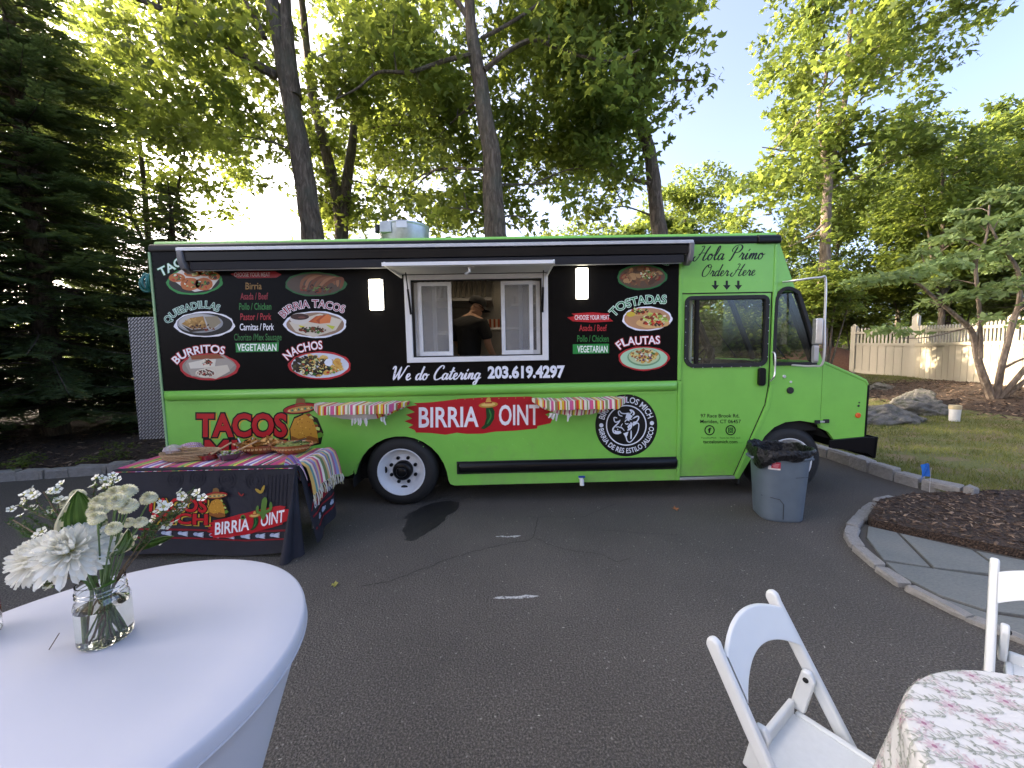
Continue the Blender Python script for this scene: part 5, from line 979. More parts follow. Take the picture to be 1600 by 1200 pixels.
# ------------------------------------------------------------------ spruces: whorled drooping branches with needle fans
def spruce_mesh(seed, H, R0, z0, dens=1.0, droop=.42, nl=.125):
    q = random.Random(seed); P = []; D = []; S = []; N_ = []; wood = MB(); zc = z0
    wood.tube([(0, 0, -.3), (.03, 0, H*.3), (0, .04, H*.65), (0, 0, H)], [.26, .2, .11, .015], 10, jit=.1)
    while zc < H-.3:
        f = 1-zc/H; L0 = R0*f**.8*(.8+.35*q.random()); nb = 10 if f > .3 else 7; a0 = q.uniform(0, 6.28)
        for k in range(nb):
            a = a0+6.283*k/nb+q.uniform(-.25, .25); L = L0*q.uniform(.7, 1.15); rise = q.uniform(.02, .18); o = Vector((math.cos(a), math.sin(a), 0)); sd = Vector((-math.sin(a), math.cos(a), 0)); dz = q.uniform(-.15, .15); dr = droop*q.uniform(.7, 1.3)
            def br(t): return o*(L*t)+Vector((0, 0, zc+dz+L*(rise*t-dr*t*t+.22*t**4)))
            wood.tube([br(t) for t in (0, .3, .6, 1)], [.03*f+.012, .02, .012, .004], 5, cap=False)
            nsub = max(5, int(L/.085*dens)); 
            for j in range(nsub):
                t = lerp(.22, 1, (j+q.random())/nsub); b0 = br(t); fd = (br(min(1, t+.05))-br(t-.05)).normalized(); l2 = (.20+.55*L*.33*(1-t)**.6)*q.uniform(.6, 1.1)
                for s in (-1, 1):
                    d = (fd*.72+sd*s*.7+Vector((0, 0, -.10-.25*q.random()))).normalized(); m = max(2, int(l2/.075))
                    for i in range(m):
                        u = (i+.5)/m; p = b0+d*(l2*u)+Vector((0, 0, -.10*l2*u*u)); e = d.cross(Vector((0, 0, 1))).normalized()
                        for s2 in (-1, 1):
                            dd = (d*.8+e*s2*.62+Vector((0, 0, q.uniform(-.1, .3)))).normalized(); P.append(p); D.append(dd); S.append(nl*q.uniform(.8, 1.25)*(1.1-.35*u)); N_.append((q.gauss(0, .3), q.gauss(0, .3), 1))
                    P.append(b0+d*l2*.95); D.append(d); S.append(nl*1.0); N_.append((q.gauss(0, .3), q.gauss(0, .3), 1))
        zc += lerp(.26, .36, f)*q.uniform(.8, 1.2)
    P, D, S, N_ = np.array(P), np.array(D), np.array(S)[:, None], np.array(N_); Yv = np.cross(N_, D); Yv /= np.linalg.norm(Yv, axis=1, keepdims=True); W = S*.20
    V = np.stack([P-D*S*.2, P+D*S*.45-Yv*W, P+D*S*1.0, P+D*S*.45+Yv*W], 1).reshape(-1, 3); F = np.arange(len(P)*4).reshape(-1, 4)
    me = npmesh('needles', V, F); wm = wood.mesh('trunk', True, False); wm.materials.append(BARK); return wm, me
w1, m1 = spruce_mesh(2, 15.5, 3.5, .9); w2, m2 = spruce_mesh(9, 13.0, 3.0, .5)
m1.materials.append(LF_SPR); m2.materials.append(LF_SPR)
def spruce(wm, me, loc, rz, s, label, group='dark spruces left of the truck', nm='spruce_tree'):
    t = empty(nm, loc, rz, label=label, cat='tree', group=group); t.scale = s if hasattr(s, '__len__') else (s, s, s); link('trunk', wm, t); link('crown', me, t)
spruce(w1, m1, (-9.6, 8.3, 0), .3, (.88, .88, .74), 'nearest dark spruce whose boughs hang over the left kerb')
spruce(w1, m1, (-12.6, 10.8, 0), 2.6, .74, 'spruce behind the nearest one, its top out of the picture')
spruce(w2, m2, (-12.2, 7.0, 0), 4.0, 1.1, 'spruce at the left edge of the picture')
spruce(w2, m2, (-10.6, 4.1, 0), 5.1, 1.0, 'spruce beside the drive, out past the left edge')  # this and the next two: unseen, added to keep sun off the tables
spruce(w2, m2, (-13.4, 4.4, 0), 2.1, 1.1, 'spruce in the second row past the left edge')
spruce(w1, m1, (-11.4, 1.2, 0), 1.1, .9, 'spruce nearest the tables, out past the left edge')
spruce(w1, m1, (-15.5, 9.5, 0), 3.3, .85, 'spruce farthest left, only its boughs showing at the edge')
spruce(w2, m2, (-13.6, 14.0, 0), .9, .8, 'spruce in the second row behind the left edge')
spruce(w2, m2, (-8.1, 9.9, 0), 4.4, (.66, .66, .46), 'low bushy spruce tucked behind the rear end of the truck')
w3, m3 = spruce_mesh(21, 14, 3.2, 3.2, .45, .30, .15); m3.materials.append(LF_HEM)
spruce(w3, m3, (19.8, 14.2, 0), 1, (.8, .8, .72), 'soft yellow green conifer rising at the right edge above the dogwood', G3, 'hemlock_tree')
# low growth on the bed under the spruces
q = random.Random(77)
for i, (x, y, r, lb) in enumerate(((-7.2, 5.75, .28, 'low leafy plant hanging over the left kerb stones'), (-6.2, 6.1, .25, 'small fern like plant on the bark under the spruce'), (-5.6, 6.4, .22, 'smallest green seedling on the bed behind the kerb'), (-8.3, 5.6, .3, 'leafy ground plant at the far left of the kerb'))):
    b0 = Vector((x, y, .08)); sp = [(x+q.uniform(-r, r), y+q.uniform(-r, r), .14+q.uniform(0, .16), r*.55) for _ in range(7)]
    tree(b0, [([b0, b0+Vector((.03, 0, .12))], (.008, .004))], [], 0, 26, .07, lb, 'low plants under the spruces', leaf=LF_MID, shape=SH_OVAL, seed=90+i, twig=1, name='ground_plant', cat='plant', extra=sp, tilt=.4, flat=.15)
# the far wood that reads as one mass
qn = np.random.default_rng(5); n = 46000; X = qn.uniform(-46, 52, n); Yd = 27+qn.uniform(0, 7, n)+.004*X*X; hgt = 5.5+2.2*np.sin(X*.35)+1.5*np.sin(X*.9+1)+np.where(X > 6, 1.8, 0)-np.where((X < -8) & (X > -26), 2.2, 0); Z = hgt*qn.random(n)**.8+.4
V, F = leaf_arrays(np.c_[X, Yd, Z], np.c_[qn.normal(0, .6, n), qn.normal(0, .6, n), np.ones(n)], qn.uniform(.3, .6, n), SH_OVAL, qn); me = npmesh('far_woods', V, F); me.materials.append(LF_MID); link('far_woods', me, kind='stuff')
# ------------------------------------------------------------------ trash can with its liner
tcn = empty('trash_can', (2.645, 3.66, 0), R(-12), label='grey plastic trash can with black liner beside the front wheel', cat='trash can')
def canp(a, z, k=1.0):   # rounded square section, wider at the top
    r = (.190+.038*min(1, z/.62))*k; e = 3.2; c, s = math.cos(a), math.sin(a); q = (abs(c)**e+abs(s)**e)**(-1/e); return Vector((r*q*c*.98, r*q*s*.94, z))
CANM = mat('can_plastic', (.105, .135, .165), .5, var=.08, vscale=9, bump=.1, bscale=200)
m = MB(); zs = [0, .012, .03, .2, .4, .56, .60, .612, .64, .665]; ks = [.95, 1, 1.0, 1, 1, 1, 1.0, 1.07, 1.08, 1.06]
m.v = [tuple(canp(2*math.pi*k/64, z, kk)) for z, kk in zip(zs, ks) for k in range(64)]
for i in range(len(zs)-1):
    for k in range(64): m.f.append([i*64+k, i*64+(k+1) % 64, (i+1)*64+(k+1) % 64, (i+1)*64+k]); m.c.append(None); m.mi.append(0)
m.f.append(list(range(64))[::-1]); m.c.append(None); m.mi.append(0)
m.build('body', CANM, tcn, smooth=True)
gm = MB(); a0, a1 = R(222), R(262)
def cs(a, z): return canp(a, z, 1.006)
gm.tube([cs(a0-.18, .235), cs(lerp(a0, a1, .35), .235), cs(lerp(a0, a1, .75), .225), cs(a1, .18), cs(a1+.01, .03)], .0045, 5); gm.tube([cs(R(285), .44), cs(R(300), .445), cs(R(315), .44)], .003, 5)
gm.build('moulded_groove', mat('groove', (.04, .05, .06), .6), tcn)
for s in (-1, 1): MB().tube([Vector((s*.225, -.07, .60)), Vector((s*.262, -.06, .585)), Vector((s*.262, .06, .585)), Vector((s*.225, .07, .60))], .014, 8).build('handle', CANM if s < 0 else CANM, tcn, smooth=True)
b = NB('bin_liner'); b.base((.006, .006, .007, 1)); b.set(Roughness=.3); b.p.inputs['Specular IOR Level'].default_value = .35; b.normal(b.bump(b.noise(16, 4, .6, None, 1.2), .9, .03)); M_BAGB = b.m
m = MB(); nA = 120
def lin(a, t):   # from inside, over the rim, down outside
    w_ = noise.noise(Vector((math.cos(a)*3, math.sin(a)*3, t*3)))*.022+noise.noise(Vector((math.cos(a)*9, math.sin(a)*9, t*5)))*.012
    if t < .4: s = t/.4; p = canp(a, lerp(.50, .70, s), lerp(.93, 1.04, s)); return p*(1)+Vector((0, 0, w_*1.6*s))
    s = (t-.4)/.6; ln = .12+.05*math.sin(2*a+.6)+.03*math.sin(5*a+2); p = canp(a, .66, 1.08+.07*math.sin(math.pi*min(1, s*1.1))); p.z = lerp(.70, .70-ln, s)+w_*(1-s); return Vector((p.x*(1+w_*2.2), p.y*(1+w_*2.2), p.z))
for i in range(25):
    for k in range(nA): m.v.append(tuple(lin(2*math.pi*k/nA, i/24)))
for i in range(24):
    for k in range(nA): m.f.append([i*nA+k, i*nA+(k+1) % nA, (i+1)*nA+(k+1) % nA, (i+1)*nA+k]); m.c.append(None); m.mi.append(0)
m.f.append(list(range(nA))); m.c.append(None); m.mi.append(0)
m.build('bin_liner', M_BAGB, tcn, smooth=True, fix=False)
st_ = MB()
def stick(u, v, c, L, w_, h): # sticker patch on the can front
    g = MB()
    a_, z_ = R(lerp(228, 251, u)), .585-.075*v
    return canp(a_, z_, 1.006+L*.002)
for (u0, u1, v0, v1, c, L) in ((0, 1, .15, 1, '#c8c4c4', 0), (.25, 1, 0, .8, '#a83242', 1), (0, .3, 0, .5, '#22357a', 2), (.3, .6, 0, .12, '#d8d4d0', 2), (.78, 1, .8, 1, '#d8d4d0', 2), (.4, .9, .25, .3, '#d8a8ae', 2), (.35, .85, .42, .47, '#d8a8ae', 2), (.4, .8, .58, .63, '#d8a8ae', 2)):
    st_.grid(lambda u, v: stick(lerp(u0, u1, u), lerp(v0, v1, v), c, L, 0, 0), 6, 2, col=hexc(c))
st_.build('sticker', PRINT, tcn, fix=False)
# fallen leaves
def dead_leaf(px, py, s, m, lb, seed):
    q = random.Random(seed); p = on(px, py, .004); mb = MB(); n = 12; pts = [(s*(1 if k % 2 else .62)*math.cos(2*math.pi*k/n)*q.uniform(.8, 1.1), s*.8*(1 if k % 2 else .6)*math.sin(2*math.pi*k/n)*q.uniform(.8, 1.1), q.uniform(.002, .022)) for k in range(n)]
    mb.add([(0, 0, .004)]+pts, [(0, k+1, (k+1) % n+1) for k in range(n)]); o = mb.build('fallen_leaf', m, fix=False, smooth=True, label=lb, cat='leaf'); place(o, p, (0, 0, q.uniform(0, 6)))
dead_leaf(1056, 796, .05, mat('brown_leaf', (.3, .12, .05), .7, var=.3, vscale=40), 'curled brown leaf on the asphalt in front of the truck door', 1)
dead_leaf(523, 914, .035, mat('yellow_leaf', (.3, .28, .06), .6, var=.2, vscale=40), 'small yellow green leaf on the asphalt by the white table', 2)
# boulders
b = NB('boulder_stone'); n1 = b.noise(3.5, 6, .62); n2 = b.noise(30, 5, .7); b.base(b.mix(b.ramp(b.noise(5, 4), [(.52, (0, 0, 0)), (.66, (.8, .8, .8))]), b.mix(.5, b.ramp(n1, [(.3, (.07, .065, .055)), (.6, (.2, .19, .165)), (.8, (.33, .32, .28))]), b.ramp(n2, [(.3, (.07, .066, .058)), (.7, (.28, .265, .23))])), (.055, .065, .03, 1)))
b.set(Roughness=.9); b.normal(b.bump(n2, .8, .03, b.bump(n1, .8, .1))); M_BOULD = b.m
def boulder(x, y, r, seed, lb, rz=0):
    bm = bmesh.new(); bmesh.ops.create_icosphere(bm, subdivisions=5, radius=1); q = random.Random(seed); o_ = Vector((q.uniform(0, 50), q.uniform(0, 50), 0))
    pl = [(Vector((q.uniform(-1, 1), q.uniform(-1, 1), q.uniform(-.2, 1))).normalized(), q.uniform(.62, .9)) for _ in range(11)]
    for v in bm.verts:
        d = v.co.normalized(); k = 1.0
        for n_, c_ in pl:
            dd = d.dot(n_)
            if dd*k > c_: k = c_/dd
        v.co = d*(k+.16*noise.noise(d*2.2+o_)+.10*noise.noise(d*5+o_)+.045*noise.noise(d*12+o_))
    me = bpy.data.meshes.new('boulder'); bm.to_mesh(me); bm.free(); me.materials.append(M_BOULD); me.polygons.foreach_set('use_smooth', [True]*len(me.polygons))
    o = link('boulder', me, label=lb, cat='boulder', group='boulders at the lawn edge'); place(o, (x, y, lawn_z(x, y)+r[2]*.12), (0, 0, rz), r)
boulder(7.9, 8.05, (.88, .55, .36), 3, 'long flat topped boulder just past the truck nose', .1); boulder(9.45, 8.75, (.66, .55, .36), 8, 'tall rough boulder in the middle of the row', .4); boulder(10.3, 9.5, (.5, .5, .34), 5, 'rounded boulder beside the mulch under the small tree', 1); boulder(11.6, 11.7, (.55, .35, .2), 12, 'low sunken stone at the foot of the fence', .3); boulder(7.0, 7.9, (.35, .35, .36), 14, 'small stone tucked behind the truck bumper', 2)
# tall narrow pipe with a tan cap, and utility flag
pipe_root = empty('bucket', (9.2, 7.72, lawn_z(9.2, 7.72)-.01), label='white plastic bucket with a tan lid on the grass', cat='bucket'); pipe_root.scale = (.62, .62, .98)
MB().lathe([(0, 0), (.125, 0), (.128, .01), (.142, .25), (.147, .25), (.147, .262), (0, .262)], 30).build('body', mat('pipe_white', (.70, .69, .66), .5), pipe_root, smooth=True); MB().lathe([(0, .262), (.152, .2625), (.154, .268), (.154, .335), (.148, .345), (0, .345)], 30).build('lid', mat('tan_lid', (.45, .37, .22), .6, var=.15), pipe_root, smooth=True)
fp = on(1452, 772, .06); flg = empty('marker_flag', (fp.x, fp.y, .05), label='small blue marker flag on a wire in the lawn edge', cat='flag')
MB().tube([(0, 0, 0), (.0, 0, .30)], .0022, 5).build('wire', ALU, flg)
g = MB(); g.grid(lambda u, v: (-.005-.12*u+.01*math.sin(v*3), .02*math.sin(u*4+v*2), .20+.13*v-.055*u*(1-v)+.02*math.sin(u*3)), 8, 5); g.build('flag', mat('blue_flag', (.01, .13, .5), .5), flg, solid=.0008)
# ------------------------------------------------------------------ white vinyl fence: posts, rails, boards, pickets
VINYL = mat('white_vinyl', (.47, .42, .32), .45, var=.03)
def unitbox():
    me = MB().box(-.5, .5, -.5, .5, 0, 1).mesh('board'); me.materials.append(VINYL); return me
def picket_mesh():
    me = MB().prism([(-.5, 0), (.5, 0), (.5, .93), (.25, 1), (-.25, 1), (-.5, .93)], -.5, .5).mesh('picket'); me.materials.append(VINYL); return me
UB, PK = unitbox(), picket_mesh()
fence = empty('picket_fence', (14.2, 12, 0), label='white vinyl fence with picket top beyond the small tree', cat='fence')
def fput(name, me, loc, s, rz): o = link(name, me, fence); o.matrix_parent_inverse = Matrix.Translation(-Vector(fence.location)); place(o, loc, (0, 0, rz), s)
FP = [((14.55, 16.0), .52, 2.50), ((15.0, 14.0), .30, 2.74), ((13.84, 10.4), .38, 2.42), ((12.9, 7.2), .22, 2.25), ((11.9, 4.2), .15, 2.15)]
for (p, z0, z1) in FP:
    fput('post', UB, (*p, z0-.1), (.17, .17, z1-z0+.05), .3); o = MB().lathe([(.105, z1-.05), (.105, z1-.03), (0, z1+.05)], 4, c=(*p, 0)).build('post_cap', VINYL); o.parent = fence; o.matrix_parent_inverse = Matrix.Translation(-Vector(fence.location))
for (p0, a0, b0), (p1, a1, b1), bt in zip(FP, FP[1:], ((.22, .42), (.42, .42), (.42, .42), (.42, .42))):
    A, B_ = Vector(p0), Vector(p1); L = (B_-A).length; d = (B_-A)/L; rz = math.atan2(d.y, d.x); zb0, zb1 = a0+.1, a1+.02; zt0 = 1.66 if a0 != .52 else 1.72; zt1 = 1.66; zr = lambda t: lerp(zt0, zt1, t)
    m = MB()
    for (q0, q1, th) in ((-.06, .04, .06), (.42, .50, .05)):
        m.add([(*(A+d*t+Vector((-d.y, d.x))*s*th), z) for t, ts in ((.085, 0), (L-.085, 1)) for s in (-1, 1) for z in (lerp(zt0, zt1, ts)+q0, lerp(zt0, zt1, ts)+q1)], [(0, 1, 3, 2), (4, 6, 7, 5), (0, 4, 5, 1), (2, 3, 7, 6), (0, 2, 6, 4), (1, 5, 7, 3)])
    m.add([(*(A+d*t+Vector((-d.y, d.x))*s*.05), z) for t, zz in ((.085, zb0), (L-.085, zb1)) for s in (-1, 1) for z in (zz-.06, zz+.06)], [(0, 1, 3, 2), (4, 6, 7, 5), (0, 4, 5, 1), (2, 3, 7, 6), (0, 2, 6, 4), (1, 5, 7, 3)])
    o = m.build('rail', VINYL); o.parent = fence; o.matrix_parent_inverse = Matrix.Translation(-Vector(fence.location))
    nb = int(round((L-.17)/.255)); wb = (L-.17)/nb
    for k in range(nb):
        t = (.085+(k+.5)*wb); z0 = lerp(zb0, zb1, t/L)+.0; z1 = zr(t/L)-.06; c = A+d*t; fput('board', UB, (c.x, c.y, z0), (wb-.018, .03, z1-z0), rz)
        if k < nb-1 or True: pass
    npk = int((L-.17)/.125); wp = (L-.17)/npk
    for k in range(npk):
        t = .085+(k+.5)*wp; e = t/L; sc_h = .62+.07*(abs(2*e-1)**2); c = A+d*t; fput('picket', PK, (c.x, c.y, zr(e)+.03), (.062, .028, sc_h-.03), rz)
m = MB()
for (p0, a0, b0), (p1, a1, b1) in zip(FP, FP[1:]):
    A, B_ = Vector(p0), Vector(p1); d = (B_-A).normalized(); n_ = Vector((-d.y, d.x))*.0; m.add([(*(A+d*.1+n_), a0+.1), (*(B_-d*.1+n_), a1+.05), (*(B_-d*.1+n_), 1.62), (*(A+d*.1+n_), 1.62)], [(0, 1, 2, 3)])
o = m.build('groove_backing', mat('vinyl_groove', (.25, .22, .17), .6), fix=False); o.parent = fence; o.matrix_parent_inverse = Matrix.Translation(-Vector(fence.location))
# ------------------------------------------------------------------ inside the truck
hood = MB(); hood.prism([(5.35, 2.36), (5.35, 2.40), (5.62, 2.72), (6.18, 2.72), (6.18, 2.36)], -1.2, -.17, 'x')
hd = hood.build('range_hood', STEEL, T)
FILT = mat('filter_steel', (.09, .082, .07), .45, .5)
for k in range(13):
    x = -1.14+k*.073; MB().bar((x, 5.352, 2.405), (x, 5.61, 2.705), .035, .02, upv=(0, .76, -.65)).build('hood_filter', FILT, hd)
MB().box(-1.19, -.18, 5.36, 5.62, 2.402, 2.406).build('filter_back', DARK, hd)
sh_ = MB().box(-.5, 1.4, 5.95, 6.17, 2.00, 2.03).build('wall_shelf', STEEL, T)
MB().box(-1.3, -.5, 5.95, 6.17, 1.95, 1.99).build('wall_shelf', STEEL, T)
MB().box(.1, 1.5, 6.02, 6.17, 2.36, 2.39).build('wall_shelf', STEEL, T)
MB().box(-1.5, 1.2, 5.5, 6.15, 1.50, 1.55).box(-1.5, 1.2, 5.52, 6.15, .75, 1.5).build('griddle_counter', STEEL, T, bevel=.005)
MB().box(-1.2, .9, YS+.06, YS+.42, 1.53, 1.56).build('serving_counter', STEEL, T)
MB().prism(rrect(.30, .42, 2.12, 2.27, .012), 6.13, 6.184).build('wall_outlet', WHITEM, T, bevel=.004)
lt_ = MB().box(-1.6, .9, 4.9, 5.05, 2.735, 2.758).build('ceiling_lamp', emit('interior_lamp', (1, .80, .55), .75), T)
# striped carton on the shelf
ct = MB()
for k in range(6): ct.box(-.27+k*.032, -.27+(k+1)*.032, 5.98, 6.10, 2.0305, 2.16, hexc('#a8482e' if k % 2 else '#d8c8b4'))
ct.build('carton', colmat('card', .7), label='red and cream striped carton on the steel shelf inside the truck', cat='carton')
MB().lathe([(.0, 2.0305), (.03, 2.0305), (.03, 2.2), (.012, 2.24), (.012, 2.27), (0, 2.27)], 14, c=(-.03, 6.05, 0)).build('bottle', mat('dark_bottle', (.03, .015, .01), .2), label='dark slim bottle beside the striped carton in the truck', cat='bottle', smooth=True)
for k, (x, r_, h_, c_) in enumerate(((.2, .06, .12, '#9a8f80'), (.36, .05, .15, '#6a4a3a'), (.52, .06, .1, '#b0a898'), (.68, .05, .14, '#7a5a4a'))):
    MB().lathe([(0, 2.391), (r_, 2.391), (r_, 2.391+h_), (r_*.8, 2.40+h_), (0, 2.40+h_)], 18, c=(x, 6.09, 0)).build('food_tub', mat('tub_%d' % k, hexc(c_), .4), label='round food tub number %s on the upper shelf behind the pane' % ('first', 'second', 'third', 'fourth')[k] if False else ('pale wide food tub first on the upper shelf behind the glass', 'brown tall food tub second on the upper shelf behind the glass', 'cream low food tub third on the upper shelf behind the glass', 'tan slim food tub last on the upper shelf behind the glass')[k], cat='tub', group='food tubs on the upper shelf', smooth=True)
# cab: driver seat, dash, wheel, engine cover
seat = MB().box(2.0, 2.45, 5.35, 5.85, 1.12, 1.24).box(2.0, 2.09, 5.37, 5.83, 1.22, 1.80).box(2.15, 2.3, 5.5, 5.7, .72, 1.12).build('driver_seat', mat('seat_vinyl', (.02, .02, .022), .55, bump=.1), T, bevel=.03)
MB().prism([(3.0, .72), (3.42, .72), (3.40, 1.46), (3.2, 1.49), (2.98, 1.36)], 5.2, YF-.05).prism([(2.9, .72), (3.42, .72), (3.42, 1.44), (3.25, 1.46), (2.9, 1.05)], YS+.06, 5.19).build('dashboard', DARK, T, bevel=.02)
sw_ = MB(); Mw = Matrix.Translation((2.88, 5.6, 1.50)) @ Matrix.Rotation(R(-62), 4, 'Y')
sw_.tube([Mw @ Vector((.21*math.cos(a), .21*math.sin(a), 0)) for a in np.linspace(0, 6.283, 26)], .014, 8); sw_.tube([Mw @ Vector((-.2, 0, 0)), Mw @ Vector((.2, 0, 0))], .013, 6); sw_.tube([Mw @ Vector((0, 0, 0)), (3.1, 5.6, 1.3)], .03, 8)
sw_.build('steering_wheel', RUBBER, T, smooth=True)
MB().box(2.3, 2.38, 5.1, 5.14, 1.56, 1.74).build('card_reader', WHITEM, T, bevel=.005)
MB().tube([(2.06, 4.3, 1.1), (2.06, 4.3, 2.6)], .016, 8).tube([(2.06, 4.3, 1.55), (2.4, 4.75, 1.52)], .012, 6).build('hand_rail', ALU, T)
MB().box(1.95, 2.45, 4.5, 5.0, .72, 1.42).build('cab_locker', mat('locker_grey', (.08, .08, .085), .5), T, bevel=.01)
# teal bundle tied at the rear corner
tb = MB()
for k in range(9):
    a0 = k*.7; P = [(-3.67+.035*math.cos(a0)+.05*math.sin(t)*math.cos(a0), 4.16+.05*math.sin(t)*math.sin(a0)+.02*math.cos(a0), 2.44+.075*math.cos(t)+.02*math.sin(a0*3)) for t in np.linspace(0, 6.28, 14)]
    tb.tube(P, .012, 6)
tb.build('hose_bundle', mat('teal_hose', (.02, .16, .15), .4, var=.3), smooth=True, label='teal bundle tied at the truck rear upper corner', cat='hose')

# ------------------------------------------------------------------ the cook at the window
SKIN = mat('skin', (.42, .23, .14), .5, var=.08, vscale=20); CLOTH = mat('black_tshirt', (.008, .008, .009), .85, var=.2, bump=.25, bscale=60, bdist=.004)
def skin_chain(name, V, E_, rads, m, parent=None, root=0, sub=2, vox=.007, **k):
    me = bpy.data.meshes.new(name); me.from_pydata(V, E_, []); me.materials.append(m); o = link(name, me, parent, **k)
    o.modifiers.new('skin', 'SKIN'); sl = me.skin_vertices[0].data
    for i, r in enumerate(rads): sl[i].radius = (r, r) if not hasattr(r, '__len__') else r
    for i in range(len(V)): sl[i].use_root = (i == root)
    s = o.modifiers.new('sub', 'SUBSURF'); s.levels = sub; s.render_levels = sub
    if vox: rm = o.modifiers.new('one_skin', 'REMESH'); rm.mode = 'VOXEL'; rm.voxel_size = vox; rm.use_smooth_shade = True
    md = o.modifiers.new('smooth', 'SMOOTH'); md.factor = .5; md.iterations = 2
    me.polygons.foreach_set('use_smooth', [True]*len(me.polygons)); o.modifiers['skin'].use_smooth_shade = True
    bpy.context.view_layer.update(); nm_ = bpy.data.meshes.new_from_object(o.evaluated_get(bpy.context.evaluated_depsgraph_get())); o.modifiers.clear(); o.data = nm_
    bm = bmesh.new(); bm.from_mesh(nm_); bmesh.ops.delete(bm, geom=[v for v in bm.verts if not v.link_faces], context='VERTS'); bm.to_mesh(nm_); bm.free(); nm_.polygons.foreach_set('use_smooth', [True]*len(nm_.polygons))
    return o
PX, PY, FZ = -.47, 4.98, .72
# seen from behind, turned to the right, head bent down; x right, y away
Vb = [(PX, PY, 1.55), (PX+.01, PY-.01, 1.72), (PX+.02, PY, 1.93), (PX+.03, PY+.01, 2.06), (PX+.06, PY+.03, 2.125), (PX+.09, PY+.04, 2.17), (PX+.115, PY+.05, 2.235), (PX+.12, PY+.05, 2.30)]
rb = [(.15, .12), (.145, .115), (.165, .115), (.15, .09), .062, .06, .088, .08]
Eb = [(i, i+1) for i in range(7)]
def addc(V, E_, rd, start, pts, rs):
    p = start
    for q, r in zip(pts, rs): V.append(q); rd.append(r); E_.append((p, len(V)-1)); p = len(V)-1
    return p
# right arm (towards the counter), left arm ahead of the body
a1 = addc(Vb, Eb, rb, 3, [(PX+.19, PY-.04, 2.02), (PX+.235, PY-.05, 1.88), (PX+.25, PY-.04, 1.76), (PX+.30, PY+.02, 1.64), (PX+.345, PY+.08, 1.565)], [.07, .056, .049, .042, .031])
hand = addc(Vb, Eb, rb, a1, [(PX+.375, PY+.115, 1.55), (PX+.395, PY+.14, 1.54)], [.03, .03])
for k, (dx, dy, dz, L_) in enumerate(((.02, .045, .0, .075), (.04, .035, -.005, .085), (.05, .018, -.01, .08), (.05, 0, -.012, .062))):
    d = Vector((dx, dy, dz)).normalized(); b0 = Vector(Vb[hand])
    addc(Vb, Eb, rb, hand, [tuple(b0+d*.035), tuple(b0+d*(.035+L_*.5)+Vector((0, 0, -.004))), tuple(b0+d*(.03+L_*.9)+Vector((0, 0, -.022)))], [.011, .009, .008])
addc(Vb, Eb, rb, a1, [(PX+.35, PY+.13, 1.575), (PX+.37, PY+.165, 1.56)], [.013, .01])
a2 = addc(Vb, Eb, rb, 3, [(PX-.14, PY+.04, 2.02), (PX-.17, PY+.09, 1.87), (PX-.14, PY+.17, 1.75), (PX-.02, PY+.3, 1.66), (PX+.06, PY+.36, 1.62)], [.07, .056, .049, .04, .03])
h2 = addc(Vb, Eb, rb, a2, [(PX+.1, PY+.385, 1.61)], [.032])
for dx, dy in ((.9, .3), (.8, .55), (.6, .75), (.95, 0)):
    d = Vector((dx, dy, -.15)).normalized(); b0 = Vector(Vb[h2]); addc(Vb, Eb, rb, h2, [tuple(b0+d*.045), tuple(b0+d*.085+Vector((0, 0, -.015)))], [.01, .008])
# legs
for sx in (-1, 1):
    addc(Vb, Eb, rb, 0, [(PX+.09*sx, PY, 1.42), (PX+.1*sx, PY+.02, 1.12), (PX+.1*sx, PY, .80), (PX+.11*sx, PY+.1, .755)], [.1, .068, .05, .04])
# face: nose, chin, ear
addc(Vb, Eb, rb, 6, [(PX+.20, PY+.085, 2.205)], [.03]); addc(Vb, Eb, rb, 5, [(PX+.175, PY+.08, 2.155)], [.042])
# the ear on the camera side
addc(Vb, Eb, rb, 6, [(PX+.115, PY-.045, 2.235)], [.022])
person = skin_chain('person', Vb, Eb, rb, SKIN, vox=0, label='cook in black t-shirt and cap bending over inside the serving window', cat='person')
# T-shirt, trousers, cap, glasses
Vs = [(PX, PY, 1.50), (PX+.01, PY-.01, 1.72), (PX+.02, PY, 1.93), (PX+.03, PY+.01, 2.06), (PX+.055, PY+.025, 2.10)]; rs = [(.175, .145), (.168, .14), (.188, .14), (.165, .108), (.078, .078)]; Es = [(i, i+1) for i in range(4)]
addc(Vs, Es, rs, 3, [(PX+.19, PY-.04, 2.02), (PX+.24, PY-.055, 1.87), (PX+.25, PY-.05, 1.81)], [.088, .079, .078]); addc(Vs, Es, rs, 3, [(PX-.14, PY+.04, 2.02), (PX-.175, PY+.09, 1.86), (PX-.17, PY+.11, 1.81)], [.088, .079, .078])
skin_chain('tshirt', Vs, Es, rs, CLOTH, person)
Vt = [(PX, PY, 1.5)]; rt_ = [(.165, .135)]; Et = []
for sx in (-1, 1): addc(Vt, Et, rt_, 0, [(PX+.09*sx, PY, 1.40), (PX+.1*sx, PY+.02, 1.12), (PX+.1*sx, PY, .80)], [.115, .085, .07])
skin_chain('trousers', Vt, Et, rt_, mat('dark_denim', (.015, .017, .025), .85), person)
hc = Vector((PX+.118, PY+.05, 2.262)); Mh = Matrix.Translation(hc) @ Matrix.Rotation(R(22), 4, 'Z') @ Matrix.Rotation(R(24), 4, 'Y')
cp = MB().lathe([(.104, .0), (.106, .03), (.10, .065), (.08, .095), (.045, .112), (0, .118)], 22, M=Mh, sx=1.12)
cp.lathe([(.012, .116), (.01, .124), (0, .126)], 8, M=Mh)
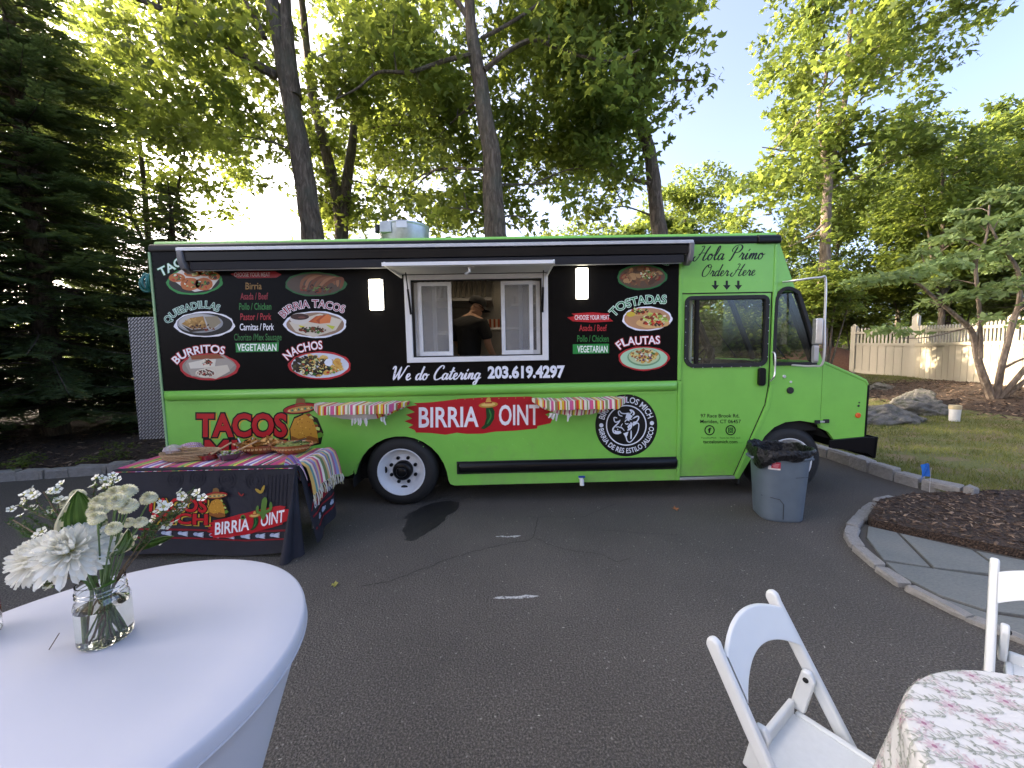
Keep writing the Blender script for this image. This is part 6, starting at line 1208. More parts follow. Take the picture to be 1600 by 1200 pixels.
def visor(u, v):
    a = lerp(-1.05, 1.05, u); r = lerp(.10, .19-.02*abs(a)**2, v); return Mh @ Vector((r*math.cos(a)*1.05, r*math.sin(a)*.92, .012-.022*v-.03*v*a*a))
cp.grid(visor, 12, 4).build('cap', CLOTH, person, smooth=True)
Mg = Matrix.Translation(hc) @ Matrix.Rotation(R(22), 4, 'Z') @ Matrix.Rotation(R(24), 4, 'Y')
MB().tube([Mg @ Vector(p) for p in ((.0, -.098, -.018), (.07, -.085, -.022), (.108, -.06, -.03), (.118, -.03, -.035), (.12, .03, -.035))], .004, 6).build('glasses', BLACKP, person)
# yellow cloth in the hand
MB().lathe([(0, 0), (.03, .005), (.045, .03), (.03, .05), (0, .055)], 14, c=(PX+.41, PY+.10, 1.555), wob=lambda a, i: .25*math.sin(3*a+i)).build('cleaning_cloth', mat('yellow_cloth', (.55, .45, .08), .8), label='yellow cloth held by the cook at the window', cat='cloth', smooth=True)
# ------------------------------------------------------------------ serapes on the fold shelves
FAB = colmat('woven_cloth', .85, .35, 420, .0015, spec=.15, sheen=.2)
STR = ['#c9a52e', '#b8324a', '#d9d2bc', '#7d8a5a', '#d8d4c4', '#b85a86', '#c9577a', '#e0d9c8', '#8a7a4a', '#c23a2e', '#d9c23a', '#d8cfc0']
def stripe(t, seed=0, pal=STR, n=60): return hexc(pal[int(t*n+seed) % len(pal)])
def shelf_cloth(x0, x1, seed, label, group):
    m = MB(); W = x1-x0
    def top(u, v):   # v 0 at the wall, 1 at the front edge, then over the edge
        x = lerp(x0, x1, u); e = min(1, min(u, 1-u)/.16); dep = .02+.27*e**.6
        if v <= .7: y = YS-.008-dep*(v/.7); z = 1.158+.004*math.sin(u*17)
        else: t = (v-.7)/.3; y = YS-.008-dep-.012*math.sin(t*1.57); z = 1.158-.088*t*(.35+.65*e)
        return (x, y, z+.003*math.sin(u*40+v*3))
    m.grid(top, 76, 10, col=lambda u, v: stripe(u, seed, n=62))
    dark = seed > 4
    # the end hanging below the shelf, plain white lining outwards
    def under(u, v):
        x = lerp(x0+.03, x1-.04, u); e = math.sin(math.pi*min(1, max(0, u)))**.8; return (x, YS-.275*min(1, e*1.4)*(1-.25*v)-.012, 1.105-.105*v*e*(.75+.5*(u if not dark else 1-u))+.003*math.sin(u*50))
    m.grid(under, 60, 4, col=lambda u, v: stripe(u, seed+3, n=90) if dark or u > .72 else hexc('#cfcac8'))
    o = m.build('serape_cover', FAB, fix=False, label=label, cat='serape', group=group)
    fr = MB(); q = random.Random(seed)
    xs = [lerp(x0, x1, t) for t in ((.46, .49, .52, .55, .58, .60, .76, .78) if not dark else (.17, .19, .21, .24, .35, .37))]
    for x in xs:
        z = 1.04-.02*math.sin(math.pi*(x-x0)/W); y = YS-.235+q.uniform(-.02, .02); L = q.uniform(.04, .085)
        fr.tube([(x, y, z), (x+q.uniform(-.012, .012), y-.004, z-L*.5), (x+q.uniform(-.02, .02), y, z-L)], [.011, .012, .006], 6)
    fr.build('fringe', mat('white_yarn', (.72, .71, .7), .9, bump=.4), o, smooth=True); return o
shelf_cloth(-2.0, -1.02, 0, 'striped serape draped over the fold shelf beside the taco picture', 'serapes on the fold-down shelves')
shelf_cloth(.27, 1.27, 7, 'striped serape draped over the fold shelf beside the round cow logo', 'serapes on the fold-down shelves')

# ------------------------------------------------------------------ food table in its printed cloth
TX0, TX1, TY0, TY1, TZ = -3.23, -1.735, 3.155, 3.74, .75
tt = empty('folding_table', (-2.45, 3.45, 0), label='folding buffet table hidden under the black printed cloth', cat='table')
def kid(o, p): o.parent = p; o.matrix_parent_inverse = p.matrix_world.inverted() if False else Matrix.Translation(-Vector(p.location)); return o
kid(MB().box(TX0+.01, TX1-.01, TY0+.01, TY1-.01, .70, .738).build('table_top', PLASG), tt)
for x in (TX0+.15, TX1-.15):
    for y in (TY0+.1, TY1-.1): kid(MB().tube([(x, y, 0), (x, y, .70)], .016, 8).build('leg', ALU), tt)
def fold(x, v): return .006*v*math.sin(x*7)+.002*v*math.sin(x*23+1)
def frontp(u, v): # u along x, v down
    x = lerp(TX0, TX1, u); return Vector((x-.05*v*u, TY0-.004-.035*v+fold(x, v)-.03*v*v*max(0, (u-.8)*5), lerp(TZ, .035+.02*math.sin(u*7), v)))
def sidep(u, v):  # u along y from the front
    y = lerp(TY0, TY1, u); return Vector((TX1+.004+.10*v*(1-.6*u)+.02*v*math.sin(y*16), y+.05*v*(1-u)-.02*v, lerp(TZ, .07+.05*u, v)))
CLK = mat('black_tablecloth', (.012, .012, .02), .75, var=.3, vscale=5, bump=.2, bscale=30, bdist=.004)
tc = MB(); tc.grid(frontp, 60, 14); tc.grid(sidep, 26, 14); tc.grid(lambda u, v: (lerp(TX0, TX1, u), lerp(TY0-.004, TY1, v), TZ), 8, 4)
tc.grid(lambda u, v: (TX0-.004-.03*v, lerp(TY0, TY1, u), lerp(TZ, .05, v)), 8, 6)
def corner(u, v):  # the spare cloth gathered at the corner, swinging out to the front
    a = lerp(-2.2, 1.2, u); r = (.012+.10*v**1.3)*(1+.35*math.sin(a*3.2)); return (TX1-.005-.09*v+r*math.cos(a)*.75+.02*v, TY0-.01-.06*v+r*math.sin(a)*.8, lerp(TZ-.002, .004, v))
tc.grid(corner, 26, 16); clo = tc.build('tablecloth', CLK, smooth=True, fix=False, label='black tablecloth printed with taco, cactus and red banner', cat='tablecloth')
def cl_mp(px, py, L):
    p = at(px, py, TY0-.03); u = (p.x-TX0)/(TX1-TX0); v = min(1, max(0, (TZ-p.z)/(TZ-.04))); q = frontp(min(1, u+.03*v*u), v); return (q.x, q.y-.004-L*.0018, q.z)
def subd(pr): return pr
pr = PR(cl_mp)
# faint tone-on-tone rings and bars of the weave
for cx, cy, r in ((270, 750, 13), (305, 748, 13), (352, 750, 14), (396, 752, 15)):
    for k in range(3): pr.ring(cx, cy, r-k*4.5, r-k*4.5-1.8, '#1d1e2a', 0, 28)
for x in range(415, 450, 6): pr.poly([(x, 742), (x+2.2, 742), (x+2.2, 800-(x % 12)*2), (x, 800-(x % 12)*2)], '#1d1e2a', 0)
pr.build('woven_pattern', PRINT, clo, fix=False)
pr = PR(cl_mp)
for y0, y1 in ((826, 829), (839, 841.5)):
    for a, b_ in ((215, 300), (300, 385), (385, 449)): pr.poly([(a, y0), (b_, y0), (b_, y1), (a, y1)], '#7a1420', 0)
for cx in (262, 287, 311, 335, 360, 385, 409, 432):
    for k in range(4): pr.stroke([(cx-7, 834), (cx, 832.5+k*1.1), (cx+8, 830.8+k*2.2)], 1.7, '#b9c0d2', 1+k*.05)
    pr.ell(cx-4, 833.5, 4, 2.8, '#9aa4bd', 1.5, 10)
banner(pr, 325, 824, .58, -.16, 3); fat(pr, 'TACOS', 228, 322, 799, 19, 2); fat(pr, 'MICH', 240, 324, 818, 15, 2)
taco(pr, 340, 790, .55, 5); hat(pr, 339, 772, .68, -.1, 12)
for pts, w_ in (([(413, 809), (413.5, 790), (415, 776)], 8.5), ([(404, 788), (404, 797), (412, 801)], 4.6), ([(424, 783), (424, 794), (415, 799)], 4.6)): pr.stroke(pts, w_, '#55772f', 6)
pr.stroke([(399, 763), (408, 768), (413, 758)], 4.2, '#a88a35', 6); pr.stroke([(372, 768), (377, 773), (381, 770)], 2.2, '#8a2420', 6); pr.ell(381, 805, 4, 3.6, '#4c7a30', 6, 12); pr.ell(381, 805, 2.2, 1.8, '#0b0c12', 7, 10)
pr.build('cloth_print', PRINT, clo, fix=False)
def sd_mp(px, py, L):   # px 0..60 along the end of the cloth, py 0..100 down
    q = sidep(px/60, py/100); return (q.x+.003+L*.0008, q.y, q.z)
pr = PR(sd_mp)
for y0 in (66, 82):
    for a in range(0, 54, 9): pr.poly([(a+3, y0), (a+12, y0), (a+12, y0+2.5), (a+3, y0+2.5)], '#8a1620', 0)
for k in range(3): pr.ell(16+k*15, 75, 4, 3.4, '#aab2c6', 1, 12, .25, k); pr.stroke([(13+k*15, 77), (20+k*15, 73)], 2, '#aab2c6', 1.5)
pr.poly([(2, 60), (10, 48), (56, 44), (58, 58), (30, 62)], '#8e1622', 1); pr.text('BIRRIA', 9, 28, 60, 11, '#d9d4da', 2, .02); pr.text('OINT', 38, 55, 57, 10, '#d9d4da', 2, .02); pr.ell(33, 53, 3.4, 6, '#1d4a22', 2, 14); pr.text('TACOS', 8, 50, 40, 12, '#8e1622', 1, .05)
pr.build('cloth_print', PRINT, clo, fix=False)
# serape runner over the table top, its end gathered and hanging on the right
SER = ['#a81e5e', '#b02468', '#a81e5e', '#c24a4a', '#8e9a3a', '#3c7a3a', '#c9c23a', '#b8452e', '#a81e5e', '#b02468', '#d8cfd0', '#8a5a9a', '#6a6aa8', '#d8cfd0', '#c98a5a', '#a81e5e', '#c2366e', '#2e2430', '#d8d0c8', '#a81e5e', '#b86a3a', '#2f2a30']
rn = MB()
def run(u, v):
    x = lerp(TX0-.01, TX1-.03, u); return (x, lerp(TY0-.012, TY1+.01, v), TZ+.004+.003*math.sin(u*60)*math.sin(v*4)-(.02 if v == 0 else 0))
rn.grid(run, 120, 8, col=lambda u, v: stripe(u+.012*v, 0, SER, 78))
def hang(u, v):  # u across (depth), v down
    y = lerp(TY0+.04, TY1+.01, u); return (TX1-.035+.06*min(1, v*4)+.07*v+.012*math.sin(u*15)*v, y+.03*math.sin(v*3), TZ+.008-.30*max(0, v-.12)*(1.05-.2*math.sin(u*3)))
rn.grid(hang, 60, 16, col=lambda u, v: stripe(u*.32+.4, 3, ['#c8a070', '#d8d0c4', '#7a6aa8', '#c9a25a', '#5a8a8a', '#d8c8b4', '#a86a8a', '#8a8fb8', '#d8b080', '#b8466a', '#d8d0c4', '#6a7a4a'], 60))
def lump(u, v):
    a = lerp(-.3, 3.4, u); t = v; return (TX1-.06+.07*t+.055*math.cos(a)*(1-.4*t), TY0+.02+.10*t*.3+.05*math.sin(a)*.3+.02*t, TZ+.012+.075*math.sin(a)*(1-t)**.6*(1-.5*t)-.16*t*t)
rn.grid(lump, 20, 14, col=lambda u, v: stripe(u*.5, 5, ['#7a5aa0', '#8a6ab0', '#9a7ab8', '#c9a25a', '#6a8aa8', '#d8c8c4', '#b8568a', '#8a9fb8'], 40))
run_o = rn.build('serape_runner', FAB, fix=False, smooth=True, label='pink striped serape runner over the buffet table with fringed end', cat='serape')
fr = MB(); q = random.Random(3)
for k in range(30):
    u = k/29; p = Vector(hang(u, 1)); L = q.uniform(.06, .11); fr.tube([p+Vector((.003, 0, .004)), p+Vector((q.uniform(0, .02), q.uniform(-.01, .01), -L*.5)), p+Vector((q.uniform(0, .02), q.uniform(-.015, .015), -L))], [.004, .006, .004], 5, hexc(('#cfc8b4', '#b8b08a', '#d8d2c8')[k % 3]))
fr.build('fringe', FAB, run_o, smooth=True, fix=False)

# ------------------------------------------------------------------ food on it
FZ_ = TZ+.008
def bowl(name, x, y, prof, m, sx=1, sy=1, rz=0, **k):
    o = MB().lathe(prof, 36, sx=sx, sy=sy).build(name, m, smooth=True, **k); place(o, (x, y, FZ_), (0, 0, rz)); return o
CLAY = mat('clay_glaze', (.32, .12, .045), .25, var=.15, vscale=20, coat=.4); WICK = mat('wicker', (.42, .28, .15), .75, var=.35, vscale=60, bump=1, bscale=120, bdist=.006, scale=(1, 1, 3))
def cazuela(x, y, rx, ry, label, fill):
    pf = [(.55, 0), (.62, .004), (.86, .04), (1.0, .082), (1.03, .088), (.97, .086), (.84, .045), (.6, .014), (0, .01)]
    o = bowl('clay_dish', x, y, [(r*rx, z) for r, z in pf], CLAY, 1, ry/rx, label=label, cat='dish', group='clay dishes on the buffet table')
    for sx in (-1, 1):
        MB().tube([(sx*(rx*.98), -.035, .075), (sx*(rx*1.13), -.025, .085), (sx*(rx*1.13), .025, .085), (sx*(rx*.98), .035, .075)], .012, 8).build('handle', CLAY, o, smooth=True)
    pb = MB()
    for k in range(18):
        a = R(180+k*10+5); pb.lathe([(.013, 0), (.013, .002), (.007, .002), (.007, 0)], 10, M=Matrix.Translation((rx*.93*math.cos(a)*1.012, ry*.93*math.sin(a)*1.02, .058)) @ Matrix.Rotation(a+math.pi/2, 4, 'Z') @ Matrix.Rotation(R(66), 4, 'X'), col=hexc('#b98a52'))
    pb.build('painted_rings', colmat('clay_slip', .4), o, fix=False, kind='stuff'); return o
p1 = on(397, 711, FZ_); cazuela(p1.x, p1.y+.10, .205, .15, 'larger clay dish heaped with tortilla chips', 0)
p2 = on(447, 711, FZ_); cazuela(p2.x+.01, p2.y+.09, .18, .135, 'smaller clay dish filled with green guacamole', 0)
def heap(name, cx, cy, rx, ry, z0, zh, n, cols, s0, s1, seed, flat=False, **k):
    q = random.Random(seed); m = MB()
    for i in range(n):
        a = q.uniform(0, 6.28); r = math.sqrt(q.random()); x, y = cx+rx*r*math.cos(a), cy+ry*r*math.sin(a); z = z0+zh*(1-r*r)*q.random(); s = q.uniform(s0, s1); E_ = Matrix.Translation((x, y, z)) @ Matrix.Rotation(q.uniform(0, 6.28), 4, 'Z') @ Matrix.Rotation(q.uniform(-.9, .9), 4, 'X') @ Matrix.Rotation(q.uniform(-.7, .7), 4, 'Y')
        c = hexc(cols[q.randrange(len(cols))])
        if flat: m.add([E_ @ Vector(v) for v in ((-s, -s*.7, 0), (s, -s*.6, 0), (0, s, .008))], [(0, 1, 2)], c); m.add([E_ @ Vector(v) for v in ((-s, -s*.7, .003), (s, -s*.6, .003), (0, s, .011))], [(0, 1, 2)], c)
        else: m.lathe([(0, -s*.5), (s*.8, -s*.2), (s*.7, s*.3), (0, s*.5)], 6, M=E_, col=c)
    return m.build(name, colmat('food', .6), fix=False, kind='stuff', **k)
heap('tortilla_chips', p1.x, p1.y+.10, .185, .13, FZ_+.06, .09, 150, ['#b5803a', '#c08c48', '#a06c2c', '#c89a58'], .022, .036, 5, True, label='tortilla chips heaped in the larger clay dish', cat='chips')
gq = MB(); gq.lathe([(.165, .072), (.12, .084), (.06, .088), (0, .09)], 30, sy=.75, wob=lambda a, i: .05*math.sin(5*a+i), col=hexc('#7d8240')); g_ = gq.build('guacamole', colmat('food', .6), smooth=True, label='green guacamole in the smaller clay dish', cat='dip'); place(g_, (p2.x+.01, p2.y+.09, FZ_))
heap('guacamole_herbs', p2.x+.01, p2.y+.09, .14, .10, FZ_+.083, .012, 70, ['#5c6a2a', '#8f9450', '#3c4a1c', '#a09a5a'], .006, .014, 8, label='herb bits over the guacamole', cat='herbs')
MB().bar((p2.x+.02, p2.y+.08, FZ_+.092), (p2.x+.12, p2.y+.14, FZ_+.12), .03, .006).build('spoon', mat('black_plastic', (.01, .01, .01), .4), label='black spoon stuck in the guacamole', cat='spoon', bevel=.003)
# red salsa bowl, glass bowl of onions and limes, both with wooden spoons
p3 = on(322, 721, FZ_); pf = [(.045, 0), (.06, .01), (.075, .05), (.072, .05), (.055, .014), (0, .012)]
bowl('salsa_bowl', p3.x-.02, p3.y+.07, pf, mat('red_glass', (.22, .02, .015), .15, spec=.6, coat=.3), 1.1, 1.1, label='small dark red bowl of salsa with a wooden spoon', cat='bowl')
heap('salsa', p3.x-.02, p3.y+.07, .06, .06, FZ_+.04, .02, 60, ['#6a1a10', '#8a2a18', '#4a120c', '#b06a4a'], .006, .013, 9, label='red salsa in the small red bowl', cat='salsa')
p4 = on(350, 721, FZ_); bowl('glass_bowl', p4.x, p4.y+.07, [(r*1.1, z*1.15) for r, z in pf], mat('smoky_glass', (.10, .07, .09), .12, spec=.6, coat=.5), 1.1, 1.1, label='smoky glass bowl of chopped onion and lime', cat='bowl')
heap('onion_and_lime', p4.x, p4.y+.07, .068, .068, FZ_+.045, .035, 80, ['#c8c0c0', '#8a9a4a', '#b8b0a0', '#5a7a2a', '#8a6a80'], .007, .016, 10, label='chopped onion and lime in the glass bowl', cat='topping')
WOOD = mat('light_wood', (.42, .26, .13), .55, var=.2, vscale=10, scale=(1, 1, 6))
for (a, b_, lb) in (((p3.x-.0, p3.y+.06, FZ_+.045), (p3.x+.13, p3.y+.14, FZ_+.13), 'wooden spoon leaning out of the red salsa bowl'), ((p4.x+.03, p4.y+.06, FZ_+.055), (p4.x+.2, p4.y+.15, FZ_+.14), 'wooden spoon leaning out of the smoky glass bowl')):
    MB().tube([a, Vector(a).lerp(Vector(b_), .15), b_], [.014, .007, .008], 8).build('wooden_spoon', WOOD, label=lb, cat='spoon', group='wooden spoons in the bowls', smooth=True)
# wicker basket of wooden cutlery and a paper bag, checked napkins behind
p5 = on(285, 722, FZ_); bx, by = p5.x-.02, p5.y+.12
bk_ = bowl('basket', bx, by, [(.17, 0), (.19, .01), (.225, .06), (.23, .068), (.215, .064), (.18, .014), (0, .01)], WICK, 1.05, .62, R(6), label='oval wicker basket of wooden cutlery', cat='basket')
wv = MB()
for j in range(4):
    rr = .196+.009*j; wv.tube([(rr*1.05*math.cos(a)*(1+.008*math.sin(20*a+j*3.1)), rr*.63*math.sin(a)*(1+.008*math.sin(20*a+j*3.1)), .012+.015*j) for a in np.linspace(0, 6.283, 60)], .006, 5)
wv.build('weave', WICK, bk_, fix=False, kind='stuff')
q = random.Random(12)
for k in range(11):
    x, y = bx+q.uniform(-.10, .10), by+q.uniform(-.06, .06); a = q.uniform(-.5, .5); L = q.uniform(.08, .1); z = FZ_+.06+k*.004
    MB().bar((x-L*math.cos(a), y-L*math.sin(a), z), (x+L*math.cos(a), y+L*math.sin(a), z+q.uniform(-.004, .012)), .022, .003).build('wooden_cutlery', WOOD, label='flat pale wooden cutlery piled in the wicker basket', cat='cutlery', group='wooden cutlery in the basket')
b = NB('clear_bag'); b.base((.6, .5, .52, 1)); b.set(Roughness=.2, Alpha=.45); b.normal(b.bump(b.noise(30, 4), .8, .02)); M_BAG = b.m
bag = MB().lathe([(0, 0), (.05, .005), (.07, .03), (.05, .06), (.02, .075), (0, .08)], 20, wob=lambda a, i: .18*math.sin(4*a+i*2)+.1*math.sin(9*a)); o = bag.build('plastic_bag', M_BAG, smooth=True, label='crumpled clear plastic bag on the left end of the basket', cat='bag'); place(o, (bx-.14, by-.01, FZ_+.055), (0, 0, 0), (1.1, .9, 1))
b = NB('checked_paper'); ch = b.n('ShaderNodeTexChecker'); ch.inputs['Scale'].default_value = 90; ch.inputs[1].default_value = (.55, .42, .48, 1); ch.inputs[2].default_value = (.3, .12, .22, 1); b.l(b.coord(), ch.inputs[0]); b.base(ch.outputs[0]); b.set(Roughness=.7)
nm = MB().lathe([(0, 0), (.08, .0), (.095, .04), (.07, .085), (.03, .10), (0, .10)], 22, wob=lambda a, i: .16*math.sin(5*a+i)+.08*math.sin(11*a)); o = nm.build('checked_napkins', b.m, smooth=True, label='crumpled pink checked napkins behind the wicker basket', cat='napkins'); pn = on(303, 706, FZ_); place(o, (pn.x+.02, min(pn.y, TY1-.1), FZ_))
for k, (dx, c_) in enumerate(((0, 'white'), (.04, 'cream'))):
    pw = (-2.50+dx*1.5, 3.66, FZ_); MB().tube([pw, (pw[0]-.05+.08*k, pw[1], FZ_+.13)], .006, 6).build('straw', WHITEM, label=('white plastic straw leaning left behind the salsa bowl', 'white plastic straw leaning right behind the salsa bowl')[k], cat='straw', group='straws behind the salsa')
# ------------------------------------------------------------------ cocktail table in its white stretch cover
CX, CY, CR, CZ = -.864, .727, .406, 1.05
SPAN = mat('white_spandex', (.50, .505, .55), .8, var=.02, vscale=2, bump=.12, bscale=700, bdist=.0006, spec=.2)
ct_ = empty('cocktail_table', (CX, CY, 0), label='white stretch covered cocktail table carrying the jar of flowers', cat='table')
prof = [(0, CZ), (CR*.8, CZ), (CR-.008, CZ-.0005), (CR-.002, CZ-.004), (CR, CZ-.010), (CR+.0005, CZ-.030), (CR-.001, CZ-.036), (CR-.006, CZ-.040)]
for k in range(1, 25):
    t = k/24; z = lerp(CZ-.04, .045, t); r = float(np.interp(-z, [-1.01, -.86, -.64, -.48, -.33, -.16, -.045], [.397, .349, .281, .245, .24, .275, .335])); prof.append((r, z))
def wr(a, i): return 0 if i < 8 else -.05*abs(math.sin(2*(a-.6)))**1.5*sstep(.35, 1, (i-8)/24)
MB().lathe(prof, 128, wob=wr).build('table_cover', SPAN, ct_, smooth=True)
MB().tube([(CR*math.cos(a)*1.0015, CR*math.sin(a)*1.0015, CZ-.034) for a in np.linspace(0, 6.2832, 128)], .0022, 5, cap=False).build('cover_seam', SPAN, ct_, smooth=True)
for k in range(4):
    a = .6+k*math.pi/2; MB().lathe([(.045, 0), (.045, .03), (.03, .055), (0, .06)], 14, c=(.30*math.cos(a), .30*math.sin(a), 0)).build('foot', SPAN, ct_, smooth=True)

# ------------------------------------------------------------------ mason jar of flowers
jc = on(158, 1004, CZ); JX, JY = jc.x-.0, jc.y+.012
JR = .0445
b = NB('jar_glass'); b.base((.97, .99, .98, 1)); b.set(Roughness=.015, IOR=1.45); b.p.inputs['Transmission Weight'].default_value = 1; M_JAR = b.m
b = NB('water'); b.base((.98, .97, .9, 1)); b.set(Roughness=0, IOR=1.33); b.p.inputs['Transmission Weight'].default_value = 1; M_WATER = b.m
jar = empty('mason_jar', (JX, JY, CZ), label='clear glass mason jar of water on the white table', cat='jar')
t_ = .0024; H_ = .132
outp = [(0, .0005), (JR-.006, .0005), (JR-.001, .006), (JR, .012), (JR, .088), (JR-.003, .098), (JR-.006, .104), (JR-.0055, .108), (JR-.0065, .112), (JR-.0055, .116), (JR-.0065, .120), (JR-.005, .123), (JR-.006, H_)]
inp = [(max(0, r-t_), z+(.005 if z < .01 else 0)) for r, z in outp]
MB().lathe(outp+inp[::-1], 56).build('glass', M_JAR, jar, smooth=True)
MB().lathe([(0, .0048), (JR-.009, .0048), (JR-.0022, .012), (JR-.0022, .080), (0, .080)], 56).build('water', M_WATER, jar, smooth=True)
for zz in (.106, .114): MB().tube([((JR-.0048)*math.cos(a), (JR-.0048)*math.sin(a), zz+.0008*a) for a in np.linspace(0, 6.28, 50)], .0011, 5).build('thread', M_JAR, jar, smooth=True)
STEM = mat('flower_stem', (.07, .13, .03), .5, var=.3, vscale=40); LEAF = leafmat('bouquet_leaf', (.025, .06, .015), (.06, .13, .03), (.1, .2, .03), .25, .4)
WOODY = mat('woody_stem', (.09, .06, .03), .7, var=.3, vscale=40)
jt = Vector((JX, JY, CZ+.118)); jb = Vector((JX, JY, CZ+.012))
def stem_to(p, seed, dirv=None):
    q = random.Random(seed); a = q.uniform(0, 6.28); r0 = .026*math.sqrt(q.random()); s = jb+Vector((r0*math.cos(a), r0*math.sin(a), 0)); d = (Vector(p)-jt); hv = Vector((d.x, d.y, 0)); k = min(.024, hv.length*.25)
    m = jt+(hv.normalized()*k if hv.length > 1e-4 else Vector((0, 0, 0))); return [s, s.lerp(m, .55)+Vector((0, 0, .0)), m, m.lerp(Vector(p), .55)+Vector((0, 0, .012)), Vector(p)]
def flower_root(name, p, **k): return empty(name, p, **k)
def put_stem(root, p, seed, r, m=STEM, nm='stem'):
    P = [v-Vector(root.location) for v in smooth_path(stem_to(p, seed), 5)]; return MB().tube(P, r, 6).build(nm, m, root, smooth=True)
b = NB('petal'); tcn = b.n('ShaderNodeTexCoord'); sx_ = b.n('ShaderNodeSeparateXYZ'); b.l(tcn.outputs['Object'], sx_.inputs[0]); f_ = b.n('ShaderNodeMapRange'); b.l(sx_.outputs[0], f_.inputs[0]); f_.inputs[2].default_value = .03
b.base(b.ramp(f_.outputs[0], [(0, (.62, .60, .28)), (.45, (.82, .80, .68)), (1, (.86, .85, .80))])); b.set(Roughness=.55, Subsurface_Weight=.0)
tr_ = b.n('ShaderNodeBsdfTranslucent'); tr_.inputs[0].default_value = (.8, .8, .7, 1); mx = b.n('ShaderNodeMixShader'); mx.inputs[0].default_value = .3; b.l(b.p.outputs[0], mx.inputs[1]); b.l(tr_.outputs[0], mx.inputs[2]); b.l(mx.outputs[0], b.out.inputs[0]); M_PETAL = b.m
def petal_mesh(L, W, curl, cup):
    m = MB()
    def f(u, v):
        s = (v-.5)*2; w_ = W*(.42+.58*min(1, u/.75)**.8)*(1 if u < .78 else math.sqrt(max(0, 1-((u-.78)/.22)**2))*.94+.06); return (L*u, s*w_*.5, curl*L*u*u+cup*s*s*W)
    m.grid(lambda u, v: f(u**.8, v), 8, 2); me = m.mesh('petal', True, False); me.materials.append(M_PETAL); return me
PET = [petal_mesh(.060, .0135, -.18, .34), petal_mesh(.052, .013, .0, .36), petal_mesh(.041, .0115, .22, .40), petal_mesh(.030, .009, .45, .45), petal_mesh(.019, .0065, .7, .5)]
CENTR = mat('flower_centre', (.46, .46, .14), .7, var=.4, vscale=300, bump=.6, bscale=700, bdist=.002)
def big_mum(p, nrm, seed, s, label):
    q = random.Random(seed); root = flower_root('chrysanthemum', p, label=label, cat='flower', group='large white chrysanthemums in the jar')
    Q = Vector(nrm).normalized().to_track_quat('Z', 'Y').to_matrix().to_4x4()
    for ri, (n, el, jit) in enumerate(((30, -8, 11), (32, 6, 10), (30, 22, 10), (26, 40, 9), (20, 60, 8))):
        for k in range(n):
            a = 2*math.pi*(k+.5*(ri % 2)+q.uniform(-.22, .22))/n; o = link('petal', PET[ri], root)
            o.matrix_local = Q @ Matrix.Rotation(a, 4, 'Z') @ Matrix.Translation((.006*s, 0, .004*ri*s)) @ Matrix.Rotation(-R(el+q.uniform(-jit, jit)), 4, 'Y') @ Matrix.Rotation(q.uniform(-.35, .35), 4, 'X') @ Matrix.Scale(s*q.uniform(.88, 1.12), 4)
    c_ = MB()
    for k in range(90):
        a = k*2.39996; r = .0125*s*math.sqrt(k/90); c_.lathe([(.0011, 0), (.0013, .006*s), (0, .0085*s)], 5, M=Q @ Matrix.Translation((r*math.cos(a), r*math.sin(a), .010*s-.25*r)))
    c_.build('flower_centre', CENTR, root, fix=False)
    MB().lathe([(.004, -.014), (.010, -.006), (.013, .004), (0, .006)], 12, M=Q).build('calyx', STEM, root)
    put_stem(root, Vector(p)-Vector(nrm).normalized()*.012, seed, .0032)
pA = at(112, 862, .74); pB = at(66, 872, .80)
big_mum(pA, (.22, -.66, .72), 3, .98, 'large white chrysanthemum facing out in front, nearest the jar')
big_mum(pB, (-.25, -.55, .78), 5, .95, 'large white chrysanthemum half hidden at the far left of the bouquet')
BUT = leafmat('button_petal', (.68, .66, .38), (.84, .82, .66), (.6, .58, .3), .2, .6)
def button_mesh(seed, R_):
    q = random.Random(seed); m = MB()
    for ri, (n, rr, zz, el) in enumerate(((24, 1.0, .02, -25), (24, .95, .16, 0), (22, .82, .32, 22), (18, .62, .46, 42), (14, .40, .56, 60), (8, .2, .62, 78))):
        for k in range(n):
            a = 2*math.pi*(k+.5*ri)/n+q.uniform(-.08, .08); e = R(el); d = Vector((math.cos(a)*math.cos(e), math.sin(a)*math.cos(e), math.sin(e))); t = Vector((-math.sin(a), math.cos(a), 0)); c = Vector((math.cos(a)*rr*.55, math.sin(a)*rr*.55, zz))*R_; nn = d.cross(t)
            L = R_*.42; W = R_*.14; m.add([c-t*W*.5, c+t*W*.5, c+d*L*.6+t*W, c+d*L+nn*-.02*R_, c+d*L*.6-t*W], [(0, 1, 2, 3, 4)])
    m.lathe([(0, -.1*R_), (.75*R_, .0), (.72*R_, .2*R_), (.5*R_, .45*R_), (.25*R_, .6*R_), (0, .64*R_)], 14); me = m.mesh('bloom', False, False); me.materials.append(BUT); return me
BTN = [button_mesh(i, 1) for i in range(3)]
CAL = mat('bloom_centre', (.5, .5, .12), .7, var=.3, vscale=400)
btn = [(163, 781, .80, .017), (154, 787, .76, .016), (150, 800, .74, .0155), (181, 772, .78, .018), (192, 778, .84, .015), (200, 770, .76, .018), (201, 792, .73, .017), (183, 785, .72, .017), (160, 797, .86, .015), (152, 811, .70, .0145), (233, 780, .80, .0165), (178, 826, .66, .013), (202, 817, .78, .0115), (220, 817, .74, .0125), (186, 840, .84, .011), (122, 775, .86, .016), (103, 787, .88, .014)]
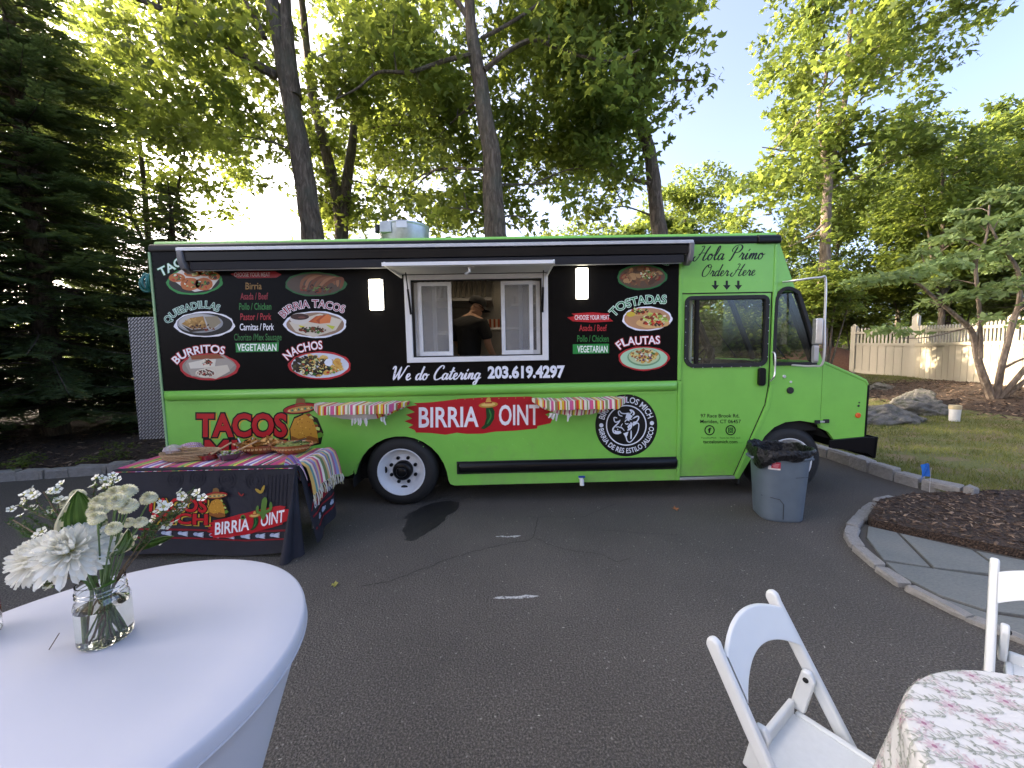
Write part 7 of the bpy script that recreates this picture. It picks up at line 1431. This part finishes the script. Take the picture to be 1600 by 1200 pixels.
where = ['left of the pale cluster', 'front of the pale cluster', 'just under the left of the cluster', 'top middle of the cluster', 'half hidden behind the cluster', 'top right end of the cluster', 'right of the cluster with yellow eye', 'in the centre of the cluster', 'shaded beneath the cluster', 'standing on a bare stem below the cluster', 'set apart over the dark cloth to the right', 'small and lowest over the jar mouth', 'small, paired by the dark leaves', 'small with yellow eye beside its pair', 'small bud nearly hidden by a leaf', 'behind the big striped leaf', 'behind the leaf towards the wax flowers']
for i, (x, y, Y, r) in enumerate(btn):
    p = at(x, y, Y); root = flower_root('button_chrysanthemum', p, label='cream button chrysanthemum '+where[i], cat='flower', group='button chrysanthemums in the jar')
    n_ = Vector((rnd.uniform(-.1, .5), rnd.uniform(-.8, -.35), 1)).normalized()
    o = link('bloom', BTN[i % 3], root); o.matrix_local = n_.to_track_quat('Z', 'Y').to_matrix().to_4x4() @ Matrix.Scale(r, 4)
    put_stem(root, Vector(p)-n_*.003, 40+i, .0014)
# big striped leaf, darker leaves
def big_leaf(p0, p1, side, W, label, cream=True, fold=.35, seed=0):
    p0, p1, sv = Vector(p0), Vector(p1), Vector(side).normalized(); L = (p1-p0).length; nn = sv.cross((p1-p0).normalized()); m = MB()
    def f(u, v):
        s = (v-.5)*2; w_ = W*math.sin(math.pi*min(1, u**.75))**.8; return p0.lerp(p1, u)+sv*s*w_*.5+nn*(fold*w_*.5*s*s+.10*L*math.sin(math.pi*u)+.0016*math.sin(s*26))-p0
    def c(u, v):
        s = abs(v-.5)*2
        return hexc('#d5cfae') if cream and s > .8+.1*math.sin(u*23) else hexc('#4c6b2c' if (int(v*17) % 3) else '#5d7c38')
    m.grid(f, 20, 18, col=c)
    o = m.build('leaf', colmat('striped_leaf', .4, .2, 200, spec=.4), smooth=True, fix=False, label=label, cat='leaf'); o.location = p0; return o
big_leaf(at(136, 838, .80), at(121, 766, .77), (.8, .62, .1), .075, 'broad green leaf with cream edges standing in the bouquet')
for i, (a, b_, s, W, lb) in enumerate(((at(178, 868, .80), at(200, 826, .76), (.8, .5, .3), .04, 'dark rounded leaf with a pale rim at the jar mouth'), (at(160, 880, .8), at(172, 838, .82), (.8, .6, 0), .035, 'dark narrow leaf deep among the stems'), (at(180, 905, .80), at(150, 922, .76), (.1, -1, .5), .02, 'pale leaf pressed against the glass at the waterline'), (at(205, 860, .82), at(272, 838, .84), (.1, .2, 1), .018, 'long thin grey green leaf reaching right over the cloth'))):
    big_leaf(a, b_, s, W, lb, cream=(i == 0), seed=i)
# wax flower sprigs: woody stem, feathery needles, small white blossoms
WAX = colmat('wax_blossom', .5)
def wax_mesh():
    m = MB()
    for k in range(5):
        a = 2*math.pi*k/5; m.add([(math.cos(a+t)*r, math.sin(a+t)*r, z) for t, r, z in ((-.15, .25, .1), (-.55, .8, .25), (0, 1.0, .38), (.55, .8, .25), (.15, .25, .1))], [(0, 1, 2, 3, 4)], hexc('#dedccb'))
    m.lathe([(.3, .0), (.32, .12), (.15, .16), (0, .16)], 8, col=hexc('#9c9a52')); m.lathe([(.0, -.5), (.2, -.3), (.3, 0)], 6, col=hexc('#6b7a3a')); me = m.mesh('blossom', False, False); me.materials.append(WAX); return me
WXM = wax_mesh()
def sprig(tips, Y, seed, label, needles, blossoms, base_r=.0016, nl=.012):
    q = random.Random(seed); P = [at(x, y, Y+q.uniform(-.03, .03)) for x, y in tips]; top = P[0]; root = flower_root('wax_flower', top, label=label, cat='flower sprig', group='wax flower sprigs in the jar'); o0 = Vector(root.location)
    put_stem(root, top, seed, base_r, WOODY); body = stem_to(top, seed); tw = MB(); nd = MB(); br = body[3].lerp(body[4], .2); ends = []
    for p in P:
        c = br.lerp(p, .5)+Vector((q.uniform(-.008, .008), q.uniform(-.01, .01), -.006)); L = smooth_path([br, c, p], 6); tw.tube([v-o0 for v in L], .0009, 5); ends.append(p)
        for j in range(needles):
            t = L[q.randrange(2, len(L))]; d = Vector((q.uniform(-1, 1), q.uniform(-1, 1), q.uniform(-.2, 1))).normalized(); e = d.orthogonal().normalized()*.0011; n0 = t-o0; nd.add([n0-e, n0+e, n0+d*nl*q.uniform(.6, 1.3)], [(0, 1, 2)])
    tw.build('twig', WOODY, root, fix=False)
    nd.build('needles', LEAF, root, fix=False, kind='stuff')
    for k in range(blossoms):
        p = ends[k % len(ends)]+Vector((q.uniform(-.016, .016), q.uniform(-.016, .016), q.uniform(-.012, .014))); o = link('blossom', WXM, root)
        n_ = Vector((q.uniform(-.6, .6), q.uniform(-1, .1), q.uniform(.2, 1))).normalized(); o.matrix_local = Matrix.Translation(p-o0) @ n_.to_track_quat('Z', 'Y').to_matrix().to_4x4() @ Matrix.Scale(q.uniform(.0085, .0115), 4)
sprig([(68, 768), (52, 774), (40, 785), (82, 779), (34, 792), (86, 768)], .86, 21, 'white wax flower sprig spread widest on the left of the bouquet', 36, 16)
sprig([(168, 752), (160, 760), (178, 748), (172, 760), (150, 752)], .90, 22, 'white wax flower sprig standing highest behind the cream cluster', 46, 12)
sprig([(86, 795), (70, 800), (98, 785), (72, 822), (64, 828)], .90, 23, 'white wax flower sprig low behind the big chrysanthemums', 40, 8)
sprig([(266, 790), (272, 800), (258, 797), (288, 797), (268, 812), (250, 804)], .82, 24, 'white wax flower sprig leaning right over the dark tablecloth', 44, 9)
sprig([(305, 770), (296, 776), (312, 772), (300, 766), (286, 780)], .86, 25, 'budded wax flower sprig reaching farthest right across the printed cloth', 60, 5, nl=.010)
sprig([(232, 845), (228, 830), (245, 828), (252, 822), (240, 838)], .84, 26, 'feathery budded sprig low on the right of the jar', 80, 4, nl=.014)
sprig([(20, 812), (12, 818), (38, 815), (30, 826), (46, 808)], .95, 27, 'brown feathery sprig without open flowers at the far left', 90, 1, nl=.012)
sprig([(60, 905), (66, 912), (55, 900), (70, 915), (75, 905)], .84, 28, 'wax flower sprig drooping under the big chrysanthemums', 40, 8)
MB().tube([(JX-.075, JY-.02, CZ+.03), (JX-.088, JY-.03, CZ+.0015)], .0009, 5).build('loose_twig', WOODY, label='tiny loose twig hanging beside the jar', cat='twig')
# the second glass at the edge of the picture
jc2 = on(-46, 1000, CZ); MB().lathe(outp+inp[::-1], 40).build('drinking_glass', M_JAR, smooth=True, label='clear glass jar cut off by the left edge of the picture', cat='glass').location = (jc2.x, jc2.y, CZ)

# ------------------------------------------------------------------ small round table with the block-printed cloth
QX, QY, QR, QZ = 1.256, .612, .385, .74
rt2 = empty('round_table', (QX, QY, 0), label='small round table under the floral cloth', cat='table')
MB().lathe([(0, .70), (QR-.01, .70), (QR-.01, QZ-.004), (0, QZ-.004)], 40).build('table_top', PLASG, rt2); MB().tube([(0, 0, 0), (0, 0, .70)], .03, 10).lathe([(.24, 0), (.22, .02), (.03, .05)], 20).build('pedestal', ALU, rt2)
def cloth2(x, y):   # flat cloth coordinates -> draped surface
    d = math.hypot(x, y); a = math.atan2(y, x)
    if d <= QR-.012: return Vector((QX+x, QY+y, QZ)), Vector((0, 0, 1))
    s = d-(QR-.012); k = .02; f = .022*math.sin(9*a+.6)+.012*math.sin(17*a)
    if s < k*1.57: t = s/k; r = QR-.012+k*math.sin(t); z = QZ-k*(1-math.cos(t)); n = Vector((math.cos(a)*math.sin(t), math.sin(a)*math.sin(t), math.cos(t)))
    else: q = s-k*1.57; r = QR-.012+k+q*.10+f*min(1, q/.25); z = QZ-k-q*.99; n = Vector((math.cos(a), math.sin(a), .1))
    return Vector((QX+r*math.cos(a), QY+r*math.sin(a), z)), n
m = MB(); NR, NA = 46, 144
for i in range(NR+1):
    d = (QR-.03)*i/12 if i <= 12 else QR-.03+(i-12)*.0155
    for k in range(NA): a = 2*math.pi*k/NA; m.v.append(tuple(cloth2(d*math.cos(a), d*math.sin(a))[0]))
for i in range(NR):
    for k in range(NA): m.f.append([i*NA+k, i*NA+(k+1) % NA, (i+1)*NA+(k+1) % NA, (i+1)*NA+k]); m.c.append(None); m.mi.append(0)
cl2 = m.build('tablecloth', mat('white_cotton', (.62, .61, .58), .85, var=.03, bump=.25, bscale=600, bdist=.0008, spec=.15), smooth=True, label='white tablecloth block printed with pink flowers and grey green sprigs', cat='tablecloth')
class Print2(PR): pass
def mp2(u, v, L):
    p, n = cloth2(u, v); return tuple(p+n*(.0011+L*.0003))
pr = Print2(mp2); q = random.Random(31); GREY = ['#989c90', '#a2a69b', '#adafa6']; PINK = ['#c4b3b4', '#b9a8ab', '#cabcba']
def sleaf(x, y, a, L, W, c, Lr=0): ca, sa = math.cos(a), math.sin(a); pr.poly([(x, y), (x+ca*L*.5-sa*W, y+sa*L*.5+ca*W), (x+ca*L, y+sa*L), (x+ca*L*.5+sa*W, y+sa*L*.5-ca*W)], c, Lr)
def seen(x, y): p, n = cloth2(x, y); return n.z > .5 or (n.y > -.3 or n.x < .1)
STEP = .074
for j in range(-9, 10):
    for i in range(-9, 10):
        x0 = (i+.5*(j % 2))*STEP+q.uniform(-.01, .01); y0 = j*STEP*.62+q.uniform(-.01, .01)
        if math.hypot(x0, y0) > QR+.38 or not seen(x0, y0): continue
        a0 = 2.5+q.uniform(-.15, .15)
        if (i+j*2) % 2 == 0:   # blossom with many narrow petals
            for k in range(11): sleaf(x0, y0, a0+k*2*math.pi/11, .023*q.uniform(.8, 1.1), .0031, PINK[k % 3], 1)
            pr.ell(x0, y0, .005, .005, '#a07888', 2, 10)
            for k in range(5): sleaf(x0+.020*math.cos(k*1.3), y0+.02*math.sin(k*1.3), k*1.3+.4, .010, .002, PINK[1], .5)
        P = [(x0+t*.11*math.cos(a0)+.010*math.sin(t*5), y0+t*.11*math.sin(a0)+.012*math.sin(t*6+1)) for t in np.linspace(.12, 1, 7)]
        pr.stroke(P, .0019, GREY[0], .2, 2)
        for k, (x, y) in enumerate(P):
            for s in (-1, 1): sleaf(x, y, a0+s*(.75+.1*k % .3), .017-.001*k, .0026, GREY[(k+i) % 3], .4)
        if (i+j) % 3 == 0:
            for k in range(7): sleaf(x0+.035+.004*math.cos(k), y0-.02+.004*math.sin(k), k*.9, .012, .0022, PINK[2], .6)
pr.build('floral_print', colmat('block_print', .85, spec=.1), cl2, fix=False)

# ------------------------------------------------------------------ white resin folding chairs
RESIN = mat('white_resin', (.64, .66, .65), .42, var=.03, bump=.06, bscale=250, bdist=.0006, spec=.4)
SEATM = mat('seat_pad', (.62, .64, .63), .6, var=.04, vscale=40, bump=.2, bscale=500, bdist=.0008)
def folding_chair(loc, rz, label):
    t = empty('folding_chair', loc, rz, label=label, cat='chair', group='white folding chairs by the small round table'); W = .192; T_ = -.24
    for s in (-1, 1):   # back post running down to the front foot
        x = s*W; mb = MB(); path = [(-.225, .815), (-.205, .78), (-.09, .46), (.02, .20), (.12, .0)]
        out = [(-.268, .775), (-.266, .795), (-.250, .806), (-.232, .798), (-.222, .775), (-.02, .440), (.262, .0), (.215, .0), (-.065, .440)]
        mb.prism(out, x-.013, x+.013, 'x'); mb.build('post', RESIN, t, bevel=.009, seg=3)
        mb = MB(); mb.prism([(-.148, .575), (-.142, .603), (-.118, .606), (-.104, .58), (-.128, .455), (-.172, .455)], x-s*.032-.011, x-s*.032+.011, 'x'); mb.build('seat_bracket', RESIN, t, bevel=.007, seg=3)
        mb = MB(); mb.prism([(-.035, .45), (.0, .43), (-.235, .0), (-.28, .0)], x-s*.035-.011, x-s*.035+.011, 'x'); mb.build('leg', RESIN, t, bevel=.007, seg=3)
        MB().lathe([(.008, 0), (.008, .004), (0, .006)], 10, M=Matrix.Translation((x-s*.043, -.128, .578)) @ Matrix.Rotation(R(90*-s), 4, 'Y')).build('bolt', DARK, t)
    def slat(u, v):   # top slat, arched up in the middle, curved back
        x = lerp(-W+.01, W-.01, u); k = 1-((u-.5)*2)**2; zt = .762+.042*k; zb = .662+.055*k; z = lerp(zb, zt, v); yl = T_+(.79-z)*.6-.014*k+.004; return Vector((x, yl, z))
    g = MB(); n = 20
    for d in (-.007, .007):
        b0 = len(g.v); g.v += [tuple(slat(i/n, j/6)+Vector((0, d, 0))) for j in range(7) for i in range(n+1)]
        for j in range(6):
            for i in range(n): a = b0+j*(n+1)+i; g.f.append([a, a+1, a+n+2, a+n+1]); g.c.append(None); g.mi.append(0)
    o2 = 7*(n+1)
    for j in (0, 6):
        for i in range(n): a = j*(n+1)+i; g.f.append([a, a+1, o2+a+1, o2+a]); g.c.append(None); g.mi.append(0)
    g.build('backrest', RESIN, t, bevel=.004)
    MB().prism(rrect(-W+.055, W-.055, -.165, .215, .03, rs=(.012, .012, .05, .05)), .438, .452, 'z').build('seat', SEATM, t, bevel=.006)
    MB().box(-W+.045, W-.045, -.172, -.152, .425, .490).build('rear_rail', RESIN, t, bevel=.008)
    for s in (-1, 1): MB().box(s*(W-.047)-.010, s*(W-.047)+.010, -.15, .205, .415, .457).build('side_rail', RESIN, t, bevel=.006)
    MB().box(-W+.05, W-.05, .205, .23, .41, .456).build('front_rail', RESIN, t, bevel=.01); MB().tube([(-W, .155, .13), (W, .155, .13)], .010, 8).build('stretcher', RESIN, t); MB().tube([(-W+.03, -.185, .13), (W-.03, -.185, .13)], .010, 8).build('stretcher', RESIN, t); return t
def aim(fx, fy): return math.atan2(-fx, fy)   # chair faces its local +y
folding_chair((.893, .962, 0), aim(.55, -.835), 'whole white folding chair standing on the asphalt left of the floral table')
folding_chair((1.845, 1.129, 0), aim(-.77, -.63), 'white folding chair cut by the right edge, by the bluestone path')

# ------------------------------------------------------------------ the house behind the camera: its siding shows in the cab windows
hs_ = empty('house', (1.0, -9.5, 0), label='tan sided house behind the photographer, seen only in the reflections', cat='house')
SID = mat('tan_siding', (.20, .19, .175), .6, var=.06); m = MB()
for k in range(34): z = .3+k*.16; m.add([(-9, 0, z), (9, 0, z), (9, -.025, z+.162), (-9, -.025, z+.162), (-9, .0, z+.0), (-9, -.03, z)], [(0, 1, 2, 3)]); m.add([(-9, -.03, z), (9, -.03, z), (9, 0, z), (-9, 0, z)], [(0, 1, 2, 3)])
m.build('siding', SID, hs_, fix=False, kind='stuff')
MB().box(-9, 9, -6, -.04, -.3, 5.75).build('wall', SID, hs_); MB().prism([(.5, 5.6), (.5, 5.75), (-3, 8.2), (-6.6, 5.75), (-6.6, 5.6)], -9.4, 9.4, 'x').build('roof', mat('roof_shingle', (.05, .045, .04), .9, var=.3, vscale=30), hs_)
for x in (-6.5, -3.4, 3.2, 6.3):
    for z in (1.1, 3.7): f = MB().prism([(x-.6, z), (x+.6, z), (x+.6, z+1.5), (x-.6, z+1.5)], .0, .06, holes=[[(x-.5, z+.1), (x+.5, z+.1), (x+.5, z+1.4), (x-.5, z+1.4)]]).build('window', WHITEM, hs_); MB().box(x-.5, x+.5, .005, .02, z+.1, z+1.4).build('pane', BLACKP, f)
f = MB().box(-.5, .5, 0, .06, .3, 2.4).build('door', mat('door_paint', (.06, .02, .015), .4), hs_)
